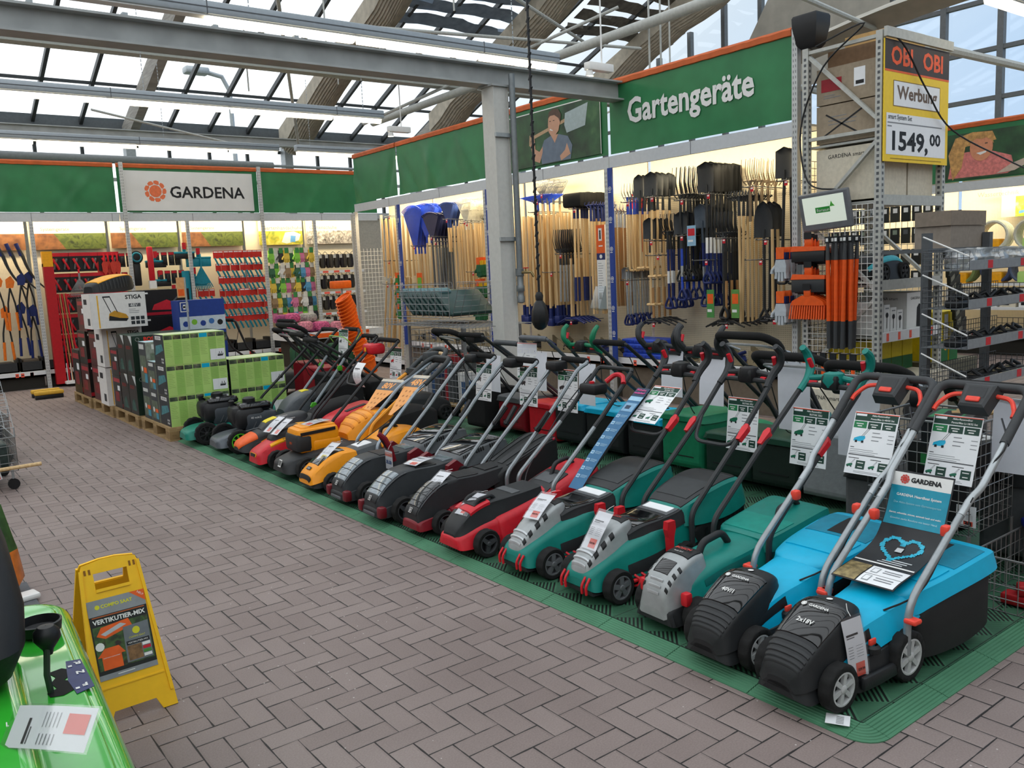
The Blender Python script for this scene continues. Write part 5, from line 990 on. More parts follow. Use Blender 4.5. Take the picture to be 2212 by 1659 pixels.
for i, (n, P, d) in enumerate((('blank sheet back hanging below the green handle bar of the second row', (4.5, 4.95, .86), (-.04, 0, -1)), ('blank sheet back behind the shining tilted data sheet', (4.60, 4.15, .99), (-.05, 0, -1)), ('blank sheet back behind the teal mower data sheet', (4.52, 3.72, .98), (-.08, 0, -1)), ('tall blank sheet back inside the large black handle loop', (4.38, 3.0, 1.0), (.03, 0, -1)), ('blank sheet back between the two turquoise mower handles', (4.14, 2.43, .97), (-.05, 0, -1)), ('blank sheet back under the chrome bail handle by the frame edge', (4.13, 1.64, .92), (-.05, 0, -1)), ('blank sheet back behind the red data sheets, near the column', (4.5, 6.2, .86), (-.05, 0, -1)), ('blank sheet back beside the grey curved handle of the second row', (4.52, 5.58, .92), (-.06, 0, -1)))): blank_sheet(n, P, (.05*(i % 3-1), -1, 0), d, .23 if i > 2 else .2, .42 if i in (3, 4) else .33)
info_sheet('larger white sheet behind the sheet of the dark red mower beside the yellow one', (4.51, 5.72, .99), (.1, -1, 0), (-.05, 0, -1), ('', ''), GRY, .24, .3, PAPB)
# long blue banderole on the teal mower beside the red one
BLB = M('#2f6a94', .35, var=.1, scale=10); BLK2 = M('#1d3550', .4)
P0, P1 = V((3.73, 3.60, .87)), V((3.14, 3.62, .36)); t = thing('banderole', 'long blue instruction strip fixed along the handle above the red grass box', 'instruction strip', P0); d = P1-P0; T = sheetframe(P0, RT, d); L = d.length
b = page(t, T, .105, L, BLB, .02, n=10); b.build('paper', t); b = MB(); b.T = T; z = .0215
def cz(y): return .02*math.sin(PI*y/L)+.0012
def brect(x0, x1, y0, y1, m): b.add([(x0, -y0, cz(y0)), (x1, -y0, cz(y0)), (x1, -y1, cz(y1)), (x0, -y1, cz(y1))], [(0, 1, 2, 3)], m)
brect(-.052, .052, 0, .07, BLK2); brect(-.052, .052, .075, .11, M('#9cc4dc', .4)); b.text('Mühelos', Matrix.Translation((0, -.02, cz(.02)+.003)), M('#d24a8a', .5), w=.075, bold=.02); b.text('randscharf', Matrix.Translation((0, -.045, cz(.045)+.003)), M('#e0489a', .5), w=.085, bold=.03)
brect(-.045, .045, .13, .2, M('#7ea9c8', .4)); brect(-.03, .01, .15, .18, BLK2)
for k in range(9):
    y = .23+k*(L-.27)/9; brect(-.045, -.02, y, y+.022, M('#bcd8e6', .4)); brect(-.042, -.023, y+.004, y+.018, M('#5f93b8', .4))
    for q in range(3): brect(-.012, .04-.01*(q == 2), y+q*.007, y+q*.007+.003, M('#8fb6d0', .4))
b.build('print', t)
# orange voltage pennants
for n, P, rt, s, dn, Lx in (('orange pennant printed 80V on the orange motor block mower', (3.66, 6.53, .71), (.12, -1, .02), '80V', (-.86, .05, -.6), .46), ('orange pennant printed 48V on the small yellow mower', (3.62, 5.97, .79), (.12, -1, .02), '48V', (-.85, .05, -.62), .46)):
    t = thing('pennant', n, 'pennant', P); T = sheetframe(P, rt, dn); b = MB(); b.T = T; PO = M('#eda45c', .5, var=.04); PG = M('#55585c', .5)
    b.prism([(-.17, 0), (.17, 0), (.13, -.14), (.02, -Lx), (-.02, -Lx), (-.13, -.14)], I, .002, PO); b.build('pennant_board', t)
    b = MB(); b.T = T; b.poly([(-.168, 0), (.168, 0), (.13, -.14), (-.13, -.14)], I, PG, .0025); b.rect(I, -.165, .165, -.035, -.002, M('#c9c0b0', .5), .003); b.text(s, I, M('#f0a55a', .5), h=.075, x=0, y=-.085, z=.0032, bold=.03)
    for k in range(4):
        for q in range(3-k//2): b.disc(I, .012, M('#b8763a', .5), 8, .0028, -.05+.05*q+.012*k, -.19-.055*k)
    b.build('print', t)
# hanging price tags
def price_tag(label, P, right, down, price='', w=.1, h=.2, style='red', curl=.006, plastic=True):
    t = thing('price_tag', label, 'price tag', P, 0, 'price tags on the mowers'); T = sheetframe(P, right, down); b = page(t, T, w, h, PAP, curl); b.build('paper', t); b = MB(); b.T = Matrix.Translation((0, 0, 0)) @ T; z = curl+.001; k = w/.1
    def r(x0, x1, y0, y1, m, e=0.): b.add([(x0, y1, curl*math.sin(PI*-y1/h)+.0008+e), (x1, y1, curl*math.sin(PI*-y1/h)+.0008+e), (x1, y0, curl*math.sin(PI*-y0/h)+.0008+e), (x0, y0, curl*math.sin(PI*-y0/h)+.0008+e)], [(0, 1, 2, 3)], m)
    r(-.04*k, .02*k, -h*.27, -h*.235, INK); r(-.04*k, .0, -h*.305, -h*.29, GRY)
    for q in range(5): r(-.04*k, -.015*k, -h*(.45+.045*q), -h*(.44+.045*q), TXT); r(.0, .035*k, -h*(.45+.045*q), -h*(.443+.045*q), TXT)
    if style == 'red':
        y0, y1 = -h*.95, -h*.72; r(-.012*k, .034*k, y0, y1, PRC, .0004); b.text(price, Matrix.Translation((.011*k, (y0+y1)/2, curl*math.sin(PI*.83)+.004)), INK, w=.036*k, bold=.03)
    elif style == 'yellow': r(-.02*k, .03*k, -h*.97, -h*.74, M('#e8d52a', .5), .0004); b.text(price, Matrix.Translation((.005*k, -h*.85, curl*.5+.003)), INK, w=.035*k)
    elif style == 'big': r(-.05*k, .05*k, -h*.3, -h*.1, M('#ee8a76', .5), .0004); r(-.044*k, .03*k, -h*.17, -h*.14, WHT, .0008); b.text(price, Matrix.Translation((0, -h*.6, curl+.003)), M('#2c4a78', .5), w=.075*k, bold=.04)
    b.build('print', t)
    if plastic: b = page(t, Matrix.Translation((0, 0, .0)) @ T @ Matrix.Translation((0, .012, .003)), w*1.08, h*1.1, FILM, curl); b.build('clear_sleeve', t)
    b = MB(); b.T = T; b.tube([(0, .01, .002), (.0, .03, -.01), (.01, .05, -.02)], .0015, WHT, 5); b.build('string', t)
price_tag('price tag with red 259 sticker on the hood of the nearest turquoise mower', (2.70, 1.615, .325), (1, -.2, .05), (.17, -.065, -.19), '259.99', .095, .22)
price_tag('price tag with red 369 sticker hanging upright on a silver hood', (2.785, 2.965, .425), RT, (-.62, 0, -.78), '369.99', .1, .2)
price_tag('price tag lying on the silver hood beside the red and black mower', (2.83, 3.46, .415), (.2, -1, 0), (-.84, .1, -.5), '409.99', .1, .18)
price_tag('price tag lying on the nose of the bright red mower', (2.76, 4.0, .335), (.2, -1, 0), (-.88, .12, -.42), '2..99', .1, .19)
price_tag('price tag on the hood of the black mower with red bumper', (2.82, 4.46, .375), (.2, -1, 0), (-.85, .1, -.5), '199.99', .1, .17)
price_tag('price tag lying flat on the hood of the nearer dark red and grey mower', (2.96, 4.91, .378), (.2, -1, 0), (-.97, .05, -.12), '', .12, .16)
price_tag('bent price card marked 33.33 standing on the grey mower beside the yellow one', (2.87, 5.28, .385), RT, (.0, -.03, -1), '33.33', .1, .135, 'big', .0)
price_tag('price tag with yellow sticker on the nose of the small yellow mower', (2.80, 5.97, .36), (.25, -1, 0), (-.86, .1, -.5), '199', .1, .19, 'yellow')
price_tag('price tag lying on top of the orange motor block', (2.98, 6.53, .455), (.15, -1, 0), (-1, 0, -.08), '', .13, .2)
price_tag('red stickered price tag on the red mower with the yellow stripe', (2.86, 7.0, .42), (.25, -1, 0), (-.85, .1, -.5), '', .09, .2)
price_tag('second price tag beside it, nearer the orange nosed mower', (2.86, 7.17, .42), (.25, -1, 0), (-.85, .1, -.5), '', .09, .2)
price_tag('long white paper strip curling over the handle of the red striped mower', (3.62, 7.05, .83), RT, (-.12, 0, -1), '', .16, .22, 'none', .05, False)
# bent bracket that carries the 33.33 card
b = MB(); b.T = Matrix.Translation((2.88, 5.30, .36)); b.tube([(.04, 0, -.06), (.02, 0, .03), (-.02, 0, .11), (-.06, .02, .15)], .02, DRED, 8); b.tube([(-.05, .02, .14), (.02, .01, .0)], .014, BLK, 8); tag(b.build('card_holder'), 'dark red bent card holder on the grey mower hood', 'card holder')
# promotional poster draped over the nearest turquoise mower
t = thing('promo_poster', 'turquoise and black poster with splashing heart draped over the nearest mower', 'poster', (3.37, 1.74, .58)); DK = M('#26282b', .4)
pth = catmull([(3.455, .70), (3.41, .585), (3.37, .50), (3.30, .425), (3.17, .385), (3.03, .365), (2.98, .352)], 5)
for nm_, m0, off in (('poster_sheet', DK, 0.), ('print', None, .0015)):
    b = MB(); tot = [0.]
    for a, c in zip(pth, pth[1:]): tot.append(tot[-1]+math.hypot(c[0]-a[0], c[1]-a[1]))
    Lp = tot[-1]
    def at_(s):
        s = max(0, min(1, s))*Lp
        for i in range(len(tot)-1):
            if s <= tot[i+1]+1e-9: q = (s-tot[i])/(tot[i+1]-tot[i]); (x0, z0), (x1, z1) = pth[i], pth[i+1]; break
        dx, dz = x1-x0, z1-z0; n = math.hypot(dx, dz); return x0+dx*q, z0+dz*q, dz/n, -dx/n
    def pt(u, s, o):  # u across -1..1 (right as seen), s along 0..1
        x, z, nx, nzz = at_(s); return (x+nx*o+.02*u*0-3.37, -.13*u+.03*s*0, z+nzz*o-.58)
    def patch_(u0, u1, s0, s1, m, o, n=10):
        V_ = [pt(u, s0+(s1-s0)*k/n, o) for k in range(n+1) for u in (u0, u1)]; b.add(V_, [(2*k, 2*k+1, 2*k+3, 2*k+2) for k in range(n)], m, True)
    if m0: patch_(-1, 1, 0, 1, m0, 0, 24); patch_(-1, 1, 0, 1, m0, -.002, 24); b.build(nm_, t); continue
    patch_(-.96, .96, .012, .10, WHT, off); patch_(-.96, .96, .10, .36, M('#1593ad', .4, var=.06), off); patch_(-.96, .96, .73, .745, WHT, off); patch_(-.96, -.25, .78, .99, M('#8a7a52', .5, var=.5, scale=40), off); patch_(-.2, .96, .78, .885, PAP, off); patch_(-.2, .96, .89, .99, PAP, off)
    def tx(s, u, ss, w, m, bold=.02):
        x, z, nx, nzz = at_(ss); xx, zz, _, _ = at_(ss+.03); y = V((x-xx, 0, z-zz)).normalized(); T = Matrix(((0, y[0], nx, x+nx*.003-3.37), (-1, y[1], 0, -.13*u), (0, y[2], nzz, z+nzz*.003-.58), (0, 0, 0, 1))); b.text(s, T, m, w=w, bold=bold, z=0); return T
    tx('GARDENA', .15, .055, .13, INK, .05); T = tx(' ', 0, .055, .01, INK); logo(b, T, -.072, 0, .02, M('#c83a30', .5), WHT, .0005)
    tx('GARDENA HeartBeat System', 0, .16, .19, WHT); tx('Das Akku-System vom Gartenexperten', 0, .21, .2, M('#9fd3de', .5), .0); tx('Startet, schneidet, trimmt, sammelt Laub und mehr.', 0, .28, .22, WHT); tx('Gewohnt starke Resultate von bester Hand.', 0, .315, .2, M('#bfe2ea', .5), 0)
    WTR = M('#2fb4d2', .3, var=.2, scale=60)
    for k in range(64):
        a = k/64*2*PI; hx = .62*math.sin(a)**3; hy = .5*(.8125*math.cos(a)-.3125*math.cos(2*a)-.125*math.cos(3*a)-.06*math.cos(4*a)); r = .05+.045*math.sin(k*2.3)**2
        patch_(hx-r, hx+r*.8, .545-hy*.25-.008-.004*(k % 3), .545-hy*.25+.008, WTR, off+.0004*(k % 5), 3)
    patch_(-.1, .12, .53, .575, M('#c9ced0', .4), off+.003, 3); patch_(-.08, .1, .51, .53, DGR, off+.003, 2)
    for k in range(3): patch_(-.1-.1*k, .7-.1*k, .66+.022*k, .67+.022*k, M('#c9ced0', .4), off, 2)
    for q in (0, 1):
        patch_(-.1, .12, .8+.105*q, .865+.105*q, M('#9aa0a3', .5), off+.001, 3); patch_(-.07, .09, .808+.105*q, .857+.105*q, PAP, off+.0015, 3)
        for k in range(2): patch_(.25, .8, .81+.105*q+.025*k, .82+.105*q+.025*k, TXT, off+.001, 2)
    b.build(nm_, t)
# loose barcode slip on the mat corner
t = thing('barcode_slip', 'small torn barcode slip under the nearest front wheel', 'label slip', (2.53, 1.57, MZ+.001)); b = MB(); b.T = rotz(.5); b.box(-.035, .035, -.05, .03, 0, .001, PAP)
for k in range(10): b.rect(I, -.028+k*.0055, -.0255+k*.0055-.001*(k % 2), -.03, -.005, INK, .0013)
b.build('slip', t)
# ---------------------------------------------------------------- cartons on pallets
PAL = wood('#b3976b', '#8c7148', .75, (8, 30, 8)); PALD = wood('#9a7d52', '#77603d', .75, (8, 30, 8))
def pallet(label, x, y, lx, ly, rz=0., stamp=False):
    t = thing('wooden_pallet', label, 'pallet', (x, y, 0), rz, 'wooden pallets')
    for i in range(3):
        for j in range(3):
            b = MB(); cx, cy = (.05, lx/2, lx-.05)[i], (.07, ly/2, ly-.07)[j]; b.box(cx-.05, cx+.05, cy-.0725, cy+.0725, .022, .1, PALD)
            if stamp and i == 0 and j == 0:
                T = frame((cx, cy-.0727, .06), (1, 0, 0), (0, 0, 1)); b.lathe([(.03, 0), (.032, .001), (.034, 0)], PALD, 20, (cx, cy-.0727, .06), 'y'); b.text('EPAL', T, M('#6e5532', .8), w=.045, z=.0006)
            b.build('block', t)
    for i in range(3): b = MB(); cx = (.05, lx/2, lx-.05)[i]; b.box(cx-.05, cx+.05, 0, ly, 0, .022, PAL); b.build('bottom_board', t)
    for j in range(3): b = MB(); cy = (.07, ly/2, ly-.07)[j]; b.box(0, lx, cy-.0725, cy+.0725, .1, .122, PAL); b.build('stringer_board', t)
    for i in range(5): b = MB(); w = lx/5.6; a = i*(lx-w)/4; b.box(a, a+w, 0, ly, .122, .144, PAL); b.build('top_board', t)
    return reg(t)
pallet('front pallet of the carton stack, with a burnt in stamp', 2.42, 9.13, 1.35, 1.1, 0, True); pallet('second pallet under the dark cartons', 2.40, 10.28, 1.3, 1.1); pallet('third pallet under the white cartons', 2.38, 11.43, 1.3, 1.1); pallet('rearmost pallet of the carton stack', 2.36, 12.58, 1.3, 1.1)
LIME = M('#b4d77a', .4, var=.1, scale=4); LIM2 = M('#9cc866', .4, var=.08, scale=5); DKC = M('#2b3034', .5, var=.2, scale=14); LGC = M('#cfd2cd', .5)
PH = [picture('print of dark garden tools', [(.35, '#20281f'), (.55, '#4b5a44'), (.7, '#7d7a66')], 18, 4), TURQ, picture('print of soil and leaves', [(.35, '#2c2a22'), (.55, '#5b5a3d'), (.7, '#8e8a66')], 22, 4)]
def carton(label, x, y, z, w, d, h, front, side, top, name='carton', grp=None, extra=None, rz=0.):
    """carton: front faces the viewer (-y), side faces -x; printed faces are thin layers on the board"""
    t = thing(name, label, 'carton', (x, y, z), rz, grp); b = MB(); b.box(0, w, 0, d, 0, h, CARD)
    F = frame((0, -.0006, 0), (1, 0, 0), (0, 0, 1)); S = frame((-.0006, d, 0), (0, -1, 0), (0, 0, 1)); T = frame((0, 0, h+.0006), (1, 0, 0), (0, 1, 0))
    b.rect(F, 0, w, 0, h, front); b.rect(S, 0, d, 0, h, side); b.rect(T, 0, w, 0, d, top); b.rect(frame((w+.0006, 0, 0), (0, 1, 0), (0, 0, 1)), 0, d, 0, h, side)
    b.rect(T, 0, w, d*.49, d*.51, M('#b9a98c', .4), .0006)
    b.build('box', t)
    if extra: b = MB(); extra(b, F, S, T, w, d, h); b.build('print', t)
    return t
def lime_print(b, F, S, T, w, d, h):
    for k in range(7):
        a = w*k/7; b.rect(F, a+.003, a+w/7-.003, h*.03, h*.82, (LIME, LIM2)[k % 2], .0006); b.rect(F, a+.004, a+w/7-.004, h*.84, h*.975, PH[(0, 2, 0, 0, 1, 0, 0)[k]], .0008)
        for q in range(9): b.rect(F, a+.01, a+w/7-.012-.01*(q % 3), h*(.28+.055*q), h*(.292+.055*q), M('#8fb45e', .5), .0009)
    b.rect(F, w*.74, w*.985, h*.06, h*.42, PAP, .0012); b.rect(F, w*.835, w*.836, h*.1, h*.4, GRY, .0014)
    for q in range(5): b.rect(F, w*.87+.012*q, w*.88+.012*q, h*.2, h*(.26+.03*((q*2) % 4)), INK, .0016)
    b.rect(F, w*.86, w*.95, h*.17, h*.22, INK, .0015)
    b.rect(S, d*.2, d*.75, h*.83, h*.95, WHT, .0006); b.text('GARDENA', S, INK, w=d*.45, x=d*.47, y=h*.89, z=.001); b.poly([(d*.1, h*.3), (d*.9, h*.5), (d*.8, h*.7), (d*.2, h*.62)], S, M('#3f7f86', .5, var=.3), .0006)
    for q in range(4): b.disc(S, .012, WHT, 10, .001, d*(.7+.12*(q % 2)), h*(.1+.1*(q//2)))
for i, (x, n, nm_) in enumerate(((2.455, 3, 'front stack'), (3.125, 2, 'lower stack beside it'))):
    for k in range(n):
        carton(('bottom', 'second', 'topmost')[k] + ' lime green display carton of the ' + nm_, x, 9.15+.04*i, .145+.322*k, .63 if i == 0 else .62, .38, .32, LIME, DKC, M('#d5e8b4', .4), grp='lime green display cartons', extra=lime_print)
def cream_print(b, F, S, T, w, d, h):
    b.rect(S, d*.1, d*.75, h*.84, h*.95, LGC, .0006); b.rect(S, d*.08, d*.9, h*.1, h*.7, M('#5d6a58', .5, var=.3, scale=20), .0006); b.rect(S, d*.55, d*.92, h*.1, h*.3, M('#3f8ea4', .5), .0009); b.rect(S, d*.5, d*.9, h*.32, h*.44, ORG, .0009); b.disc(S, .03, WHT, 14, .001, d*.3, h*.4)
    b.rect(F, w*.15, w*.85, h*.84, h*.95, LGC, .0006); b.rect(F, w*.1, w*.9, h*.1, h*.75, M('#6f7d6a', .5, var=.3, scale=20), .0006)
for i, (x, y, z, w, d, h, n) in enumerate(((2.45, 9.56, .145, .45, .27, .33, 'lower grey printed carton right behind the lime ones'), (2.45, 9.56, .475, .45, .27, .33, 'middle grey printed carton right behind the lime ones'), (2.45, 9.86, .145, .42, .3, .36, 'lower grey carton with handle hole beside the dark green ones'), (2.45, 9.86, .505, .42, .3, .5, 'tall pale carton with orange patch beside the dark green ones'), (2.95, 9.6, .145, .45, .55, .6, 'inner grey carton half hidden by the lime cartons'))): carton(n, x, y, z, w, d, h, M('#8b9286', .5, var=.2), M('#3a3f42', .5), M('#b9d6dd', .4), extra=cream_print, grp='grey garden cartons')
DG = M('#173126', .4, var=.12, scale=6); DGB = M('#141a1a', .4)
def bosch_print(b, F, S, T, w, d, h):
    b.text('BOSCH', F, M('#e2382c', .45), w=w*.2, x=w*.23, y=h*.91, z=.001, bold=.03); b.lathe([(.018, 0), (.02, .001), (.022, 0)], WHT, 16, (w*.06, -.001, h*.91), 'y'); b.rect(F, w*.12, w*.2, h*.83, h*.845, WHT, .001); b.rect(F, w*.93, w*.97, h*.05, h*.97, WHT, .001); b.rect(F, w*.35, w*.55, h*.79, h*.85, PH[0], .001); b.poly([(w*.3, h*.3), (w*.7, h*.25), (w*.8, h*.5), (w*.5, h*.62)], F, M('#2c5b52', .5), .001)
    b.poly([(d*.55, h), (d*.95, h*.75), (d*.95, h)], S, M('#cfd4d2', .5), .0006); b.poly([(d*.2, h*.1), (d*.8, h*.1), (d*.6, h*.4), (d*.3, h*.35)], S, M('#2c5148', .5, var=.3), .0006); b.text('BOSCH', S, M('#b3261e', .5), w=d*.5, x=d*.45, y=h*.7, z=.001)
for k in range(2):
    for q in range(2): carton(('lower', 'upper')[k] + ' dark green power tool carton, ' + ('front' if q == 0 else 'rear') + ' one of its layer', 2.42, 10.3+.37*q, .145+.46*k, 1.0, .35, .455, DG, DGB, M('#1b3a2e', .4), extra=bosch_print, grp='dark green power tool cartons')
BKC = M('#161415', .4, var=.1); MRC = M('#4a0f16', .4)
def redmower_print(b, F, S, T, w, d, h):
    b.rect(F, 0, w, h*.05, h*.16, M('#a8172a', .4), .0006); b.poly([(w*.25, h*.25), (w*.75, h*.22), (w*.8, h*.38), (w*.55, h*.62), (w*.3, h*.45)], F, M('#c3202f', .4), .001); b.poly([(w*.6, h*.45), (w*.85, h*.9), (w*.88, h*.9), (w*.64, h*.43)], F, GRY, .001); b.rect(F, w*.05, w*.2, h*.86, h*.92, WHT, .001); b.rect(S, d*.1, d*.9, h*.8, h*.92, M('#a8172a', .4), .0006); b.rect(S, d*.2, d*.7, h*.2, h*.5, M('#7b1a22', .5, var=.4), .0006); b.rect(S, d*.55, d*.85, h*.55, h*.7, PAP, .0008)
for i, (x, y, z, w, d, h, n) in enumerate(((2.85, 11.6, 1.22, .65, .45, .34, 'topmost black carton with red mower beside the white one'), (2.85, 11.58, .86, .65, .45, .36, 'black carton with red mower below the topmost one'), (2.42, 11.05, .145, .9, .38, .4, 'black and red carton on the floor layer behind the green ones'), (2.42, 11.05, .55, .9, .38, .33, 'black and red carton on the second layer behind the green ones'), (2.40, 11.98, .145, .46, .5, .46, 'lowest maroon carton of the tall rear pile'), (2.40, 11.98, .61, .46, .5, .45, 'middle maroon carton of the tall rear pile'), (2.3, 12.0, 1.07, .5, .48, .42, 'topmost maroon carton of the tall rear pile'), (2.38, 12.6, .145, .6, .5, .45, 'lowest carton of the last pile near the red poles'), (2.38, 12.6, .6, .6, .5, .45, 'upper carton of the last pile near the red poles'), (2.38, 13.15, .145, .6, .5, .62, 'pale black edged carton ending the row of pallets'))):
    carton(n, x, y, z, w, d, h, BKC, MRC if i in (4, 5, 6, 7) else BKC, DKC, extra=redmower_print, grp='black and red mower cartons')
SW = M('#e4e2de', .4, var=.04)
def stiga_print(b, F, S, T, w, d, h):
    b.rect(F, w*.12, w*.145, h*.02, h*.95, M('#e8b43a', .5), .0006); b.text('STIGA', F, INK, w=w*.3, x=w*.78, y=h*.87, z=.001, bold=.03); b.rect(F, w*.68, w*.9, h*.58, h*.68, GRY, .001); b.text('48V', F, WHT, w=w*.14, x=w*.78, y=h*.63, z=.0015)
    b.poly([(w*.3, h*.28), (w*.55, h*.2), (w*.66, h*.28), (w*.62, h*.38), (w*.42, h*.5), (w*.32, h*.42)], F, M('#c8922a', .5), .001); b.poly([(w*.3, h*.22), (w*.62, h*.18), (w*.66, h*.26), (w*.5, h*.28), (w*.32, h*.36)], F, INK, .0013)
    for a in (0, .12): b.poly([(w*(.34+a), h*.45), (w*(.355+a), h*.45), (w*(.24+a), h*.9), (w*(.225+a), h*.9)], F, INK, .0014)
    b.rect(F, w*.225, w*.36, h*.88, h*.92, INK, .0014)
    for q in range(6): b.rect(F, w*(.7+.09*(q % 3)), w*(.77+.09*(q % 3)), h*(.07+.13*(q//3)), h*(.17+.13*(q//3)), DKC, .001)
    b.rect(S, d*.2, d*.6, h*.7, h*.85, INK, .0006); b.rect(S, d*.5, d*.8, h*.1, h*.3, DKC, .0006); lines(b, F, w*.68, h*.52, w*.2, 3, h*.05, TXT, .006)
carton('white carton with the yellow mower picture on the pile top', 2.20, 11.15, 1.13, .63, .45, .42, SW, SW, SW, extra=stiga_print, grp='white mower cartons')
for k in range(2): carton(('bottom', 'middle')[k] + ' white carton below the one with the yellow mower picture', 2.36, 11.5-.02*k, .145+.49*k, .47, .42, .48, SW, SW, SW, extra=stiga_print, grp='white mower cartons')
# orange robot housing or motor cap on the white carton; blue accessory display
t = thing('mower_cap', 'orange and black mower grass catcher lying on the white carton', 'mower part', (2.55, 11.75, 1.56), .5)
part(t, 'shell', ([(-.3, .08, .07, .0, .06, .08), (-.24, .14, .12, 0, .1, .13), (0, .18, .15, 0, .17, .2), (.2, .18, .15, .02, .19, .22), (.3, .12, .1, .06, .16, .18)], BLK), extra=lambda b, P: (patch(b, P, 1.0, 3.9, 3.2, 10.8, .006, YEL, 8, 8), [patch(b, P, 1+.2*q, 1.08+.2*q, .6, 2.2, .004, DGR, 1, 2) for q in range(9)]))
carton('carton that lifts the black and orange catcher behind the white carton', 2.36, 11.62, 1.13, .45, .36, .42, M('#2a1c1d', .5), MRC, DKC)
UB = M('#24408e', .45)
t = thing('blue_display', 'blue cardboard display of watering parts behind the dark green cartons', 'display', (3.1, 10.75, .62)); b = MB(); b.box(0, .56, 0, .3, 0, .8, UB); F = frame((0, -.001, 0), (1, 0, 0), (0, 0, 1)); b.build('box', t); b = MB()
b.rect(F, .02, .12, .66, .78, WHT, .001); b.rect(F, .03, .11, .67, .77, UB, .0015); b.rect(F, .05, .09, .71, .73, WHT, .002); b.rect(F, .055, .085, .69, .75, WHT, .002); b.rect(F, .0, .56, .42, .6, M('#c5d2dc', .4), .001)
for k in range(5): b.disc(F, .035, (UB, M('#7dbb3a', .5), UB, M('#3c6fae', .5), INK)[k], 12, .002, .07+.105*k, .51+.02*(k % 2))
for k in range(4): b.rect(F, .015+.14*k, .135+.14*k, .27, .38, PH[k % 3] if k % 2 else M('#a9b6b2', .5, var=.3), .001)
b.build('print', t)
# wire post with small card rising out of the pile
t = thing('wire_post', 'thin steel post with an orange card rising between the cartons', 'post', (3.16, 10.6, .6)); b = MB(); b.tube([(0, 0, 0), (0, 0, 1.1)], .012, GALV, 8); b.build('rod', t); b = MB(); b.box(-.1, -.01, -.004, .004, .86, 1.1, M('#d9a06a', .6)); b.rect(frame((0, -.005, 0), (1, 0, 0), (0, 0, 1)), -.09, -.02, .88, .96, ORG); b.build('card', t)
# ---------------------------------------------------------------- tools hanging on the tool wall (facing -x)
ASH = wood('#e2c492', '#c8a470', .55); ASHD = wood('#b98d58', '#94693c', .6); CHR = M('#b7bbbd', .3, .8)
def blade(b, w, h, m, point=.5, curve=.02, z0=0.):
    """curved plate in the yz plane, rounded or pointed at the top"""
    n, k = 6, 8; V1 = []
    for i in range(k+1):
        t = i/k; q = w/2*(1 if t < 1-point else math.sqrt(max(0, 1-((t-1+point)/point)**2)))*(1-.06*(1-t)); q = max(q, .004)
        for j in range(n+1): s = j/n*2-1; V1.append((curve*(s*s)*-1+.3*curve*math.sin(t*PI), s*q, z0+h*t))
    F1 = [(i*(n+1)+j, i*(n+1)+j+1, (i+1)*(n+1)+j+1, (i+1)*(n+1)+j) for i in range(k) for j in range(n)]
    b.add(V1, F1, m, True); b.add([(x+.004, y, z) for x, y, z in V1], F1, m, True)
def grip_d(b, z, m, w=.055):
    b.tube([(0, 0, z+.02), (0, -w*.5, z-.02), (0, -w, z-.07), (0, -w*.95, z-.11), (0, w*.95, z-.11), (0, w, z-.07), (0, w*.5, z-.02), (0, 0, z+.02)], .013, m, 7, .02, seg=2)
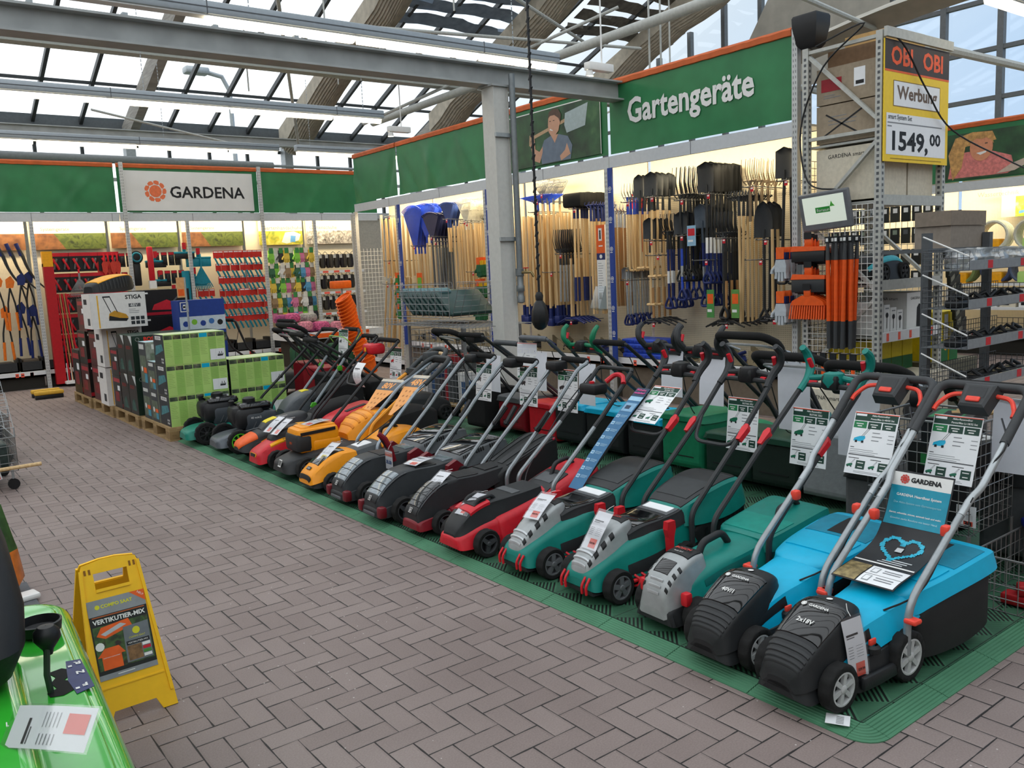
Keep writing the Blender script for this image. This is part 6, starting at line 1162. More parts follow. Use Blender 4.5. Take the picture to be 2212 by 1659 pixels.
def hung(name, label, cat, kind, hm=ASH, handle=ASH, L=.8, grip='', gm=ASH, **k):
    t = thing(name, label, cat); b = MB()
    if kind == 'spade': blade(b, k.get('w', .19), k.get('h', .28), hm, k.get('point', .3), k.get('curve', .02), .02); b.tube([(0, 0, .1), (0, 0, -.14)], lambda q: .012+.006*q, hm, 7)
    elif kind == 'fork':
        w, h, n = k.get('w', .18), k.get('h', .27), k.get('n', 4)
        for i in range(n): y = -w/2+w*i/(n-1); b.tube([(0, y*.5, .02), (-.0, y, .06), (-.035, y, .02+h*.5), (-.02, y*.97, .02+h)], lambda q: .0065*(1-.5*q), hm, 5, .03, seg=2)
        b.tube([(0, -w/2, .06), (0, w/2, .06)], .008, hm, 5); b.tube([(0, 0, .06), (0, 0, -.14)], lambda q: .012+.006*q, k.get('socket', hm), 7)
    elif kind == 'fan':
        w, h, n = k.get('w', .4), k.get('h', .36), k.get('n', 15)
        for i in range(n):
            a = (i/(n-1)-.5)*2; y = a*w/2; zt = .0+h*(1-.12*a*a)
            b.bar((0, y*.12, -.02), (-.01, y*.92, zt*.92), k.get('tw', .012), .004, hm, (1, 0, 0)); b.bar((-.01, y*.92, zt*.92), (-.035, y, zt), k.get('tw', .012)*.8, .004, hm, (1, 0, 0))
        if k.get('solid'):
            pts = [(a*w*.36, h*.72*(1-.1*abs(a))) for a in (-1, -.5, 0, .5, 1)]; b.prism([(-.02, -.05), (.02, -.05)] + pts[::-1], frame((-.004, 0, 0), (0, 1, 0), (0, 0, 1)), .006, hm)
        for f in ((.5, .8) if not k.get('solid') else (.8,)): b.bar((-.008, -w*.46*f, h*f*.96), (-.008, w*.46*f, h*f*.96), .012, .006, hm, (1, 0, 0))
        b.tube([(0, 0, 0), (0, 0, -.13)], .016, hm, 7)
    elif kind == 'brush': b.rbox(-.05, .05, -k.get('w', .3)/2, k.get('w', .3)/2, .02, .2, .03, hm); b.tube([(0, 0, .02), (0, 0, -.12)], .018, NAVY, 7)
    elif kind == 'hoe': b.tube([(-.02, -.26, -.03), (0, -.1, .02), (0, .1, .02), (-.02, .26, -.05)], lambda q: .016*(1-abs(q-.5)*1.2)+.003, hm, 6); b.lathe([(.02, -.03), (.02, .04)], hm, 8)
    o = b.build(k.get('head', 'head'), t)
    if handle:
        b = MB(); z0 = -.1 if kind != 'stick' else 0; r = k.get('r', .0155)
        if kind == 'hoe': b.tube([(0, 0, .05), (0, 0, L)], r, handle, 7)
        else:
            zs = -.1-(L*.35 if k.get('sleeve') else 0); b.tube([(0, 0, -.1), (0, 0, -L)], r, handle, 7)
            if k.get('sleeve'): b.tube([(0, 0, -L*.55), (0, 0, -L*.75)], r*1.05, k['sleeve'], 7)
            if k.get('tail'): b.tube([(0, 0, -L*.75), (0, 0, -L-.02)], r*1.1, k['tail'], 7)
        b.build('handle', t)
    if grip == 'D': b = MB(); grip_d(b, -L, gm); b.build('grip', t)
    if grip == 'T': b = MB(); b.tube([(0, -.06, -L), (0, .06, -L)], .016, gm, 7); b.build('grip', t)
    return reg(t)
def row(proto, n, y, z, x0=7.38, dx=.055, label='{} item', group=None, dy=0., rz=.03, jit=.012):
    for i in range(n):
        l = label.format(ORD[i] if i < 20 else 'next'); loc = (x0+dx*i, y+dy*i+R_.uniform(-jit, jit), z+R_.uniform(-.004, .004)); rot = (R_.uniform(-.02, .02), R_.uniform(-.02, .02), R_.uniform(-rz, rz))
        if i == 0 and proto.get('used') is None: o = proto; o.location = loc; o.rotation_euler = rot; o['label'] = l; o['used'] = 1
        else: o = dup(proto, loc, None, l, rot=rot)
        if group: o['group'] = group
def hook(label, y, z, n=.46, x0=7.33, two=.06):
    t = thing('price_hook', label, 'hook', (x0, y, z), 0, 'display hooks with red price labels'); b = MB()
    for s in (-1, 1): b.tube([(0, s*two, .012), (.02, s*two, 0), (7.9-x0, s*two, -.01)], .005, GRY, 5)
    b.tube([(.02, -two-.02, 0), (.02, two+.02, 0)], .005, GRY, 5); b.build('hook_arm', t)
    b = MB(); b.box(-.012, -.008, -two-.02, -two+.015, -.055, -.01, RED); b.box(-.0125, -.012, -two-.016, -two+.011, -.03, -.015, WHT); o = b.build('price_label', t); o['label'] = 'red price label'
BKP = M('#222426', .45); BKS = M('#34373a', .4, .3); BNB = M('#7a6a55', .5, .3)
TW = [('silver tined fork with blue collar and wooden T grip', hung('garden_fork', 'x', 'fork', 'fork', CHR, ASH, .80, 'T', ASH, w=.14, h=.2, socket=BLUE), 8, 7.32, 2.34), ('wide grey shovel with wooden handle', hung('shovel', 'x', 'shovel', 'spade', BKS, ASH, .9, 'T', ASH, w=.22, h=.27), 4, 6.93, 2.36),
      ('black tined garden fork', hung('garden_fork', 'x', 'fork', 'fork', BKP, BKP, .78, 'D', BKP, w=.19, h=.34), 10, 6.49, 2.29), ('black square shovel with blue and silver handle', hung('shovel', 'x', 'shovel', 'spade', BKP, BKP, .84, 'D', NAVY, w=.23, h=.32, point=.12, sleeve=WHT, tail=NAVY), 10, 6.12, 2.32),
      ('brown forged fork', hung('garden_fork', 'x', 'fork', 'fork', BNB, BNB, .35, '', w=.17, h=.26), 5, 5.56, 2.34), ('black edging spade beside the end post', hung('spade', 'x', 'spade', 'spade', BKP, BKP, .9, 'D', BKP, w=.2, h=.3, point=.15), 2, 5.16, 2.36),
      ('grey spade of the lower row with wooden T grip', hung('spade', 'x', 'spade', 'spade', BKS, ASH, .74, 'T', ASH, w=.19, h=.24), 4, 6.96, 1.87), ('dark blue handled spade of the lower row', hung('spade', 'x', 'spade', 'spade', BKS, BLUE, .6, 'D', NAVY, w=.2, h=.25, sleeve=CHR), 5, 6.5, 1.9), ('grey digging fork with black grip', hung('garden_fork', 'x', 'fork', 'fork', BKS, BKP, .74, 'D', BKP, w=.2, h=.26, n=5), 7, 5.92, 1.84), ('black pointed spade of the lower row', hung('spade', 'x', 'spade', 'spade', BKP, BKP, .72, 'D', BKP, w=.23, h=.36, point=.6), 3, 5.4, 1.8),
      ('short blue handled tool with navy grip', hung('hand_spade', 'x', 'spade', 'spade', CHR, CHR, .42, 'D', NAVY, w=.14, h=.14), 9, 7.36, 1.42), ('pickaxe head on a wooden shaft hanging low', hung('pickaxe', 'x', 'pickaxe', 'hoe', BKP, ASHD, .45, ''), 5, 5.9, .94), ('iron hoe hanging low beside the end post', hung('hoe', 'x', 'hoe', 'hoe', BKP, ASH, .9, '', w=.2), 3, 5.3, 1.0), ('wooden shafted hammer standing between blue grips', hung('hammer', 'x', 'hammer', 'hoe', BKS, ASHD, .4, ''), 4, 6.95, .93)]
for n, p, k, y, z in TW:
    row(p, k, y, z, 7.38, .05 if k > 5 else .1, '{} ' + n + ', counted from the aisle', n + 's'); hook('display hook holding each ' + n, y, z)
TW2 = [('blue plastic leaf rake of the big fans', hung('leaf_rake', 'x', 'rake', 'fan', M('#2b50c8', .35), ASH, .95, '', w=.62, h=.66, n=25, tw=.02, solid=True), 4, 12.2, 2.06, .06), ('dark ribbed fan rake', hung('leaf_rake', 'x', 'rake', 'fan', M('#2c3156', .4), GRY, .8, '', w=.44, h=.38, n=15, tw=.03, solid=True), 6, 11.66, 2.18, .06), ('small blue fan rake', hung('leaf_rake', 'x', 'rake', 'fan', M('#27407f', .4), ASH, .5, '', w=.36, h=.26, n=15, tw=.02, solid=True), 4, 11.2, 2.42, .06), ('pale wire fan rake', hung('wire_rake', 'x', 'rake', 'fan', M('#d8d6c8', .4, .3), ASH, .9, '', w=.4, h=.34, n=19, tw=.006), 6, 10.72, 2.36, .07),
       ('grey metal tube handle', hung('steel_tube', 'x', 'handle', 'stick', GRY, M('#6f7478', .4, .5), .95), 7, 11.55, 2.1, .05), ('black broad street broom', hung('street_broom', 'x', 'broom', 'brush', FOAM, ASH, 1.15, '', w=.34, tail=NAVY), 9, 8.26, 2.34, .055), ('grey tined rake with silver shafts', hung('garden_rake', 'x', 'rake', 'fork', BKS, CHR, .62, '', w=.22, h=.3, n=7), 7, 8.56, 1.78, .05), ('blue flat lawn rake near the column', hung('lawn_rake', 'x', 'rake', 'fan', M('#2b50c8', .35), ASH, .5, '', w=.7, h=.08, n=25, tw=.012), 3, 9.0, 2.5, .1), ('thin wire spring rake above the ash handles', hung('wire_rake', 'x', 'rake', 'fan', GRY, ASH, .3, '', w=.4, h=.2, n=15, tw=.005), 4, 8.9, 2.58, .1), ('wooden hoe handle standing below the grey rakes', hung('hoe', 'x', 'hoe', 'hoe', NAVY, ASH, .8, ''), 6, 8.4, .92, .06)]
for n, p, k, y, z, dx in TW2:
    row(p, k, y, z, 7.38, dx, '{} ' + n + ', counted from the aisle', n + 's'); hook('display hook carrying each ' + n, y, z)
TW3 = [('long handled grey rake with ash shaft', hung('garden_rake', 'x', 'rake', 'fork', BKS, ASH, 1.25, '', w=.3, h=.1, n=9), 6, 5.72, 2.2, .07), ('grey spade of the upper row beside the blue strip', hung('spade', 'x', 'spade', 'spade', BKS, ASH, .8, 'T', ASH, w=.18, h=.26), 4, 7.13, 2.36, .08), ('steel blue spade with navy grip between the black forks', hung('spade', 'x', 'spade', 'spade', M('#4b5560', .35, .4), NAVY, .72, 'D', NAVY, w=.19, h=.26, sleeve=CHR), 7, 6.2, 1.95, .06), ('black handled fork with navy sleeve under the black forks', hung('garden_fork', 'x', 'fork', 'fork', BKP, NAVY, .7, 'D', NAVY, w=.18, h=.24, sleeve=WHT), 7, 6.72, 1.9, .06),
       ('long ash handled hoe among the street brooms', hung('hoe', 'x', 'hoe', 'fork', NAVY, ASH, 1.3, '', w=.16, h=.08, n=3), 7, 7.98, 2.3, .06), ('silver pronged weeder hanging beside the info board', hung('weeder', 'x', 'weeder', 'fork', CHR, ASHD, 1.1, '', w=.1, h=.12, n=3), 6, 7.62, 2.2, .06), ('second blue leaf rake of the big fans', hung('leaf_rake', 'x', 'rake', 'fan', M('#2444b4', .35), ASH, .9, '', w=.6, h=.5, n=23, tw=.02, solid=True), 3, 11.85, 2.22, .08), ('black iron rake near the green gloves', hung('garden_rake', 'x', 'rake', 'fork', BKP, ASH, 1.2, '', w=.32, h=.1, n=9), 5, 10.15, 2.3, .08)]
for n, p, k, y, z, dx in TW3: row(p, k, y, z, 7.4, dx, '{} ' + n + ', counted from the aisle', n + 's')
# long ash handles in dense rows
def stick(label, L, r=.0155, tail=None, mat=None):
    t = thing('ash_pole', label, 'pole'); b = MB(); b.tube([(0, 0, 0), (0, 0, -L*.5), (0, 0, -L)], lambda q: r*(.85+.2*q), mat or ASH, 7); b.build('shaft', t)
    if tail: b = MB(); b.tube([(0, 0, -L+.14), (0, 0, -L-.02)], r*1.25, tail, 7); b.rbox(-.03, .03, -.05, .05, -L-.1, -L, .01, tail); b.build('socket', t)
    return reg(t)
s1 = stick('x', 1.36, .017, NAVY); s2 = stick('x', 1.2); s3 = stick('x', 1.0, .018); s4 = stick('x', 1.3, .016)
for c, y in enumerate((9.42, 9.3, 9.18, 9.05, 8.93, 8.81, 8.7)): row(s1, 6, y, 2.33-.02*(c % 3), 7.4, .07, '{} pale handle with blue socket in its file, ' + ('file next to the column', 'second file from the column', 'third file from the column', 'middle file right of the column', 'third file from the brooms', 'second file from the brooms', 'file next to the brooms')[c], 'ash handles with blue sockets')
for c, y in enumerate((11.07, 10.92, 10.77, 10.62, 10.47, 10.32)): row(s2, 6, y, 2.31+.02*(c % 2), 7.4, .07, '{} plain ash handle in its file, ' + ('file next to the grey tubes', 'second file from the grey tubes', 'third file from the grey tubes', 'third file from the blue strip', 'second file from the blue strip', 'file next to the blue strip')[c], 'plain ash handles')
for c, y in enumerate((13.27, 13.13, 13.0, 12.86, 12.72)): row(s3, 4, y, 2.58-.03*(c % 2), 7.38, .09, '{} broom stick of its file in the corner bay, ' + ('outermost file', 'second file from the outside', 'middle file', 'second file from the blue strip', 'file beside the blue strip')[c], 'broom sticks in the corner bay')
for i in range(16): o = dup(s4, (7.5+.04*(i % 3), 12.62+.055*i, 1.56-.02*(i % 4)), None, ORD[i] + ' stick of the leaning bundle in the corner bay, from the blue strip', rot=(.30+R_.uniform(-.05, .05), -.06, 0)); o['group'] = 'leaning sticks in the corner bay'
o = s4; s4.location = (7.44, 12.6, 1.56); s4.rotation_euler = (.26, -.05, 0); s4['label'] = 'stick of the leaning bundle closest to the blue strip'; s4['group'] = 'leaning sticks in the corner bay'
for y, z in ((9.05, 2.36), (8.8, 1.55), (10.7, 2.33), (10.6, 1.6), (13.0, 2.6), (13.1, 1.85), (13.2, 1.45), (6.2, 1.62), (5.5, 1.6), (6.9, 1.7)): hook('empty looking display hook among the handles, ' + {9.05: 'top of the ash handles by the column', 8.8: 'halfway down the ash handles', 10.7: 'top of the plain handles', 10.6: 'halfway down the plain handles', 13.0: 'top of the broom sticks', 13.1: 'middle of the broom sticks', 13.2: 'above the leaning bundle', 6.2: 'under the black shovels', 5.5: 'under the brown forks', 6.9: 'under the grey shovels'}[y], y, z, two=.1)
# red shovel, info pillar, tubs, trays
row(hung('shovel', 'x', 'shovel', 'spade', M('#d8262c', .4), M('#c8262c', .4), .5, '', w=.2, h=.2), 2, 7.39, 2.25, 7.62, .08, '{} red shovel behind the blue strip', 'red shovels'); 
t = thing('info_sign', 'narrow orange info board with a white i and leaflets below it', 'sign', (7.28, 7.70, 1.08)); b = MB(); T = frame((0, .07, 0), (0, -1, 0), (0, 0, 1)); b.T = T; b.box(0, .15, 0, 1.02, -.02, 0, WHT); b.rect(I, 0, .15, .68, 1.02, ORG, .001); b.rect(I, .04, .1, .83, .98, WHT, .002); b.text('i', I, INK, h=.11, w=.03, x=.07, y=.905, z=.003, bold=.05); b.rect(I, .04, .11, .76, .775, WHT, .002); b.rect(I, 0, .15, .6, .68, NAVY, .001); b.disc(I, .025, WHT, 12, .002, .075, .64); lines(b, I, .02, .56, .1, 14, .03, TXT, .006); b.rect(I, .02, .07, .12, .2, PH[0], .001); b.build('board', t)
b = MB(); b.T = T; b.loft([[(-.02, -.02, .0), (.15, -.02, 0), (.15, .02, .12), (-.02, .02, .12)], [(-.02, .28, .0), (.15, .28, 0), (.15, .28, .02), (-.02, .28, .02)]], clear('leaflet holder', (.85, .9, .92, 1), .2, .1), smooth=False); b.build('leaflet_holder', t)
for k in range(4):
    t = thing('blue_crate', ('lowest', 'second', 'third', 'topmost')[k] + ' blue plastic crate beside the post on the base shelf', 'crate', (7.27+.02*(k % 2), 6.74+.03*(k > 1), .505+.055*k), 0, 'blue stacked crates'); b = MB(); b.rbox(0, .36, 0, .62, 0, .054, .012, BLUE)
    for q in range(9): b.rbox(-.004, .006, .04+.063*q, .08+.063*q, .012, .04, .003, M('#1c3a9a', .5))
    b.build('crate', t)
TRB = M('#85795f', .8, bump=.1)
for i in range(22):
    y = 12.25-.33*i+(-.1 if i > 15 else 0)
    if 6.6 < y < 7.5: continue
    t = thing('tray_divider', ('{} grey brown slanted divider tray on the base shelf, counted from the corner').format(ORD[i] if i < 20 else ('twenty first' if i == 20 else 'last')), 'tray', (7.29, y, .505), 0, 'divider trays on the base shelf')
    b = MB(); b.prism([(0, 0), (.26, 0), (.26, .02), (.03, .16), (0, .16)], frame((.5, 0, 0), (0, -1, 0), (0, 0, 1)), .005, TRB); b.box(0, .5, -.26, 0, 0, .01, TRB); b.prism([(0, 0), (.26, 0), (.26, .02), (.03, .16), (0, .16)], frame((.02, 0, 0), (0, -1, 0), (0, 0, 1)), .005, TRB); b.build('tray', t)
    t = thing('spare_tool', ('{} dark spare tool head lying in a divider tray, counted from the corner').format(ORD[i] if i < 20 else ('twenty first' if i == 20 else 'last')), 'spare tool', (7.4, y-.12, .53), R_.uniform(-1, 1), 'spare tool heads in the trays')
    b = MB(); m = (BKP, NAVY, BKS)[i % 3]; b.tube([(-.08, -.06, .05), (0, 0, .07), (.1, .05, .09)], .02, m, 6); b.prism([(-.1, -.05), (.08, -.07), (.1, .06), (-.06, .08)], Matrix.Translation((0, 0, .02)) @ Matrix.Rotation(.3, 4, 'X'), .02, m); b.build('head', t)
# work gloves on the posts, green strip of gloves
def glove(label, c1, c2, c3, name='glove_pair', s=1.):
    t = thing(name, label, 'gloves'); b = MB()
    for q in (-.012, .012):
        b.loft([[(q+x, y*s, z*s) for x, y in ((-.01, -w), (.01, -w), (.01, w), (-.01, w))] for z, w in ((0, .045), (-.05, .042), (-.06, .04))], c1)
        b.loft([[(q+x, y*s, z*s) for x, y in ((-.013, -w), (.013, -w), (.013, w), (-.013, w))] for z, w in ((-.055, .04), (-.1, .052), (-.15, .05))], c2)
        for i in range(4): y = -.038+.0255*i; b.tube([(q, y*s, -.145*s), (q-.004, y*1.15*s, -(.2+.02*(i in (1, 2)))*s)], .0115*s, c2, 6)
        b.tube([(q, .045*s, -.1*s), (q-.01, .075*s, -.135*s), (q-.01, .08*s, -.16*s)], .0115*s, c2, 6)
    b.build('gloves', t); b = MB(); b.box(-.03, -.026, -.035*s, .035*s, -.05*s, .04*s, c3); b.build('card', t); return reg(t)
GG = glove('x', NAVY, M('#b9bfc4', .8), ORG, s=1.25)
for i in range(6):
    for q in range(2): l = ORD[i] + ' grey and navy work gloves, ' + ('upper' if q == 0 else 'lower') + ' bunch beside the wall screen'; loc = (7.08+.05*i, 4.98+.02*(i % 2), 1.66-.42*q); (GG.__setitem__('label', l), setattr(GG, 'location', loc)) if i+q == 0 else dup(GG, loc, None, l); 
GG['group'] = 'grey and navy work gloves'
for o in bpy.data.objects:
    if o.name.startswith('glove_pair') and 'grey and navy' in o.get('label', ''): o['group'] = 'grey and navy work gloves'
GY = glove('x', M('#e0b62c', .7), M('#1f5a3a', .7), ORG, s=1.1); row(GY, 4, 10.16, 1.76, 7.2, .04, '{} green and yellow gloves of the top bunch by the column', 'green gloves by the column'); row(GY, 4, 10.2, 1.45, 7.2, .04, '{} green and yellow gloves of the middle bunch by the column', 'green gloves by the column'); row(GY, 4, 10.24, 1.12, 7.2, .04, '{} green and yellow gloves of the low bunch by the column', 'green gloves by the column')
GS = glove('x', M('#3d8f4a', .7), M('#2f7a3c', .7), ORG); [row(GS, 2, 12.52, 1.6-.17*k, 7.2, .04, '{} plain green gloves of a strip beside the broom sticks, bunch ' + ('at the top', 'second down', 'third down', 'at the bottom')[k], 'plain green gloves') for k in range(4)]
def leafcard(label, x, y, z, w, h, m, m2): t = thing('product_card', label, 'card', (x, y, z)); b = MB(); b.T = frame((0, 0, 0), (0, -1, 0), (0, 0, 1)); b.box(-w/2, w/2, -h, 0, -.004, 0, m); b.rect(I, -w*.4, w*.4, -h*.5, -h*.15, m2, .001); b.rect(I, -w*.4, w*.2, -h*.8, -h*.7, WHT, .001); b.build('card', t)
leafcard('orange and green product card among the leaf rakes', 7.3, 12.0, 1.62, .16, .5, ORG, M('#6fae3c', .5)); leafcard('green product card between the dark forks and their grips', 7.32, 6.05, 1.3, .1, .3, M('#4a8a46', .5), ORG); leafcard('second green product card below the dark forks', 7.32, 5.72, 1.3, .1, .3, M('#5b8f46', .5), ORG); leafcard('red product card on the fork row', 7.32, 6.3, 2.0, .12, .22, M('#8fb7d0', .5), RED)
# ---------------------------------------------------------------- goods of the rear wall (facing -y), hung at y about 16.2
def wgoods(proto, pts, label, group):
    for i, (x, z, n) in enumerate(pts):
        l = label.format(n); loc = (x, 16.18+R_.uniform(-.04, .04), z)
        if i == 0: proto.location = loc; proto['label'] = l; o = proto
        else: o = dup(proto, loc, None, l)
        o['group'] = group
def rotp(t):
    t.rotation_euler = (0, 0, PI/2); return t
def simple(name, cat, build): t = thing(name, 'x', cat); build(t); return reg(t)
def mk_saw(t):
    b = MB(); b.tube(catmull([(0, 0, 0), (.05, 0, -.12), (.1, 0, -.3), (.2, 0, -.5), (.34, 0, -.66)], 3), lambda q: .035*(1-.7*q), M('#3f4446', .4, .5), 8); b.build('saw_blade', t); b = MB(); b.tube([(-.03, 0, .1), (0, 0, .0), (.03, 0, -.1)], .032, NAVY, 8); b.build('handle', t)
wgoods(simple('pruning_saw', 'saw', mk_saw), [(1.93+.14*i, 2.3, ORD[i]) for i in range(3)], '{} curved pruning saw with navy handle on the rear wall', 'pruning saws')
def mk_lop(c):
    def f(t):
        for s in (-1, 1): b = MB(); b.tube([(0, 0, 0), (s*.05, 0, -.25), (s*.07, 0, -.5)], .014, BKP, 7); b.tube([(s*.055, 0, -.4), (s*.07, 0, -.7)], .022, c, 7); b.build('handle', t)
        b = MB(); b.prism([(-.05, 0), (.05, 0), (.08, .1), (.03, .2), (-.05, .14)], frame((0, .01, 0), (1, 0, 0), (0, 0, 1)), .02, c); b.build('jaw', t)
    return f
wgoods(simple('lopper', 'lopper', mk_lop(M('#e8761f', .45))), [(1.85, 1.7, 'upper'), (2.02, 1.68, 'second'), (1.9, 1.2, 'lower')], '{} orange handled lopper at the frame edge', 'orange loppers'); wgoods(simple('lopper', 'lopper', mk_lop(NAVY)), [(2.18, 1.72, 'first'), (2.3, 1.75, 'second'), (2.14, 1.25, 'low hanging'), (2.3, 1.2, 'last')], '{} navy handled lopper left of the red display post', 'navy loppers')
t = thing('display_post', 'tall red display post with yellow top between saw blades and red packs', 'display', (2.50, 15.9, .05)); b = MB(); b.box(0, .15, 0, .12, 0, 2.0, M('#b3141f', .45)); b.box(.0, .15, -.001, .12, 1.95, 2.2, YEL); b.build('post', t); b = MB(); [b.tube([(.2+.045*k, .0, .05), (.17+.03*k, .03, 1.5)], .012, ASHD if k % 2 else RED, 6) for k in range(5)]; b.build('pole', t); b = MB(); b.box(.12, .5, -.15, .1, 0, .04, WHT); [b.tube([(.15+.06*k, -.14, .04), (.15+.06*k, -.14, .35)], .006, WHT, 5) for k in range(6)]; b.build('foot_rack', t)
def mk_pack(c, tool):
    def f(t):
        b = MB(); b.box(-.09, .09, 0, .02, -.32, 0, BLK); b.rect(frame((0, -.001, 0), (1, 0, 0), (0, 0, 1)), -.09, .09, -.06, 0, c); b.build('card', t)
        b = MB(); b.tube([(-.03, -.02, -.1), (.0, -.03, -.17), (.05, -.02, -.28)], .02, tool, 6); b.tube([(.03, -.02, -.1), (.0, -.03, -.17), (-.02, -.02, -.28)], .016, GRY, 6); b.build('tool', t)
    return f
RN = ('top', 'second', 'third', 'fourth', 'fifth', 'lowest')
wgoods(simple('tool_pack', 'tool pack', mk_pack(RED, RED)), [(2.72+.155*(i % 7), 2.23-.345*(i//7), ORD[i % 7] + ' pack of the ' + RN[i//7] + ' row') for i in range(35)], 'red and black carded tool, {}, rear wall', 'red and black carded tools')
def mk_trowel(t):
    b = MB(); b.tube([(0, 0, .05), (0, 0, -.08)], .016, RED, 7); b.build('handle', t); b = MB(); b.T = frame((0, 0, -.08), (0, 0, -1), (1, 0, 0)); b.prism([(0, -.02), (.05, -.05), (.18, -.04), (.24, 0), (.18, .04), (.05, .05), (0, .02)], I, .008, M('#c83a2a', .5)); b.build('blade', t)
wgoods(simple('hand_trowel', 'trowel', mk_trowel), [(3.42+.07*i, 2.15, ORD[i]) for i in range(5)], '{} red hand trowel hanging left of the gap post', 'red hand trowels')
o = hung('wire_rake', 'grey wire fan rake hanging among the red packs', 'rake', 'fan', M('#8d9092', .4, .5), RED, .2, '', w=.42, h=.3, n=17, tw=.008); o.location = (3.05, 16.05, 1.75); o.rotation_euler = (PI, 0, -PI/2)
def mk_broom(c, w=.36, h=.09, mm=BLK):
    def f(t):
        b = MB(); b.rbox(-w/2, w/2, -.05, .03, -.04, .0, .012, c); b.build('brush_block', t); b = MB(); b.rbox(-w/2*.97, w/2*.97, -.045, .025, -.04-h, -.035, .01, mm); b.build('bristles', t); b = MB(); b.rbox(-.03, .03, -.03, .01, 0, .1, .01, c); b.box(-.035, .035, -.034, -.032, .04, .16, RED); b.build('socket', t)
    return f
TQD = M('#127f93', .4)
wgoods(simple('teal_broom', 'broom', mk_broom(TQD)), [(4.35, 2.06, 'top'), (4.4, 1.72, 'second'), (4.62, 1.45, 'third'), (4.5, 1.2, 'lowest'), (4.85, 2.2, 'highest small')], '{} teal broom head with black bristles on the rear wall', 'teal broom heads')
wgoods(simple('teal_rake', 'rake', mk_broom(TQD, .46, .14, TQD)), [(5.1, 2.1, 'wide'), (5.0, 1.75, 'narrower')], '{} teal plastic rake head beside the red carded goods', 'teal rake heads')
o = hung('leaf_rake', 'teal fan rake hanging points down on the rear wall', 'rake', 'fan', TQD, TQD, .3, '', w=.4, h=.36, n=13, tw=.02, solid=True); o.location = (5.12, 16.1, 1.85); o.rotation_euler = (PI, 0, -PI/2)
t = thing('tube_display', 'thick teal tube standing behind the blue display', 'tube', (4.80, 16.0, 1.0)); b = MB(); b.tube([(0, 0, 0), (0, 0, .85)], .07, TQD, 14); b.build('tube', t)
t = thing('hose_gadget', 'round black and teal gadget below the third header', 'gadget', (4.0, 16.1, 2.12)); b = MB(); b.lathe([(.001, -.06), (.11, -.05), (.12, 0), (.1, .03), (.001, .03)], BLK, 20, axis='y'); b.lathe([(.06, -.062), (.075, -.07), (.09, -.058)], TQD, 20, axis='y'); b.rbox(-.06, .06, -.03, .03, -.5, -.1, .02, BLK); b.build('body', t)
t = thing('red_tube_pack', 'red tube pack with pale foot beside the round gadget', 'tool pack', (4.24, 16.1, 1.7)); b = MB(); b.rbox(-.05, .05, -.03, .03, 0, .6, .02, RED); b.box(-.06, .06, -.035, .035, -.14, .0, WHT); b.build('body', t)
def mk_card(c, c2):
    def f(t):
        b = MB(); b.box(-.05, .05, 0, .008, -.14, 0, M('#c62a22', .5)); b.rect(frame((0, -.001, 0), (1, 0, 0), (0, 0, 1)), -.04, .04, -.03, -.01, WHT); b.build('card', t); b = MB(); b.tube([(-.03, -.012, -.13), (.0, -.02, -.2), (.03, -.012, -.27)], .018, c2, 6); b.build('tool', t)
    return f
wgoods(simple('carded_nozzle', 'carded part', mk_card(RED, TQD)), [(5.45+.09*(i % 10)+.02*(i//10), 2.2-.24*(i//10), ORD[i % 10] + ' in the ' + RN[i//10] + ' row') for i in range(60)], 'red carded teal fitting, {}', 'red carded teal fittings')
GLC = [('lime green', M('#7cc242', .7), M('#8fd04f', .7)), ('blue', M('#3f7fb0', .7), M('#5a9cc4', .7)), ('yellow', M('#d9b733', .7), M('#e5c64e', .7)), ('white', M('#cfcdc8', .7), M('#e2e0da', .7)), ('pink', M('#c85a86', .7), M('#d97ba0', .7)), ('dark green', M('#2c4a38', .7), M('#3c6a4e', .7)), ('black', M('#2b2b2c', .7), M('#3a3b3d', .7)), ('brown', M('#7a6248', .7), M('#9a805f', .7))]
for q, (n, a, c) in enumerate(GLC):
    pts = [(6.5+.105*i, 2.18-.29*r, ORD[i] + ' place in the ' + RN[r] + ' row') for r in range(5) for i in range(9) if (i*3+r*5+i//3) % 8 == q]
    if pts: p = glove('x', a, c, M('#d8d4c8', .6) if q % 2 else M('#3f8a48', .6), s=1.15); rotp(p); wgoods(p, pts, n + ' garden gloves, {}', 'garden gloves of the rear wall')
def mk_clog(c):
    def f(t):
        b = MB()
        for s in (-1, 1): b.loft([[(s*.05+w*math.cos(a), -.03+.05*math.sin(a), z) for a in [k*PI/4 for k in range(8)]] for z, w in ((0, .02), (-.03, .045), (-.12, .045), (-.2, .05), (-.26, .04), (-.28, .015))], c)
        b.build('shoes', t); b = MB(); b.tube([(-.05, -.03, .01), (0, -.03, .05), (.05, -.03, .01)], .006, BLK, 5); b.build('hanger', t)
        b = MB(); b.box(-.03, .03, -.09, -.086, -.08, -.01, M('#c9c6bc', .6)); b.build('card', t)
    return f
wgoods(simple('clog_pair', 'shoes', mk_clog(M('#3a352d', .6))), [(7.5+.15*i, 2.08-.42*r, ORD[i] + ' in the ' + RN[r] + ' row') for r in range(4) for i in range(6) if (i+r) % 2 == 0], 'dark olive garden clogs, {}', 'dark garden clogs'); wgoods(simple('clog_pair', 'shoes', mk_clog(M('#241f22', .6))), [(7.5+.15*i, 2.08-.42*r, ORD[i] + ' in the ' + RN[r] + ' row') for r in range(4) for i in range(6) if (i+r) % 2], 'black garden clogs, {}', 'black garden clogs')
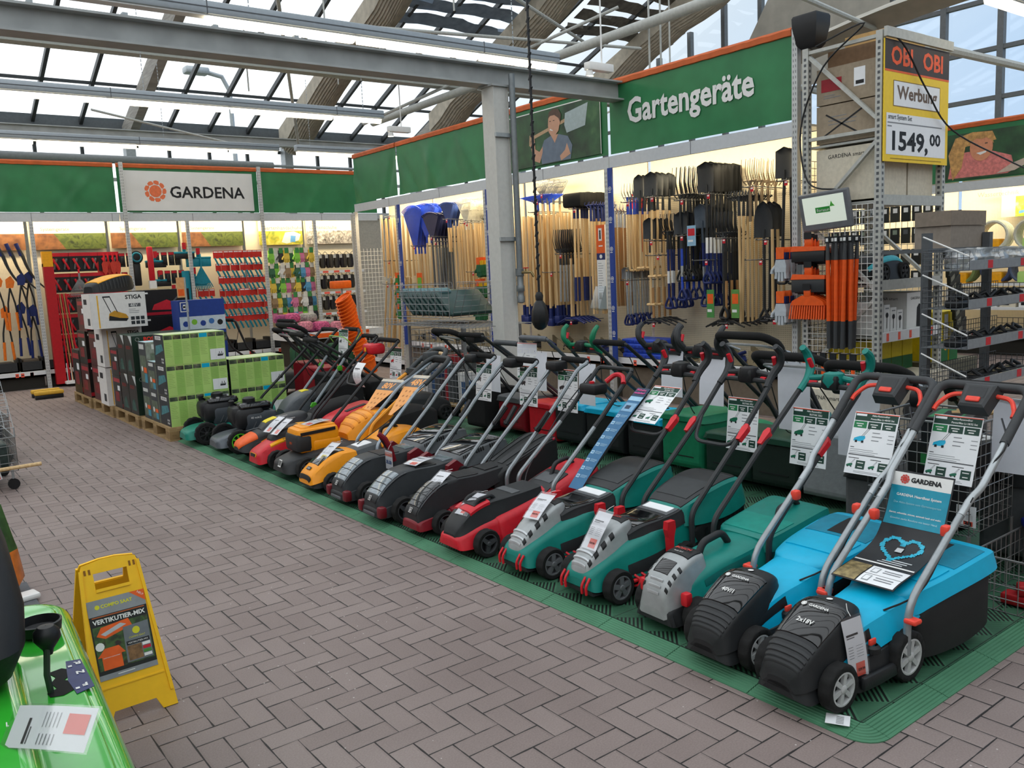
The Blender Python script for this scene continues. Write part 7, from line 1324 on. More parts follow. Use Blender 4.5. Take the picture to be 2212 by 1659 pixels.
for r in range(4):
    t = thing('price_rail', RN[r] + ' price rail with red labels below the garden shoes', 'rail', (7.4, 15.98, 1.7-.42*r)); b = MB(); b.box(0, 1.0, 0, .012, 0, .05, RAIL); [b.box(.08+.24*k, .2+.24*k, -.002, 0, .005, .045, PRC) for k in range(4)]; b.build('rail', t); b = MB(); b.tube([(0, .01, .02), (0, .5, .02)], .006, GRY, 5); b.tube([(1.0, .01, .02), (1.0, .5, .02)], .006, GRY, 5); b.build('arm', t)
def mk_gad(c):
    def f(t):
        b = MB(); b.box(-.05, .05, 0, .01, -.24, 0, DKC_); b.rect(frame((0, -.001, 0), (1, 0, 0), (0, 0, 1)), -.045, .045, -.05, -.005, RED); b.build('card', t); b = MB(); b.rbox(-.03, .03, -.05, 0, -.2, -.07, .012, c); b.build('gadget', t)
    return f
DKC_ = M('#2a2c2e', .5)
wgoods(simple('gadget_pack', 'gadget pack', mk_gad(BLK)), [(3.78+.12*(i % 9)+.03*(i//9 % 2), 2.2-.33*(i//9), ORD[i % 9] + ' in the ' + RN[i//9] + ' row') for i in range(45) if i not in (2, 3, 4, 11, 12, 13)], 'black gadget on a dark card, {}', 'black carded gadgets'); wgoods(simple('teal_part', 'carded part', mk_card(RED, TQD)), [(4.98+.11*(i % 4), 1.5-.24*(i//4), ORD[i % 4] + ' of ' + ('upper', 'second', 'third', 'lower')[i//4] + ' row') for i in range(16)], 'red carded teal part beside the fan rake, {}', 'red carded parts near the fan rake')
for i in range(18): t = thing('storage_bin', ORD[i] + ' dark wire fronted bin on the rear base shelf, from the frame edge', 'bin', (1.3+.36*i, 15.9, .301), 0, 'bins on the rear base shelf'); b = MB(); b.box(0, .33, .12, .5, 0, .02, BLK); b.box(0, .02, .12, .5, 0, .22, BLK); b.box(.31, .33, .12, .5, 0, .22, BLK); b.box(0, .33, .12, .135, 0, .16, DGR); b.rbox(.04, .29, .16, .46, .02, .14+.03*(i % 3), .03, (DGR, BKP, M('#4a3f33', .7))[i % 3]); b.build('bin', t)
# cushions, bags, orange buckets, baskets on the floor in front of the rear wall
CU = [M('#b8527c', .8, var=.5, scale=30), M('#8c3f6a', .8, var=.5, scale=40), M('#c27a8a', .8, var=.5, scale=35), M('#9a9892', .8, var=.4, scale=40)]
t = thing('goods_table', 'low white counter under the patterned cushions', 'table', (6.1, 14.6, 0)); b = MB(); b.box(0, 1.9, 0, .8, .5, .62, RAIL); b.build('top', t); b = MB(); b.box(.1, 1.8, .1, .7, 0, .5, M('#37332c', .7)); b.build('plinth', t); b = MB(); b.box(.3, 1.6, -.01, 0, .52, .6, ORG); b.build('price_strip', t)
for i in range(11): t = thing('cushion', ORD[i] + ' patterned kneeling cushion of the pile, from the green bags on', 'cushion', (6.22+.15*(i % 7), 14.85+.1*(i % 2)+.2*(i//7), .62+.16*(i//7)+.02*(i % 3)), R_.uniform(-.5, .5), 'patterned cushions'); b = MB(); b.rbox(-.14, .14, -.15, .15, 0, .17, .07, CU[(i*3) % 4 if i != 10 else 3], 3); b.build('cushion', t)
for i in range(4): t = thing('green_sack', ORD[i] + ' dark green folded sack in front of the cushions', 'sack', (6.2+.36*i, 14.45, .0), .1*i, 'green sacks'); b = MB(); b.rbox(-.17, .17, -.1, .1, 0, .42, .06, M('#245036', .7, bump=.3, bscale=20), 3); b.build('sack', t)
OB = M('#f06a1c', .4); NB = 20
for i in range(NB):
    q = i/(NB-1); t = thing('orange_bucket', ORD[i] + ' orange bucket of the leaning nest, counted from the bottom', 'bucket', (6.52-.34*q-.05*math.sin(q*PI), 12.5, .225+1.04*q), 0, 'nested orange buckets'); t.rotation_euler = (0, -.35-.25*q, 0); b = MB(); b.lathe([(.10, -.2 if i == 0 else -.02), (.135, .02), (.15, .02), (.15, .034), (.13, .034), (.095, -.2)], OB, 20); b.build('bucket', t)
t = thing('orange_box', 'small orange tray above the nest of orange buckets', 'box', (6.5, 13.2, 1.42)); b = MB(); b.rbox(-.18, .14, -.1, .1, 0, .13, .02, OB); b.build('box', t); b = MB(); b.box(-.01, .01, -.01, .01, -1.42, 0, GALV); b.build('stand', t)
t = thing('wire_gate', 'white wire grid panel standing at the corner of the tool wall', 'wire grid', (7.2, 14.0, 0)); b = MB()
for k in range(8): b.tube([(.04+.07*k, 0, .1), (.04+.07*k, 0, 2.1)], .004, WHT, 4)
for k in range(26): b.tube([(0, 0, .12+.077*k), (.56, 0, .12+.077*k)], .003, WHT, 4)
b.build('grid', t); b = MB(); b.box(-.03, .01, -.02, .02, 0, 2.7, POST); b.box(.56, .6, -.02, .02, 0, 2.7, POST); b.build('frame', t)
# ---------------------------------------------------------------- pallet rack with the advertising board
def wgrid(b, o, u, v, nu, nv, r, m):
    o, u, v = V(o), V(u), V(v)
    for i in range(nu+1): b.tube([o+u*i/nu, o+u*i/nu+v], r, m, 4)
    for j in range(nv+1): b.tube([o+v*j/nv, o+v*j/nv+u], r, m, 4)
RK = M('#b9bab4', .5, .2)
t = thing('pallet_rack', 'tall steel pallet rack ending the tool wall', 'rack', (7.22, 4.08, 0))
for x, y in ((0, 0), (0, .72), (1.08, 0), (1.08, .72)):
    b = MB(); b.box(x-.03, x+.03, y-.03, y+.03, 0, 3.5, RK)
    for k in range(68): b.box(x-.0306, x-.03, y-.012, y+.012, .04+.05*k, .065+.05*k, GRY); b.box(x-.012, x+.012, y-.0306, y-.03, .04+.05*k, .065+.05*k, GRY)
    b.build('upright', t)
for x in (0, 1.08):
    for a, c in (((.69, 3.42), (.03, 2.78)), ((.69, 2.68), (.03, 2.68)), ((.03, 2.58), (.69, 1.95)), ((.69, 1.9), (.03, 1.3)), ((.69, 3.46), (.03, 3.46)), ((.03, 1.2), (.69, .55))): b = MB(); b.bar((x, a[0], a[1]), (x, c[0], c[1]), .03, .04, RK, (1, 0, 0)); b.build('brace', t)
for z in (.86, 1.33, 2.08, 2.62): b = MB(); b.box(.03, 1.05, -.03, .0, z-.05, z+.04, RAIL if z < 1 else RK); b.box(.03, 1.05, .0, .72, z-.02, z, RK); [b.box(.1+.2*k, .14+.2*k, -.032, -.03, z-.04, z+.03, PRC) for k in range(5) if z < 1]; b.build('shelf', t)
b = MB(); wgrid(b, (-.034, .03, .3), (0, .66, 0), (0, 0, 1.75), 12, 30, .003, WHT); b.build('grid_panel', t)
b = MB(); wgrid(b, (.03, .74, .3), (1.02, 0, 0), (0, 0, 2.2), 16, 34, .003, GRY); b.build('back_grid', t)
t = thing('advert_board', 'yellow advertising board with a large price on the pallet rack', 'sign', (7.18, 4.02, 2.4)); b = MB(); F = frame((0, 0, 0), (1, 0, 0), (0, 0, 1)); W_, H_ = 1.12, 1.02; b.T = F; b.box(0, W_, 0, H_, -.012, 0, M('#f6cf2a', .45, var=.03)); b.build('board', t); b = MB(); b.T = F
b.rect(I, 0, W_, .77, H_, M('#3a2f2b', .5), .001); b.rect(I, 0, W_, .755, .772, ORG, .0015); b.text('OBI', I, M('#f25a1e', .45), w=.36, h=.16, x=.28, y=.895, z=.002, bold=.03); b.text('OBI', I, M('#f25a1e', .45), w=.36, h=.16, x=.82, y=.895, z=.002, bold=.03)
b.rect(I, .14, .96, .47, .69, M('#8a6d3a', .5), .001); b.rect(I, .15, .95, .478, .682, PAP, .002); b.text('Werbung', I, M('#6e5a4a', .5), w=.7, h=.15, x=.55, y=.575, z=.003, bold=.03); b.rect(I, .03, W_-.05, .06, .41, PAP, .002); b.text('smart System Set', I, GRY, w=.4, x=.26, y=.375, z=.003, bold=.02); b.rect(I, .05, 1.0, .325, .335, TXT, .003); b.rect(I, .05, .12, .295, .305, TXT, .003)
b.text('1549,', I, INK, w=.62, h=.2, x=.44, y=.165, z=.003, bold=.03); b.text('00', I, INK, w=.2, h=.11, x=.88, y=.215, z=.003, bold=.03); b.rect(I, .1, 1.0, .025, .03, M('#8a6d1a', .5), .003); b.build('print', t)
b = MB(); b.box(-.02, W_+.02, -.03, .0, H_+.01, H_+.09, RK); b.build('top_rail', t)
t = thing('wall_screen', 'small tilted screen showing a green leaf logo, hung on the rack end', 'screen', (7.10, 4.54, 2.02)); T = frame((0, 0, 0), (.03, -1, .06), (-.2, -.05, 1)); b = MB(); b.T = T; b.rbox(-.25, .25, -.18, .17, -.05, 0, .015, M('#6d7074', .4)); b.build('case', t)
SCRN = emit('#c9d2c4', .55); b = MB(); b.T = T; b.rect(I, -.205, .205, -.115, .135, SCRN, .001); b.rect(I, -.085, .06, -.015, .035, M('#2f9a3c', .5), .002); b.text('florasun', I, WHT, w=.125, x=-.01, y=.008, z=.003); [b.poly([(.06, .03), (.06+d, .05+e), (.075+d, .03+e*.5)], I, M('#5ac04a', .5), .0025) for d, e in ((.02, .03), (-.02, .035), (.035, .0))]; b.build('display', t); b = MB(); b.tube([(.03, 0, .1), (.12, -.05, .05)], .015, GRY, 6); b.build('bracket', t)
t = thing('loudspeaker', 'black loudspeaker standing on top of the end post', 'speaker', (7.26, 4.78, 3.5)); b = MB(); b.loft([[(x*s, y*s, z) for x, y in ((-.12, -.13), (.1, -.13), (.1, .13), (-.12, .13))] for z, s in ((0, .5), (.04, .75), (.2, .98), (.28, 1), (.3, .92))], BLK); b.build('box', t)
def cab(label, pts, r=.008): b = MB(); b.tube(catmull(pts, 6), r, BLK, 6); tag(b.build('black_cable'), label, 'cable')
cab('black cable looping from the loudspeaker down to the wall screen', [(7.2, 4.7, 3.5), (7.16, 4.2, 3.58), (7.17, 4.6, 3.3), (7.17, 4.83, 2.8), (7.16, 4.75, 2.3), (7.14, 4.45, 2.2)]); cab('black cable sagging from the rack top across the advertising board', [(7.2, 4.1, 3.5), (7.4, 3.99, 3.4), (7.8, 3.98, 3.05), (8.3, 3.98, 2.72), (9.5, 4.0, 2.5), (10.5, 4.1, 2.4)])
def kraft(label, x, y, z, w, d, h, m, txt=None, ex=None, grp='boxes on the pallet rack'):
    t = thing('carton', label, 'carton', (x, y, z), 0, grp); b = MB(); b.box(0, w, 0, d, 0, h, m); b.build('box', t); b = MB(); S = frame((-.001, d, 0), (0, -1, 0), (0, 0, 1)); F = frame((0, -.001, 0), (1, 0, 0), (0, 0, 1))
    if txt: b.text(txt, S, INK, w=min(d*.6, h*2), x=d*.5, y=h*.85, z=.001); b.text(txt, F, INK, w=min(w*.6, h*2), x=w*.45, y=h*.85, z=.001)
    if ex: ex(b, F, S, w, d, h)
    if b.v: b.build('print', t)
KB = M('#a0917c', .8, bump=.1); CRM = M('#d6cdb9', .6)
def lab(b, F, S, w, d, h): b.rect(S, d*.62, d*.8, h*.35, h*.85, PAP, .001); b.rect(S, d*.65, d*.78, h*.4, h*.5, INK, .002); b.rect(S, d*.08, d*.42, h*.35, h*.7, M('#9e1f2b', .5), .001); lines(b, S, d*.12, h*.25, d*.3, 2, h*.06, TXT, .006)
def crossed(b, F, S, w, d, h): b.poly([(d*.15, h*.75), (d*.17, h*.78), (d*.75, h*.15), (d*.73, h*.12)], S, INK, .001); b.poly([(d*.1, h*.2), (d*.12, h*.17), (d*.8, h*.8), (d*.78, h*.83)], S, INK, .001); lines(b, S, d*.2, h*.7, d*.5, 3, h*.1, TXT, .006)
kraft('brown carton with red patch and white label, high in the rack', 7.27, 4.13, 2.98, .95, .6, .32, KB, None, lab); kraft('brown carton with a pen cross below it', 7.27, 4.13, 2.63, .95, .6, .34, KB, None, crossed); kraft('brown carton topping the rack under the loudspeaker cable', 7.4, 4.2, 3.31, .8, .5, .16, M('#7a6048', .8)); kraft('yellow edged carton lying on the rack top', 7.6, 4.2, 3.47, .6, .45, .14, M('#c9a36a', .7))
def smart(b, F, S, w, d, h):
    for T, L in ((F, w), (S, d)):
        logo(b, T, L*.1, h*.84, min(h*.07, .03), M('#b9452e', .5), CRM, .001); b.loft([[(0, 0, 0)]*3]*2, CRM, cap=False)
        b.poly([(L*.35+L*.1*math.cos(a)*2, h*.38+h*.22*math.sin(a)) for a in [k*PI/6 for k in range(12)]], T, M('#34383a', .5), .001); b.poly([(L*.62+L*.1*math.cos(a), h*.42+h*.2*math.sin(a)) for a in [k*PI/6 for k in range(12)]], T, M('#5f8f93', .5), .0015)
kraft('pale carton behind the screen, second shelf of the rack', 7.27, 4.13, 2.1, .5, .6, .48, CRM, 'GARDENA smart', None); kraft('pale carton beside the screen, facing the aisle', 7.8, 4.13, 2.1, .45, .55, .45, CRM, 'GARDENA', None)
for i in range(4): kraft(ORD[i] + ' small white boxed sprinkler from the orange handles on', 7.30+.115*i, 4.13, .87, .1, .3, .3-.03*i, WHT, None, lambda b, F, S, w, d, h: (b.disc(F, .025, INK, 10, .001, .05, h*.65), b.rect(F, .045, .055, h*.2, h*.6, INK, .001), b.rect(F, .02, .08, h*.86, h*.9, TXT, .001)), 'small white sprinkler boxes')
kraft('white carton with black pump picture on the price tagged shelf', 7.80, 4.12, .87, .44, .45, .36, WHT, 'GARDENA smart', lambda b, F, S, w, d, h: (b.poly([(w*.4, h*.1), (w*.6, h*.08), (w*.66, h*.3), (w*.62, h*.65), (w*.5, h*.7), (w*.42, h*.6)], F, INK, .001)))
kraft('large pale carton standing before the rack end', 6.52, 3.9, 0, .62, .6, .47, CRM, 'GARDENA smart', smart); kraft('large pale carton with robot mower picture in the rack foot', 7.28, 3.95, 0, 1.0, .6, .47, CRM, 'GARDENA smart', smart)
for i in range(5): kraft(ORD[i] + ' yellow and green sack box low in the rack', 7.27+.2*i, 4.3, .475, .19, .3, .33, M('#c9b41c', .5), None, lambda b, F, S, w, d, h: (b.rect(F, 0, w, 0, h*.4, M('#1f5a34', .5), .001), b.rect(S, 0, d, 0, h*.4, M('#1f5a34', .5), .001)), 'yellow and green boxes')
for i in range(2): kraft(('nearer', 'farther')[i] + ' tall yellow and green box right of the rack', 8.5+.2*i, 4.15, .501, .17, .3, .5, M('#e0c81e', .5), None, lambda b, F, S, w, d, h: (b.rect(F, 0, w, 0, h*.42, M('#1f6a3a', .5), .001), b.rect(F, w*.5, w*.95, h*.45, h*.95, PAP, .0015), b.disc(F, .03, YEL, 10, .002, w*.7, h*.28)), 'tall yellow and green boxes')
b = MB(); b.box(8.4, 9.2, 4.1, 4.5, .0, .5, M('#5d5c4e', .7)); tag(b.build('low_plinth'), 'low dull plinth under the tall yellow and green boxes', 'plinth')
# robot mower on the shelf
t = thing('robot_mower', 'black and turquoise robot mower standing on a rack shelf', 'robot mower', (7.6, 4.35, 1.34), 0)
P = part(t, 'body', ([(-.33, .1, .09, .05, .08, .1), (-.28, .17, .15, .04, .12, .16), (-.1, .2, .17, .03, .18, .24), (.12, .2, .17, .03, .19, .26), (.28, .17, .14, .05, .16, .2), (.34, .1, .08, .08, .12, .14)], BLK), extra=lambda b, P: (patch(b, P, .8, 4.2, 2.6, 4.3, .006, M('#3fb2bf', .4), 8, 4), patch(b, P, .8, 4.2, 9.7, 11.4, .006, M('#3fb2bf', .4), 8, 4), patch(b, P, 1.2, 3.8, 5.2, 8.8, .01, M('#4a4e52', .5), 6, 4), patch(b, P, 3.2, 4, 6, 8, .014, ORG, 2, 2)))
for x in (-.15, .2):
    for s in (-1, 1): wheel(t, x, s*.18, .09, .06, 'black', 'disc', s)
# orange garden heads and handles hooked on the grid
ORB = M('#e8591a', .42); DGE = M('#3b3d3f', .5)
for k, (z, w, h, n) in enumerate(((1.66, .36, .1, 'upper orange street broom head'), (1.4, .36, .12, 'middle orange edged broom head with grey bristles'))):
    for q in range(3): t = thing('orange_broom', ORD[q] + ' ' + n + ' on the grid, from the aisle', 'broom', (7.04+.05*q, 4.66, z-.012*q), 0, 'orange combination heads'); b = MB(); b.loft([[(-.025, -w/2, 0), (.025, -w/2, 0), (.025, w/2, -.0), (-.025, w/2, 0)], [(-.025, -w/2, .035), (.025, -w/2, .035), (.02, w/2*.9, .05), (-.02, w/2*.9, .05)]], ORB, smooth=False); b.rbox(-.015, .015, -.04, .04, .04, .12, .008, ORB); b.box(-.02, -.018, -.04, .04, .11, .17, BLK); b.build('block', t); b = MB(); b.rbox(-.022, .022, -w/2*.97, w/2*.97, -h, 0, .008, BLK if k == 0 else DGR); b.build('bristles', t)
for q in range(4):
    t = thing('orange_rake', ORD[q] + ' orange lawn rake head hung low on the grid', 'rake', (7.02+.05*q, 4.66, 1.22), 0, 'orange rake heads'); b = MB(); b.loft([[(-.01, y, zz) for y, zz in ((-.18, -.06), (-.16, -.02), (-.06, .03), (.06, .03), (.16, -.02), (.18, -.06))], [(.01, y, zz) for y, zz in ((-.18, -.06), (-.16, -.02), (-.06, .03), (.06, .03), (.16, -.02), (.18, -.06))]], ORB, smooth=False)
    for i in range(15): y = -.175+.025*i; b.bar((0, y, -.055), (-.02, y*1.05, -.19), .012, .008, ORB, (1, 0, 0))
    b.rbox(-.012, .012, -.035, .035, .02, .09, .006, ORB); b.box(-.02, -.018, -.04, .04, .08, .14, BLK); b.build('rake', t)
for i in range(12):
    t = thing('orange_pole', ORD[i] + ' orange tube pole of the bunch below the screen', 'pole', (7.00+.055*(i % 4), 4.44-.085*(i//4)-.02*(i % 2), 1.72), 0, 'orange tube handles'); t.rotation_euler = (.02*(i % 3-1), .02*(i % 2), 0); b = MB(); b.tube([(0, 0, -.14), (0, 0, -.72)], .019, ORB, 9); b.build('tube', t); b = MB(); b.tube([(0, 0, .0), (0, 0, -.15)], lambda q: .014+.007*q, DGE, 9); b.build('connector', t); b = MB(); b.tube([(0, 0, -.7), (0, 0, -.95)], .021, DGE, 9); b.build('foam_end', t)
    b = MB(); b.box(-.012, .012, -.02, .02, .0, .06, BLK); b.box(-.0125, -.012, -.012, .012, .015, .045, WHT); b.build('hang_card', t)
for i in range(6): t = thing('hand_tool', ORD[i] + ' small orange and black hand tool at the bottom of the grid', 'hand tool', (7.06, 4.72-.1*i, .66), 0, 'small orange hand tools'); b = MB(); b.tube([(0, 0, 0), (0, 0, -.14)], .018, ORB, 7); b.tube([(0, 0, -.13), (0, 0, -.25)], .012, BLK, 6); b.box(-.01, .01, -.03, .03, 0, .06, BLK); b.tube([(0, 0, .05), (.15, 0, .05)], .005, GRY, 4); b.build('tool', t)
for i in range(11): t = thing('seed_pack', ORD[i] + ' dark hanging pack of the leaning row right of the rack, from the top', 'pack', (8.36+.03*i, 4.02, 1.75-.085*i), 0, 'dark hanging packs'); t.rotation_euler = (.2, -.5, 0); b = MB(); b.box(-.1, .1, -.01, .01, -.22, 0, M('#2b2d28', .5, var=.4, scale=30)); b.rect(frame((0, -.011, 0), (1, 0, 0), (0, 0, 1)), -.08, .0, -.09, -.03, M('#8a8a7a', .5), 0); b.build('pack', t)
# ---------------------------------------------------------------- far wall behind the rack
XF = 13.5
def fT(y, z): return frame((XF, y, z), (0, -1, 0), (0, 0, 1))
banner('plain green banner of the far wall seen below the advertising board', fT(8.6, 2.62), 2.0, .84, 11)
t, T = banner('far green banner printed with a laughing girl holding a hose nozzle', fT(6.56, 2.62), 2.5, .84, 12, wr=.005); b = MB(); b.T = T; GS_ = M('#d9926e', .6); GH = M('#c99a5e', .7, var=.3, scale=20); PK = M('#d9807a', .6, var=.2, scale=25)
b.rect(I, .0, 2.45, .02, .7, BND, .012); pl2 = lambda pts, m, z: b.poly(pts, I, m, z)
pl2([(.05, .05), (.1, .35), (.3, .42), (.62, .42), (.95, .3), (1.0, .1), (.9, .05)], PK, .014); pl2([(.12, .02), (.05, .4), (.15, .64), (.4, .7), (.68, .68), (.74, .55), (.3, .5), (.25, .2)], GH, .016); b.disc(I, .165, GS_, 24, .018, .53, .47, .2); pl2([(.35, .5), (.4, .64), (.53, .69), (.66, .64), (.71, .5), (.66, .56), (.6, .6), (.53, .585), (.46, .6), (.4, .57)], GH, .02); pl2([(.46, .39), (.52, .355), (.6, .385), (.61, .41)], WHT, .02); pl2([(.44, .5), (.48, .5), (.48, .515), (.44, .515)], HAIR, .02); pl2([(.58, .51), (.62, .51), (.62, .525), (.58, .525)], HAIR, .02); pl2([(.75, .06), (.95, .18), (1.2, .26), (1.25, .2), (1.0, .08)], M('#c9b6a6', .6), .02); pl2([(1.25, .22), (2.4, .6), (2.4, .2)], M('#aab7b4', .6), .018)
o = b.build('printed_picture', t); o['label'] = 'photo print of a laughing girl with hose'
fascia('pale strip under the girl picture on the far wall', fT(6.6, 2.47), 2.36, .135, .5); fascia('pale strip of the far wall seen through the rack', fT(9.0, 2.47), 2.36, .135, .5)
for i, (a, n) in enumerate(((9.0, 'seen through the rack'), (6.6, 'with the hose coils'))): bay('cream far wall bay ' + n, frame((XF, a, 0), (0, -1, 0), (0, 0, 1)), 2.38, .6, .35, 0, 4, 40+i)
t = thing('header_sign', 'printed header with green lawn and blue hose on the far wall', 'sign', (13.9, 5.9, 2.05)); b = MB(); T = frame((0, 0, 0), (0, -1, 0), (0, 0, 1)); b.T = T; b.box(0, 1.3, 0, .42, -.01, 0, CREAM); b.rect(I, .2, 1.3, 0, .3, picture('print of bright lawn', [(.35, '#6fae2c'), (.55, '#a9d44a'), (.7, '#d8e6b0')], 9), .002); b.poly([(.25, .04), (.8, .14), (.82, .17), (.25, .08)], I, M('#5b8fd0', .5), .003); b.text('Wassertechnik', I, M('#6e685c', .6), w=.6, x=-.05, y=.36, z=.002); b.build('printed_board', t)
t = thing('dark_pack_rack', 'wire grid full of dark packs seen through the pallet rack', 'wire grid', (13.0, 8.3, 0)); b = MB(); wgrid(b, (0, 0, 0), (0, -1.9, 0), (0, 0, 2.45), 20, 20, .005, WHT); b.build('grid', t)
for r in range(5):
    for i in range(11): t = thing('dark_pack', ORD[i] + ' dark carded pack of the ' + RN[r] + ' row on the far grid', 'pack', (12.93, 8.22-.17*i, 2.3-.33*r), 0, 'dark carded packs on the far grid'); b = MB(); b.box(-.03, 0, -.07, .07, -.24, 0, M(('#262824', '#33352f', '#1d1f1d')[(i+r) % 3], .5)); b.box(-.031, -.03, -.04, .03, -.1, -.03, (WHT, M('#7c8a7a', .5), GRY)[(i*r) % 3]); b.tube([(-.01, 0, -.02), (.072, 0, -.02)], .005, GRY, 4); b.build('pack', t)
for i, (y, z, m) in enumerate(((5.75, 1.78, M('#d8d6c0', .5)), (5.25, 1.78, M('#c9c7b5', .5)), (5.7, 1.3, M('#3f4a6a', .5)), (5.3, 1.3, M('#49566f', .5)), (6.2, 1.3, M('#7a8a50', .5)))):
    t = thing('hose_coil', ('pale garden hose coil on the upper far shelf, nearer the rack', 'pale garden hose coil on the upper far shelf, nearer the frame edge', 'dark blue hose coil on the lower far shelf', 'blue grey hose coil by the frame edge', 'green hose coil on the lower far shelf beside the packs')[i], 'hose', (13.4, y, z)); b = MB()
    for k in range(5): b.tube([(-.1+.05*k, .2*math.cos(a), .2*math.sin(a)) for a in [q*PI/10 for q in range(20)]], .024, m, 6, closed=True)
    b.build('hose', t); b = MB(); b.rbox(-.13, .13, -.1, .1, -.22, -.05, .03, (YEL, LIME)[i % 2]); b.build('wrapper', t)
for z in (1.54, 1.05, .7): t = thing('far_shelf', {1.54: 'upper', 1.05: 'middle', .7: 'low'}[z] + ' pale shelf board of the far wall', 'shelf', (13.2, 4.3, z)); b = MB(); b.box(0, .6, 0, 2.2, 0, .04, RAIL); b.build('board', t)
for i in range(8): kraft(ORD[i] + ' pale carton on the low far shelf, from the frame edge', 13.25, 4.35+.26*i, .74, .4, .22, .27, (CRM, WHT)[i % 2], None, lambda b, F, S, w, d, h: b.rect(S, d*.15, d*.6, h*.1, h*.7, INK, .001), 'pale cartons on the far shelf')
# ---------------------------------------------------------------- basket rack at the right edge
t = thing('basket_rack', 'grey four tier basket rack at the right edge of the frame', 'rack', (6.57, 3.0, 0)); GB_ = M('#8d9398', .4, .3)
for x in (.12, 1.15): b = MB(); b.box(x-.03, x+.03, .35, .41, 0, 1.75, GRY); b.build('upright', t)
b = MB(); b.box(.1, 1.3, .41, .74, 1.6, 1.63, GRY); b.build('rear_shelf', t)
for z in (1.46, 1.17, .87, .56): b = MB(); b.box(0, 1.3, -.01, .0, z, z+.07, GB_); b.box(.28, .36, -.0115, -.01, z+.005, z+.065, RED); b.box(.85, .93, -.0115, -.01, z+.005, z+.065, RED); b.box(0, 1.3, 0, .35, z-.005, z, GB_); b.build('shelf_lip', t); b = MB(); wgrid(b, (0, .0, z), (0, .35, .0), (0, .0, .14), 8, 3, .0025, GRY); wgrid(b, (1.3, .0, z), (0, .35, .0), (0, .0, .14), 8, 3, .0025, GRY); wgrid(b, (0, .35, z), (1.3, 0, 0), (0, 0, .16), 30, 4, .0025, GRY); b.tube([(0, 0, z+.1), (0.0, .35, z+.26)], .006, WHT, 5); b.build('basket', t)
PLB = clear('plastic bag', (.9, .92, .93, 1), .3, .25)
for i in range(9): t = thing('plastic_bag', ORD[i] + ' crumpled clear bag in the top basket, from the rack side', 'bag', (6.68+.14*i, 3.15, 1.465), i*1.3, 'crumpled clear bags'); b = MB(); r = random.Random(i); b.loft([[((w+.02*r.random())*math.cos(a), (w+.02*r.random())*math.sin(a), z+.02*r.random()) for a in [k*PI/4 for k in range(8)]] for z, w in ((0, .05), (.03, .08), (.07, .08), (.11, .05), (.14, .08))], PLB, smooth=False); b.build('bag', t)
for r, z in enumerate((1.17, .87, .56)):
    for i in range(8): t = thing('black_part', ORD[i] + ' black part in the ' + ('second', 'third', 'lowest')[r] + ' basket of the rack', 'part', (6.7+.15*i, 3.15, z+.001), i*.9, 'black parts in the basket rack'); b = MB(); b.rbox(-.08, .08, -.06, .06, 0, .06, .02, BLK); b.tube([(-.06, 0, .05), (0, .02, .1), (.07, -.02, .06)], .015, DGR, 6); b.build('body', t)
kraft('lower brown carton on the rear shelf of the basket rack', 7.15, 3.42, 1.63, .6, .3, .18, M('#8f857a', .8), None, None, 'brown cartons by the basket rack'); kraft('upper brown carton on the rear shelf of the basket rack', 7.13, 3.41, 1.812, .62, .3, .12, M('#85796c', .8), None, None, 'brown cartons by the basket rack')
# wire baskets next to the turquoise mowers
def wbasket(label, x, y, z, lx, ly, h, n=.05, legs=True, m=None):
    t = thing('wire_basket', label, 'basket', (x, y, 0)); m = m or M('#8b8d8c', .4, .6)
    b = MB(); c = max(4, int(ly/n)); e = max(4, int(lx/n)); k = max(3, int(h/n))
    for o, u, nn in (((0, 0, z), (0, ly, 0), c), ((lx, 0, z), (0, ly, 0), c), ((0, 0, z), (lx, 0, 0), e), ((0, ly, z), (lx, 0, 0), e)): wgrid(b, o, u, (0, 0, h), nn, k, .0025, m)
    wgrid(b, (0, 0, z), (lx, 0, 0), (0, ly, 0), e//2, c//2, .0025, m); b.tube([(0, 0, z+h), (lx, 0, z+h), (lx, ly, z+h), (0, ly, z+h)], .006, m, 6, closed=True); b.build('basket', t)
    if legs:
        for px, py in ((0, 0), (lx, 0), (0, ly), (lx, ly)): b = MB(); b.tube([(px, py, 0), (px, py, z)], .01, m, 6); b.build('leg', t)
    return t
wbasket('tall wire basket of boxed machines behind the nearest turquoise mower', 3.96, 1.78, .30, .45, .5, .52)
wbasket('low wire basket of red parts at the edge of the mat', 3.86, 1.22, .025, .55, .5, .24, legs=False)
for i, (x, y, z, rz, w, d, h, n) in enumerate(((4.2, 2.05, .31, .5, .38, .24, .2, 'black machine box with green label, deep in the tall basket'), (4.3, 1.98, .52, -.3, .42, .26, .16, 'black box with white lid picture on top of the tall basket'), (4.16, 1.96, .69, .2, .3, .2, .14, 'small black box with green stripe in the tall basket'))):
    t = thing('machine_box', n, 'box', (x, y, z), rz); b = MB(); b.box(-w/2, w/2, -d/2, d/2, 0, h, BLK); b.build('box', t); b = MB(); F = frame((-w/2-.001, 0, 0), (0, -1, 0), (0, 0, 1)); b.rect(F, -.05, .05, h*.3, h*.7, M('#2f8a4a', .5)); T = frame((0, 0, h+.001), (0, -1, 0), (1, 0, 0)); b.rect(T, -d*.4, d*.3, -w*.4, w*.4, WHT if i == 1 else GRN_C); b.poly([(-.03, -.1), (.05, -.06), (.04, .12), (-.04, .08)], T, INK, .001); b.build('print', t)
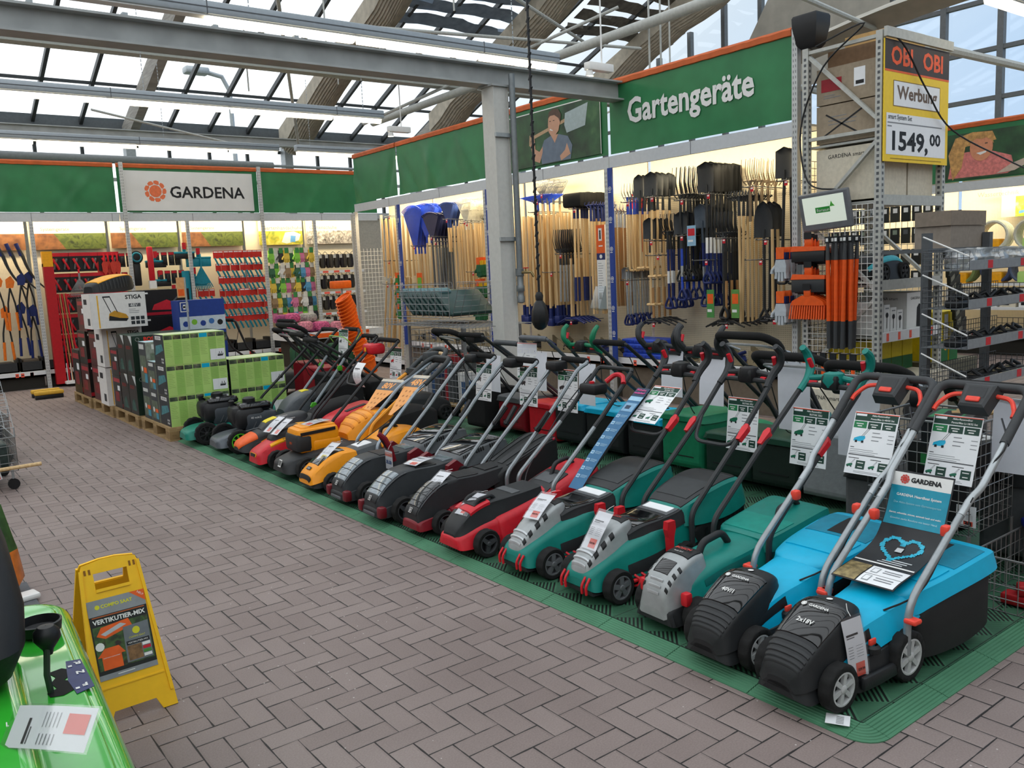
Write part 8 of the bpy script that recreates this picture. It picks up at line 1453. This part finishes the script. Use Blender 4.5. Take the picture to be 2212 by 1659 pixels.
for i in range(6): t = thing('red_tool', ORD[i] + ' red plastic part in the low basket', 'red part', (3.98+.07*i, 1.46-.04*(i % 3), .03+.05*(i % 3)), .5*i, 'red parts in the low basket'); b = MB(); b.rbox(-.04, .04, -.17, .17, 0, .05, .012, M('#a81a20', .5)); b.tube([(0, -.12, .05), (0, .1, .07)], .018, M('#a81a20', .5), 7); b.build('body', t)
t = thing('blue_roller', 'blue slotted roller brush lying behind the red parts', 'roller', (4.5, 1.5, .27), .6); b = MB(); b.rbox(-.05, .05, -.25, .25, 0, .04, .01, M('#2336a8', .5)); [b.rbox(-.04, .04, -.22+.06*k, -.18+.06*k, .03, .1, .01, GRY) for k in range(8)]; b.build('roller', t)
for i in range(5): t = thing('paint_stirrer', ORD[i] + ' pale wooden handle in the wire basket at the right edge', 'wooden handle', (4.24+.03*i, 1.87-.01*i, .835+.006*i), 0, 'pale wooden handles'); t.rotation_euler = (PI/2-.06, .05*(i % 3), .5); b = MB(); b.tube([(0, 0, -.12), (0, 0, .25)], .014, ASH, 8); b.build('shaft', t)
for k, (P, s) in enumerate((((3.975, 1.80, .44), '30'), ((3.855, 1.4, .16), '8'))): price_tag(('price card with red sticker clipped to the tall basket', 'price card with red sticker clipped to the low basket')[k], P, RT, (0, 0, -1), s, .09, .1, 'red', .002, False)
# wire crate on a pallet near the column, with green plastic goods in its upper basket
pallet('pallet carrying the wire crate beside the column', 5.15, 7.62, .8, 1.2)
t = thing('wire_crate', 'grey wire mesh crate of mixed goods on a pallet', 'crate', (5.17, 7.64, .145)); m = M('#8b8e90', .4, .6); b = MB()
for o, u, nn in (((0, 0, 0), (0, 1.16, 0), 16), ((0, 0, 0), (.76, 0, 0), 11), ((.76, 0, 0), (0, 1.16, 0), 16), ((0, 1.16, 0), (.76, 0, 0), 11)): wgrid(b, o, u, (0, 0, .82), nn, 12, .003, m)
for px, py in ((0, 0), (.76, 0), (0, 1.16), (.76, 1.16)): b.box(px-.015, px+.015, py-.015, py+.015, 0, .86, m)
b.build('mesh', t)
for i in range(7): t = thing('boxed_goods', ORD[i] + ' pack inside the wire crate, from the column', 'pack', (5.25+.05*(i % 2), 7.75+.14*i, .147), 0, 'packs in the wire crate'); b = MB(); b.box(0, .4, 0, .12, 0, .25+.09*(i % 4), (M('#3f5f8a', .5), WHT, M('#4a4e50', .5), M('#a8323a', .5), GRY)[i % 5]); b.build('pack', t)
t = thing('wire_basket', 'wide wire basket table above the crate holding green plastic parts', 'basket', (5.0, 7.3, 1.03)); b = MB(); wgrid(b, (0, 0, 0), (0, 1.75, 0), (.0, 0, .07), 24, 2, .003, m); wgrid(b, (0, 0, 0), (.85, 0, 0), (0, 1.75, 0), 10, 18, .0025, m); wgrid(b, (0, .35, .1), (0, 1.1, 0), (-.0, 0, .36), 8, 5, .004, m); wgrid(b, (.85, .35, .1), (0, 1.1, 0), (0, 0, .36), 8, 5, .004, m); wgrid(b, (0, .3, .1), (.85, 0, 0), (0, -.16, .36), 8, 6, .003, m); wgrid(b, (0, 1.45, .1), (.85, 0, 0), (0, .12, .36), 8, 6, .003, m); b.build('basket', t)
for i in range(9): t = thing('plastic_hood', ORD[i] + ' dark green plastic hood leaning in the wire basket table', 'plastic part', (5.15, 7.85+.1*i, 1.14), 0, 'dark green plastic hoods'); t.rotation_euler = (-.9, 0, .0); b = MB(); b.rbox(0, .6, -.03, .03, 0, .42, .03, M('#24413f', .3)); b.rbox(.05, .2, -.05, .0, .36, .44, .02, M('#5b7f86', .3)); b.build('hood', t)
# cable with socket block hanging from the roof
t = thing('hanging_socket', 'black socket block hanging from the roof on a long chained cable', 'socket block', (4.57, 5.6, 1.22)); b = MB(); b.tube([(0, 0, .12), (0, 0, 5.2)], .011, BLK, 6); [b.tube([(0, .012, .3+.09*k), (.0, -.012, .34+.09*k)], .013, DGR, 5) for k in range(52)]; b.build('cable', t); b = MB(); b.lathe([(.02, .14), (.05, .1), (.07, .04), (.075, -.04), (.05, -.1), (.02, -.12)], BLK, 8); b.lathe([(.03, .13), (.035, .17), (.02, .2)], BLK, 8); b.build('block', t)
# twin spot heads above the lettered banner
for k, (y, n) in enumerate(((7.55, 'small lit spot lamp where the lettered banner begins'), (12.2, 'small lit spot lamp above the plain wrinkled banner'))):
    t = thing('spot_lamp', n, 'lamp', (7.05, y, 3.86)); b = MB(); b.rbox(-.04, .35, -.05, .05, 0, .09, .01, WHT); b.build('housing', t); b = MB(); b.lathe([(.035, 0), (.05, -.07)], WHT, 12); b.lathe([(.001, -.065), (.045, -.066)], LMW, 12); b.build('bulb', t); b = MB(); b.tube([(.2, 0, .09), (.2, 0, 1.2)], .01, WHT, 6); b.build('rod', t)
# street lamp outside
t = thing('street_lamp', 'grey street lamp standing outside beyond the rear glass', 'street lamp', (9.6, 26, -.15)); b = MB(); b.tube([(0, 0, 0), (0, 0, 7.4), (-.2, 0, 7.8), (-.7, 0, 7.9)], .07, GALV, 8); b.build('pole', t); b = MB(); b.rbox(-1.3, -.6, -.2, .2, 7.8, 8.0, .06, GALV); b.build('head', t)
# ---------------------------------------------------------------- ride-on mower in the near left corner
GL = M('#35b233', .16, var=.03, coat=.8); SEAT = M('#18191c', .5, bump=.15, bscale=60)
t = thing('ride_on_mower', 'bright green ride-on mower with black seat in the near corner', 'ride-on mower', (.24, 0, 0), -.06); b = MB()
def slab(b, x0, x1, y0, y1, z0, z1, rc, rt, m, seg=6):
    """plate with large corner radius rc and rounded top edge rt"""
    rings = []
    for z, i in [(z0, 0)] + [(z1-rt+rt*math.sin(a), rt*(1-math.cos(a))) for a in [k*PI/12 for k in range(7)]]:
        r = max(rc-i, .01); p = []
        for cx, cy, s in ((x1-i-r, y1-i-r, 0), (x0+i+r, y1-i-r, 1), (x0+i+r, y0+i+r, 2), (x1-i-r, y0+i+r, 3)): p += [(cx+r*math.cos((s+k/seg)*PI/2), cy+r*math.sin((s+k/seg)*PI/2), z) for k in range(seg+1)]
        rings.append(p)
    b.loft(rings, m)
slab(b, -.95, .025, 1.0, 3.31, .24, .56, .15, .05, GL); slab(b, -.95, -.15, 1.05, 2.72, .5, .63, .1, .05, GL); slab(b, -.9, -.35, 2.3, 3.2, .5, .6, .1, .05, GL)
b.build('rear_fender', t)
b = MB(); slab(b, -.9, -.02, 1.6, 3.25, .555, .567, .12, .01, GL); b.build('fender_rim', t)
b = MB(); rings = []
for z, x1, y0, y1 in ((.60, -.26, 2.34, 2.72), (.66, -.19, 2.28, 2.78), (.74, -.155, 2.26, 2.84), (.82, -.145, 2.32, 2.9), (.9, -.155, 2.42, 2.94), (.98, -.175, 2.5, 2.96), (1.03, -.21, 2.58, 2.96), (1.06, -.27, 2.66, 2.93)):
    y0 += .07; y1 += .05; x1 += .01; x0 = -.62-(x1+.0); r = .1; p = []
    for cx, cy, s in ((x1-r, y1-r, 0), (x0+r, y1-r, 1), (x0+r, y0+r, 2), (x1-r, y0+r, 3)): p += [(cx+r*math.cos((s+k/5)*PI/2), cy+r*math.sin((s+k/5)*PI/2), z) for k in range(6)]
    rings.append(p)
b.loft(rings, SEAT); b.build('seat', t)
b = MB(); b.lathe([(.001, .565), (.05, .565), (.062, .575), (.066, .605), (.06, .607), (.055, .58), (.04, .57)], BLK, 24, (-.085, 2.93, .005)); b.build('cup_holder', t)
b = MB(); T = Matrix.Translation((-.075, 2.53, .568)); b.poly([(-.02, .075), (.015, .085), (.035, .06), (.03, .02), (.012, .0), (.035, -.03), (.03, -.08), (-.0, -.1), (-.03, -.09), (-.035, -.06), (-.01, -.045), (-.02, .0), (-.005, .03)], T, M('#050505', .8, var=0), .0005); b.build('lever_slot', t)
b = MB(); b.prism([(-.0, .12), (.038, .11), (.045, -.1), (.0, -.12), (-.01, -.02)], Matrix.Translation((-.045, 2.535, .568)), .0012, NAVY)
for s, y in (('R', .085), ('N', .015), ('F', -.075)): b.text(s, Matrix.Translation((-.02, 2.535+y, .5695)) @ rotz(PI), WHT, h=.022, z=.001, bold=.04); b.rect(Matrix.Translation((-.038, 2.535+y-.012, .5705)), -.006, .004, -.006, .006, WHT) if s != 'N' else None
b.build('gear_label', t)
b = MB(); b.tube([(-.1, 2.47, .56), (-.105, 2.47, .62), (-.095, 2.49, .70)], .008, M('#2c3a30', .4), 8); b.build('gear_lever', t); g = [o for o in bpy.data.objects if o.parent == t and o.name.startswith('gear_lever')][0]; b = MB(); b.lathe([(.001, .03), (.02, .028), (.032, .015), (.034, -.005), (.026, -.018), (.014, -.035), (.01, -.05)], BLK, 18, (-.093, 2.495, .715)); b.build('knob', g)
wheel(t, -.14, 2.62, .27, .22, 'dark', 'disc', 1); 
for o in bpy.data.objects:
    if o.parent == t and o.name.startswith('wheel'): o.rotation_euler = (0, 0, PI/2); o.location = (-.135, 2.45, .27)
b = MB(); slab(b, -.6, -.15, .5, 1.2, .2, .5, .1, .06, GL); b.build('bonnet', t)
price_tag('price tag in a clear sleeve lying across the green ride-on mower', (.165, 2.14, .66), (.40, .33, .62), (.36, -.93, -.06), '', .09, .25, 'red', .012)
# ---------------------------------------------------------------- yellow folding sign
YS = M('#fac21c', .42, var=.03); t = thing('folding_sign', 'yellow plastic folding sign with seed poster standing on the pavers', 'folding sign', (.665, 3.34, 0), .03)
def panel(b, T, w0, w1, H, th, m):
    """tapered panel with a handle hole and notched feet, in the xy plane of T"""
    def W_(y): return w0+(w1-w0)*y/H
    q = lambda y, s: (s*W_(y)/2, y)
    for P in ([(-w0/2, 0), (-w0/2+.055, 0), (-w0/2+.075, .045), (-W_(.12)/2, .12)], [(w0/2, 0), (W_(.12)/2, .12), (w0/2-.075, .045), (w0/2-.055, 0)], [(-w0/2+.075, .045), (w0/2-.075, .045), q(.12, 1), q(.12, -1)], [q(.12, -1), q(.12, 1), q(H-.115, 1), q(H-.115, -1)], [q(H-.115, -1), (-.062, H-.115), (-.062, H-.05), q(H-.05, -1)], [(.062, H-.115), q(H-.115, 1), q(H-.05, 1), (.062, H-.05)], [q(H-.05, -1), q(H-.05, 1), (W_(H)/2-.01, H-.012), (.03, H), (-.03, H), (-W_(H)/2+.01, H-.012)]): b.prism(P, T, th, m)
    T0 = b.T; b.T = T0 @ T
    for s in (-1, 1): b.bar((s*(W_(.1)/2-.006), .06, th), (s*(W_(H-.03)/2-.006), H-.03, th), .012, .012, m, (0, 0, 1))
    b.bar((-.062, H-.117, th), (.062, H-.117, th), .012, .01, m); b.bar((-W_(.13)/2+.02, .135, th), (W_(.13)/2-.02, .135, th), .006, .006, m)
    for s in (-1, 1):
        for d in (.018, .034): b.rect(I, s*(W_(H)/2-d)-.004, s*(W_(H)/2-d)+.004, H-.05, H-.03, M('#8a5a10', .6), th+.001)
    b.T = T0
HS_ = .615; Tf = frame((0, 0, 0), (1, 0, 0), (0, .2, .565)); Tb = frame((0, .42, 0), (1, 0, 0), (0, -.2, .565)); b = MB(); panel(b, Tf, .30, .215, HS_, .008, YS); b.build('front_panel', t); b = MB(); panel(b, Tb, .30, .215, HS_, -.008, YS); b.build('rear_panel', t)
b = MB(); b.T = Tf; z = .0095; b.rect(I, -.105, .105, .165, .465, M('#1d2120', .4), z); b.rect(I, -.105, .105, .405, .465, M('#8c9094', .4), z+.0004); b.text('COMPO SAAT', I, M('#d8d32a', .4), w=.115, x=.0, y=.437, z=z+.001, bold=.03); b.disc(I, .009, M('#d8d32a', .5), 10, z+.001, -.07, .437); b.poly([(.05, .465), (.105, .465), (.105, .42)], I, ORG, z+.0008); b.text('NEU!', I @ Matrix.Translation((.09, .452, 0)) @ rotz(-.7), WHT, w=.025, z=z+.0012)
b.rect(I, -.095, .095, .398, .402, M('#b05a2a', .5), z+.001); b.text('VERTIKUTIER-MIX', I, WHT, w=.19, y=.382, z=z+.001, bold=.03); b.rect(I, -.1, .1, .2, .365, picture('print of lawn and soil', [(.35, '#20331a'), (.5, '#3f5f2a'), (.65, '#2c2119')], 26), z+.0005); b.poly([(-.09, .33), (-.07, .36), (.03, .37), (.04, .34), (-.06, .315)], I, ORG, z+.001); b.poly([(-.075, .335), (.0, .36), (.02, .35), (-.06, .325)], I, M('#b9bcc0', .4), z+.0012); b.disc(I, .016, WHT, 12, z+.0012, -.085, .29)
b.poly([(.0, .205), (.095, .205), (.098, .345), (.005, .34)], I, M('#6f757a', .4), z+.0014); b.rect(I, .008, .092, .268, .283, INK, z+.0018); b.text('VERTIKUTIER-MIX', I, WHT, w=.075, x=.05, y=.275, z=z+.0022); b.text('COMPO SAAT', I, M('#d8d32a', .4), w=.06, x=.05, y=.295, z=z+.0022); b.disc(I, .014, M('#d8d32a', .5), 12, z+.002, .05, .318); b.rect(I, .008, .06, .21, .265, M('#7a5a3a', .5, var=.4, scale=60), z+.0018)
for k in range(4): b.rect(I, .063, .092, .212+.014*k, .223+.014*k, (WHT, M('#4a8a3a', .5), RED, WHT)[k], z+.002)
b.poly([(-.1, .25), (-.07, .28), (-.02, .28), (.0, .25), (-.015, .25), (-.015, .2), (-.085, .2), (-.085, .25)], I, ORG, z+.001); b.text('BODENNAH & REGENERIERT', I, WHT, w=.06, x=-.05, y=.245, z=z+.0014); lines(b, I, -.08, .232, .055, 3, .009, INK, .003); b.rect(I, -.105, .105, .165, .185, M('#8c9094', .4), z+.0006); b.T = Tf @ Matrix.Translation((0, 0, z+.0008)); lines(b, I, -.04, .178, .1, 1, .01, WHT, .003); o = b.build('poster', t); o['label'] = 'printed seed poster in grey, black and orange'
# ---------------------------------------------------------------- seed sack, grey mat, carts at the left edge
b = MB(); b.box(-.6, .57, 4.3, 5.35, 0, .012, M('#5d6064', .8)); tag(b.build('grey_floor_mat'), 'flat grey floor sheet behind the ride-on mower', 'floor mat')
t = thing('seed_sack', 'orange and green printed seed sack slumped on the grey sheet', 'sack', (.30, 5.15, .012), .2); b = MB(); rings = []
for z, w, d in ((0, .2, .12), (.08, .25, .15), (.25, .23, .13), (.4, .2, .09), (.5, .19, .03)): rings.append([(w*math.cos(a)*(1+.04*math.sin(5*a+z*9)), d*math.sin(a), z) for a in [k*PI/10 for k in range(20)]])
b.loft(rings[:3], M('#e07a24', .35, var=.2, scale=20, bump=.3, bscale=25)); b.loft(rings[2:], M('#3a5a2c', .35, var=.4, scale=15, bump=.3, bscale=25)); b.build('sack', t); b = MB(); b.rbox(-.05, .26, -.2, -.1, 0, .03, .01, WHT); b.build('white_flap', t)
for i, (x, y) in enumerate(((.40, 8.0), (.52, 9.35))):
    t = wbasket(('wire basket cart with dark goods and wooden stick at the left edge', 'second wire basket cart farther back at the left edge')[i], x, y, .16, .5, .75, .28, .06, False); b = MB(); b.rbox(.06, .46, .08, .68, .17, .38, .03, M(('#2c3a36', '#3a3d40')[i], .6, var=.4)); b.build('goods', t)
    for q, (px, py) in enumerate(((.06, .05), (.46, .05), (.06, .7), (.46, .7))): b = MB(); b.tube([(px, py, .16), (px, py, .08)], .01, GALV, 6); b.lathe([(.001, -.015), (.045, -.015), (.045, .015), (.001, .015)], BLK, 14, (px, py, .045), 'y'); b.build('castor', t)
    b = MB(); wgrid(b, (0, .0, .52), (.5, 0, 0), (0, .3, .26), 8, 5, .0025, GALV); b.tube([(0, 0, .44), (0, 0, .52)], .006, GALV, 5); b.tube([(.5, 0, .44), (.5, 0, .52)], .006, GALV, 5); b.build('upper_basket', t)
b = MB(); b.tube([(.35, 7.9, .2), (1.06, 7.93, .2)], .016, ASH, 8); tag(b.build('wooden_stick'), 'pale wooden stick poking out of the left basket cart', 'stick')
price_tag('price card with red sticker on the basket cart at the left edge', (.72, 7.99, .22), (1, 0, .2), (.3, 0, -1), '', .07, .12, 'red', .002, False)
for i in range(2): t = thing('yellow_brush', ('nearer', 'farther')[i] + ' yellow brush head on the floor behind the pallets', 'brush', (2.14, 14.4+.3*i, .06)); b = MB(); b.rbox(-.2, .2, -.05, .05, 0, .06, .02, M('#d6a83a', .6)); b.rbox(-.19, .19, -.04, .04, -.06, 0, .01, BLK); b.build('brush', t)
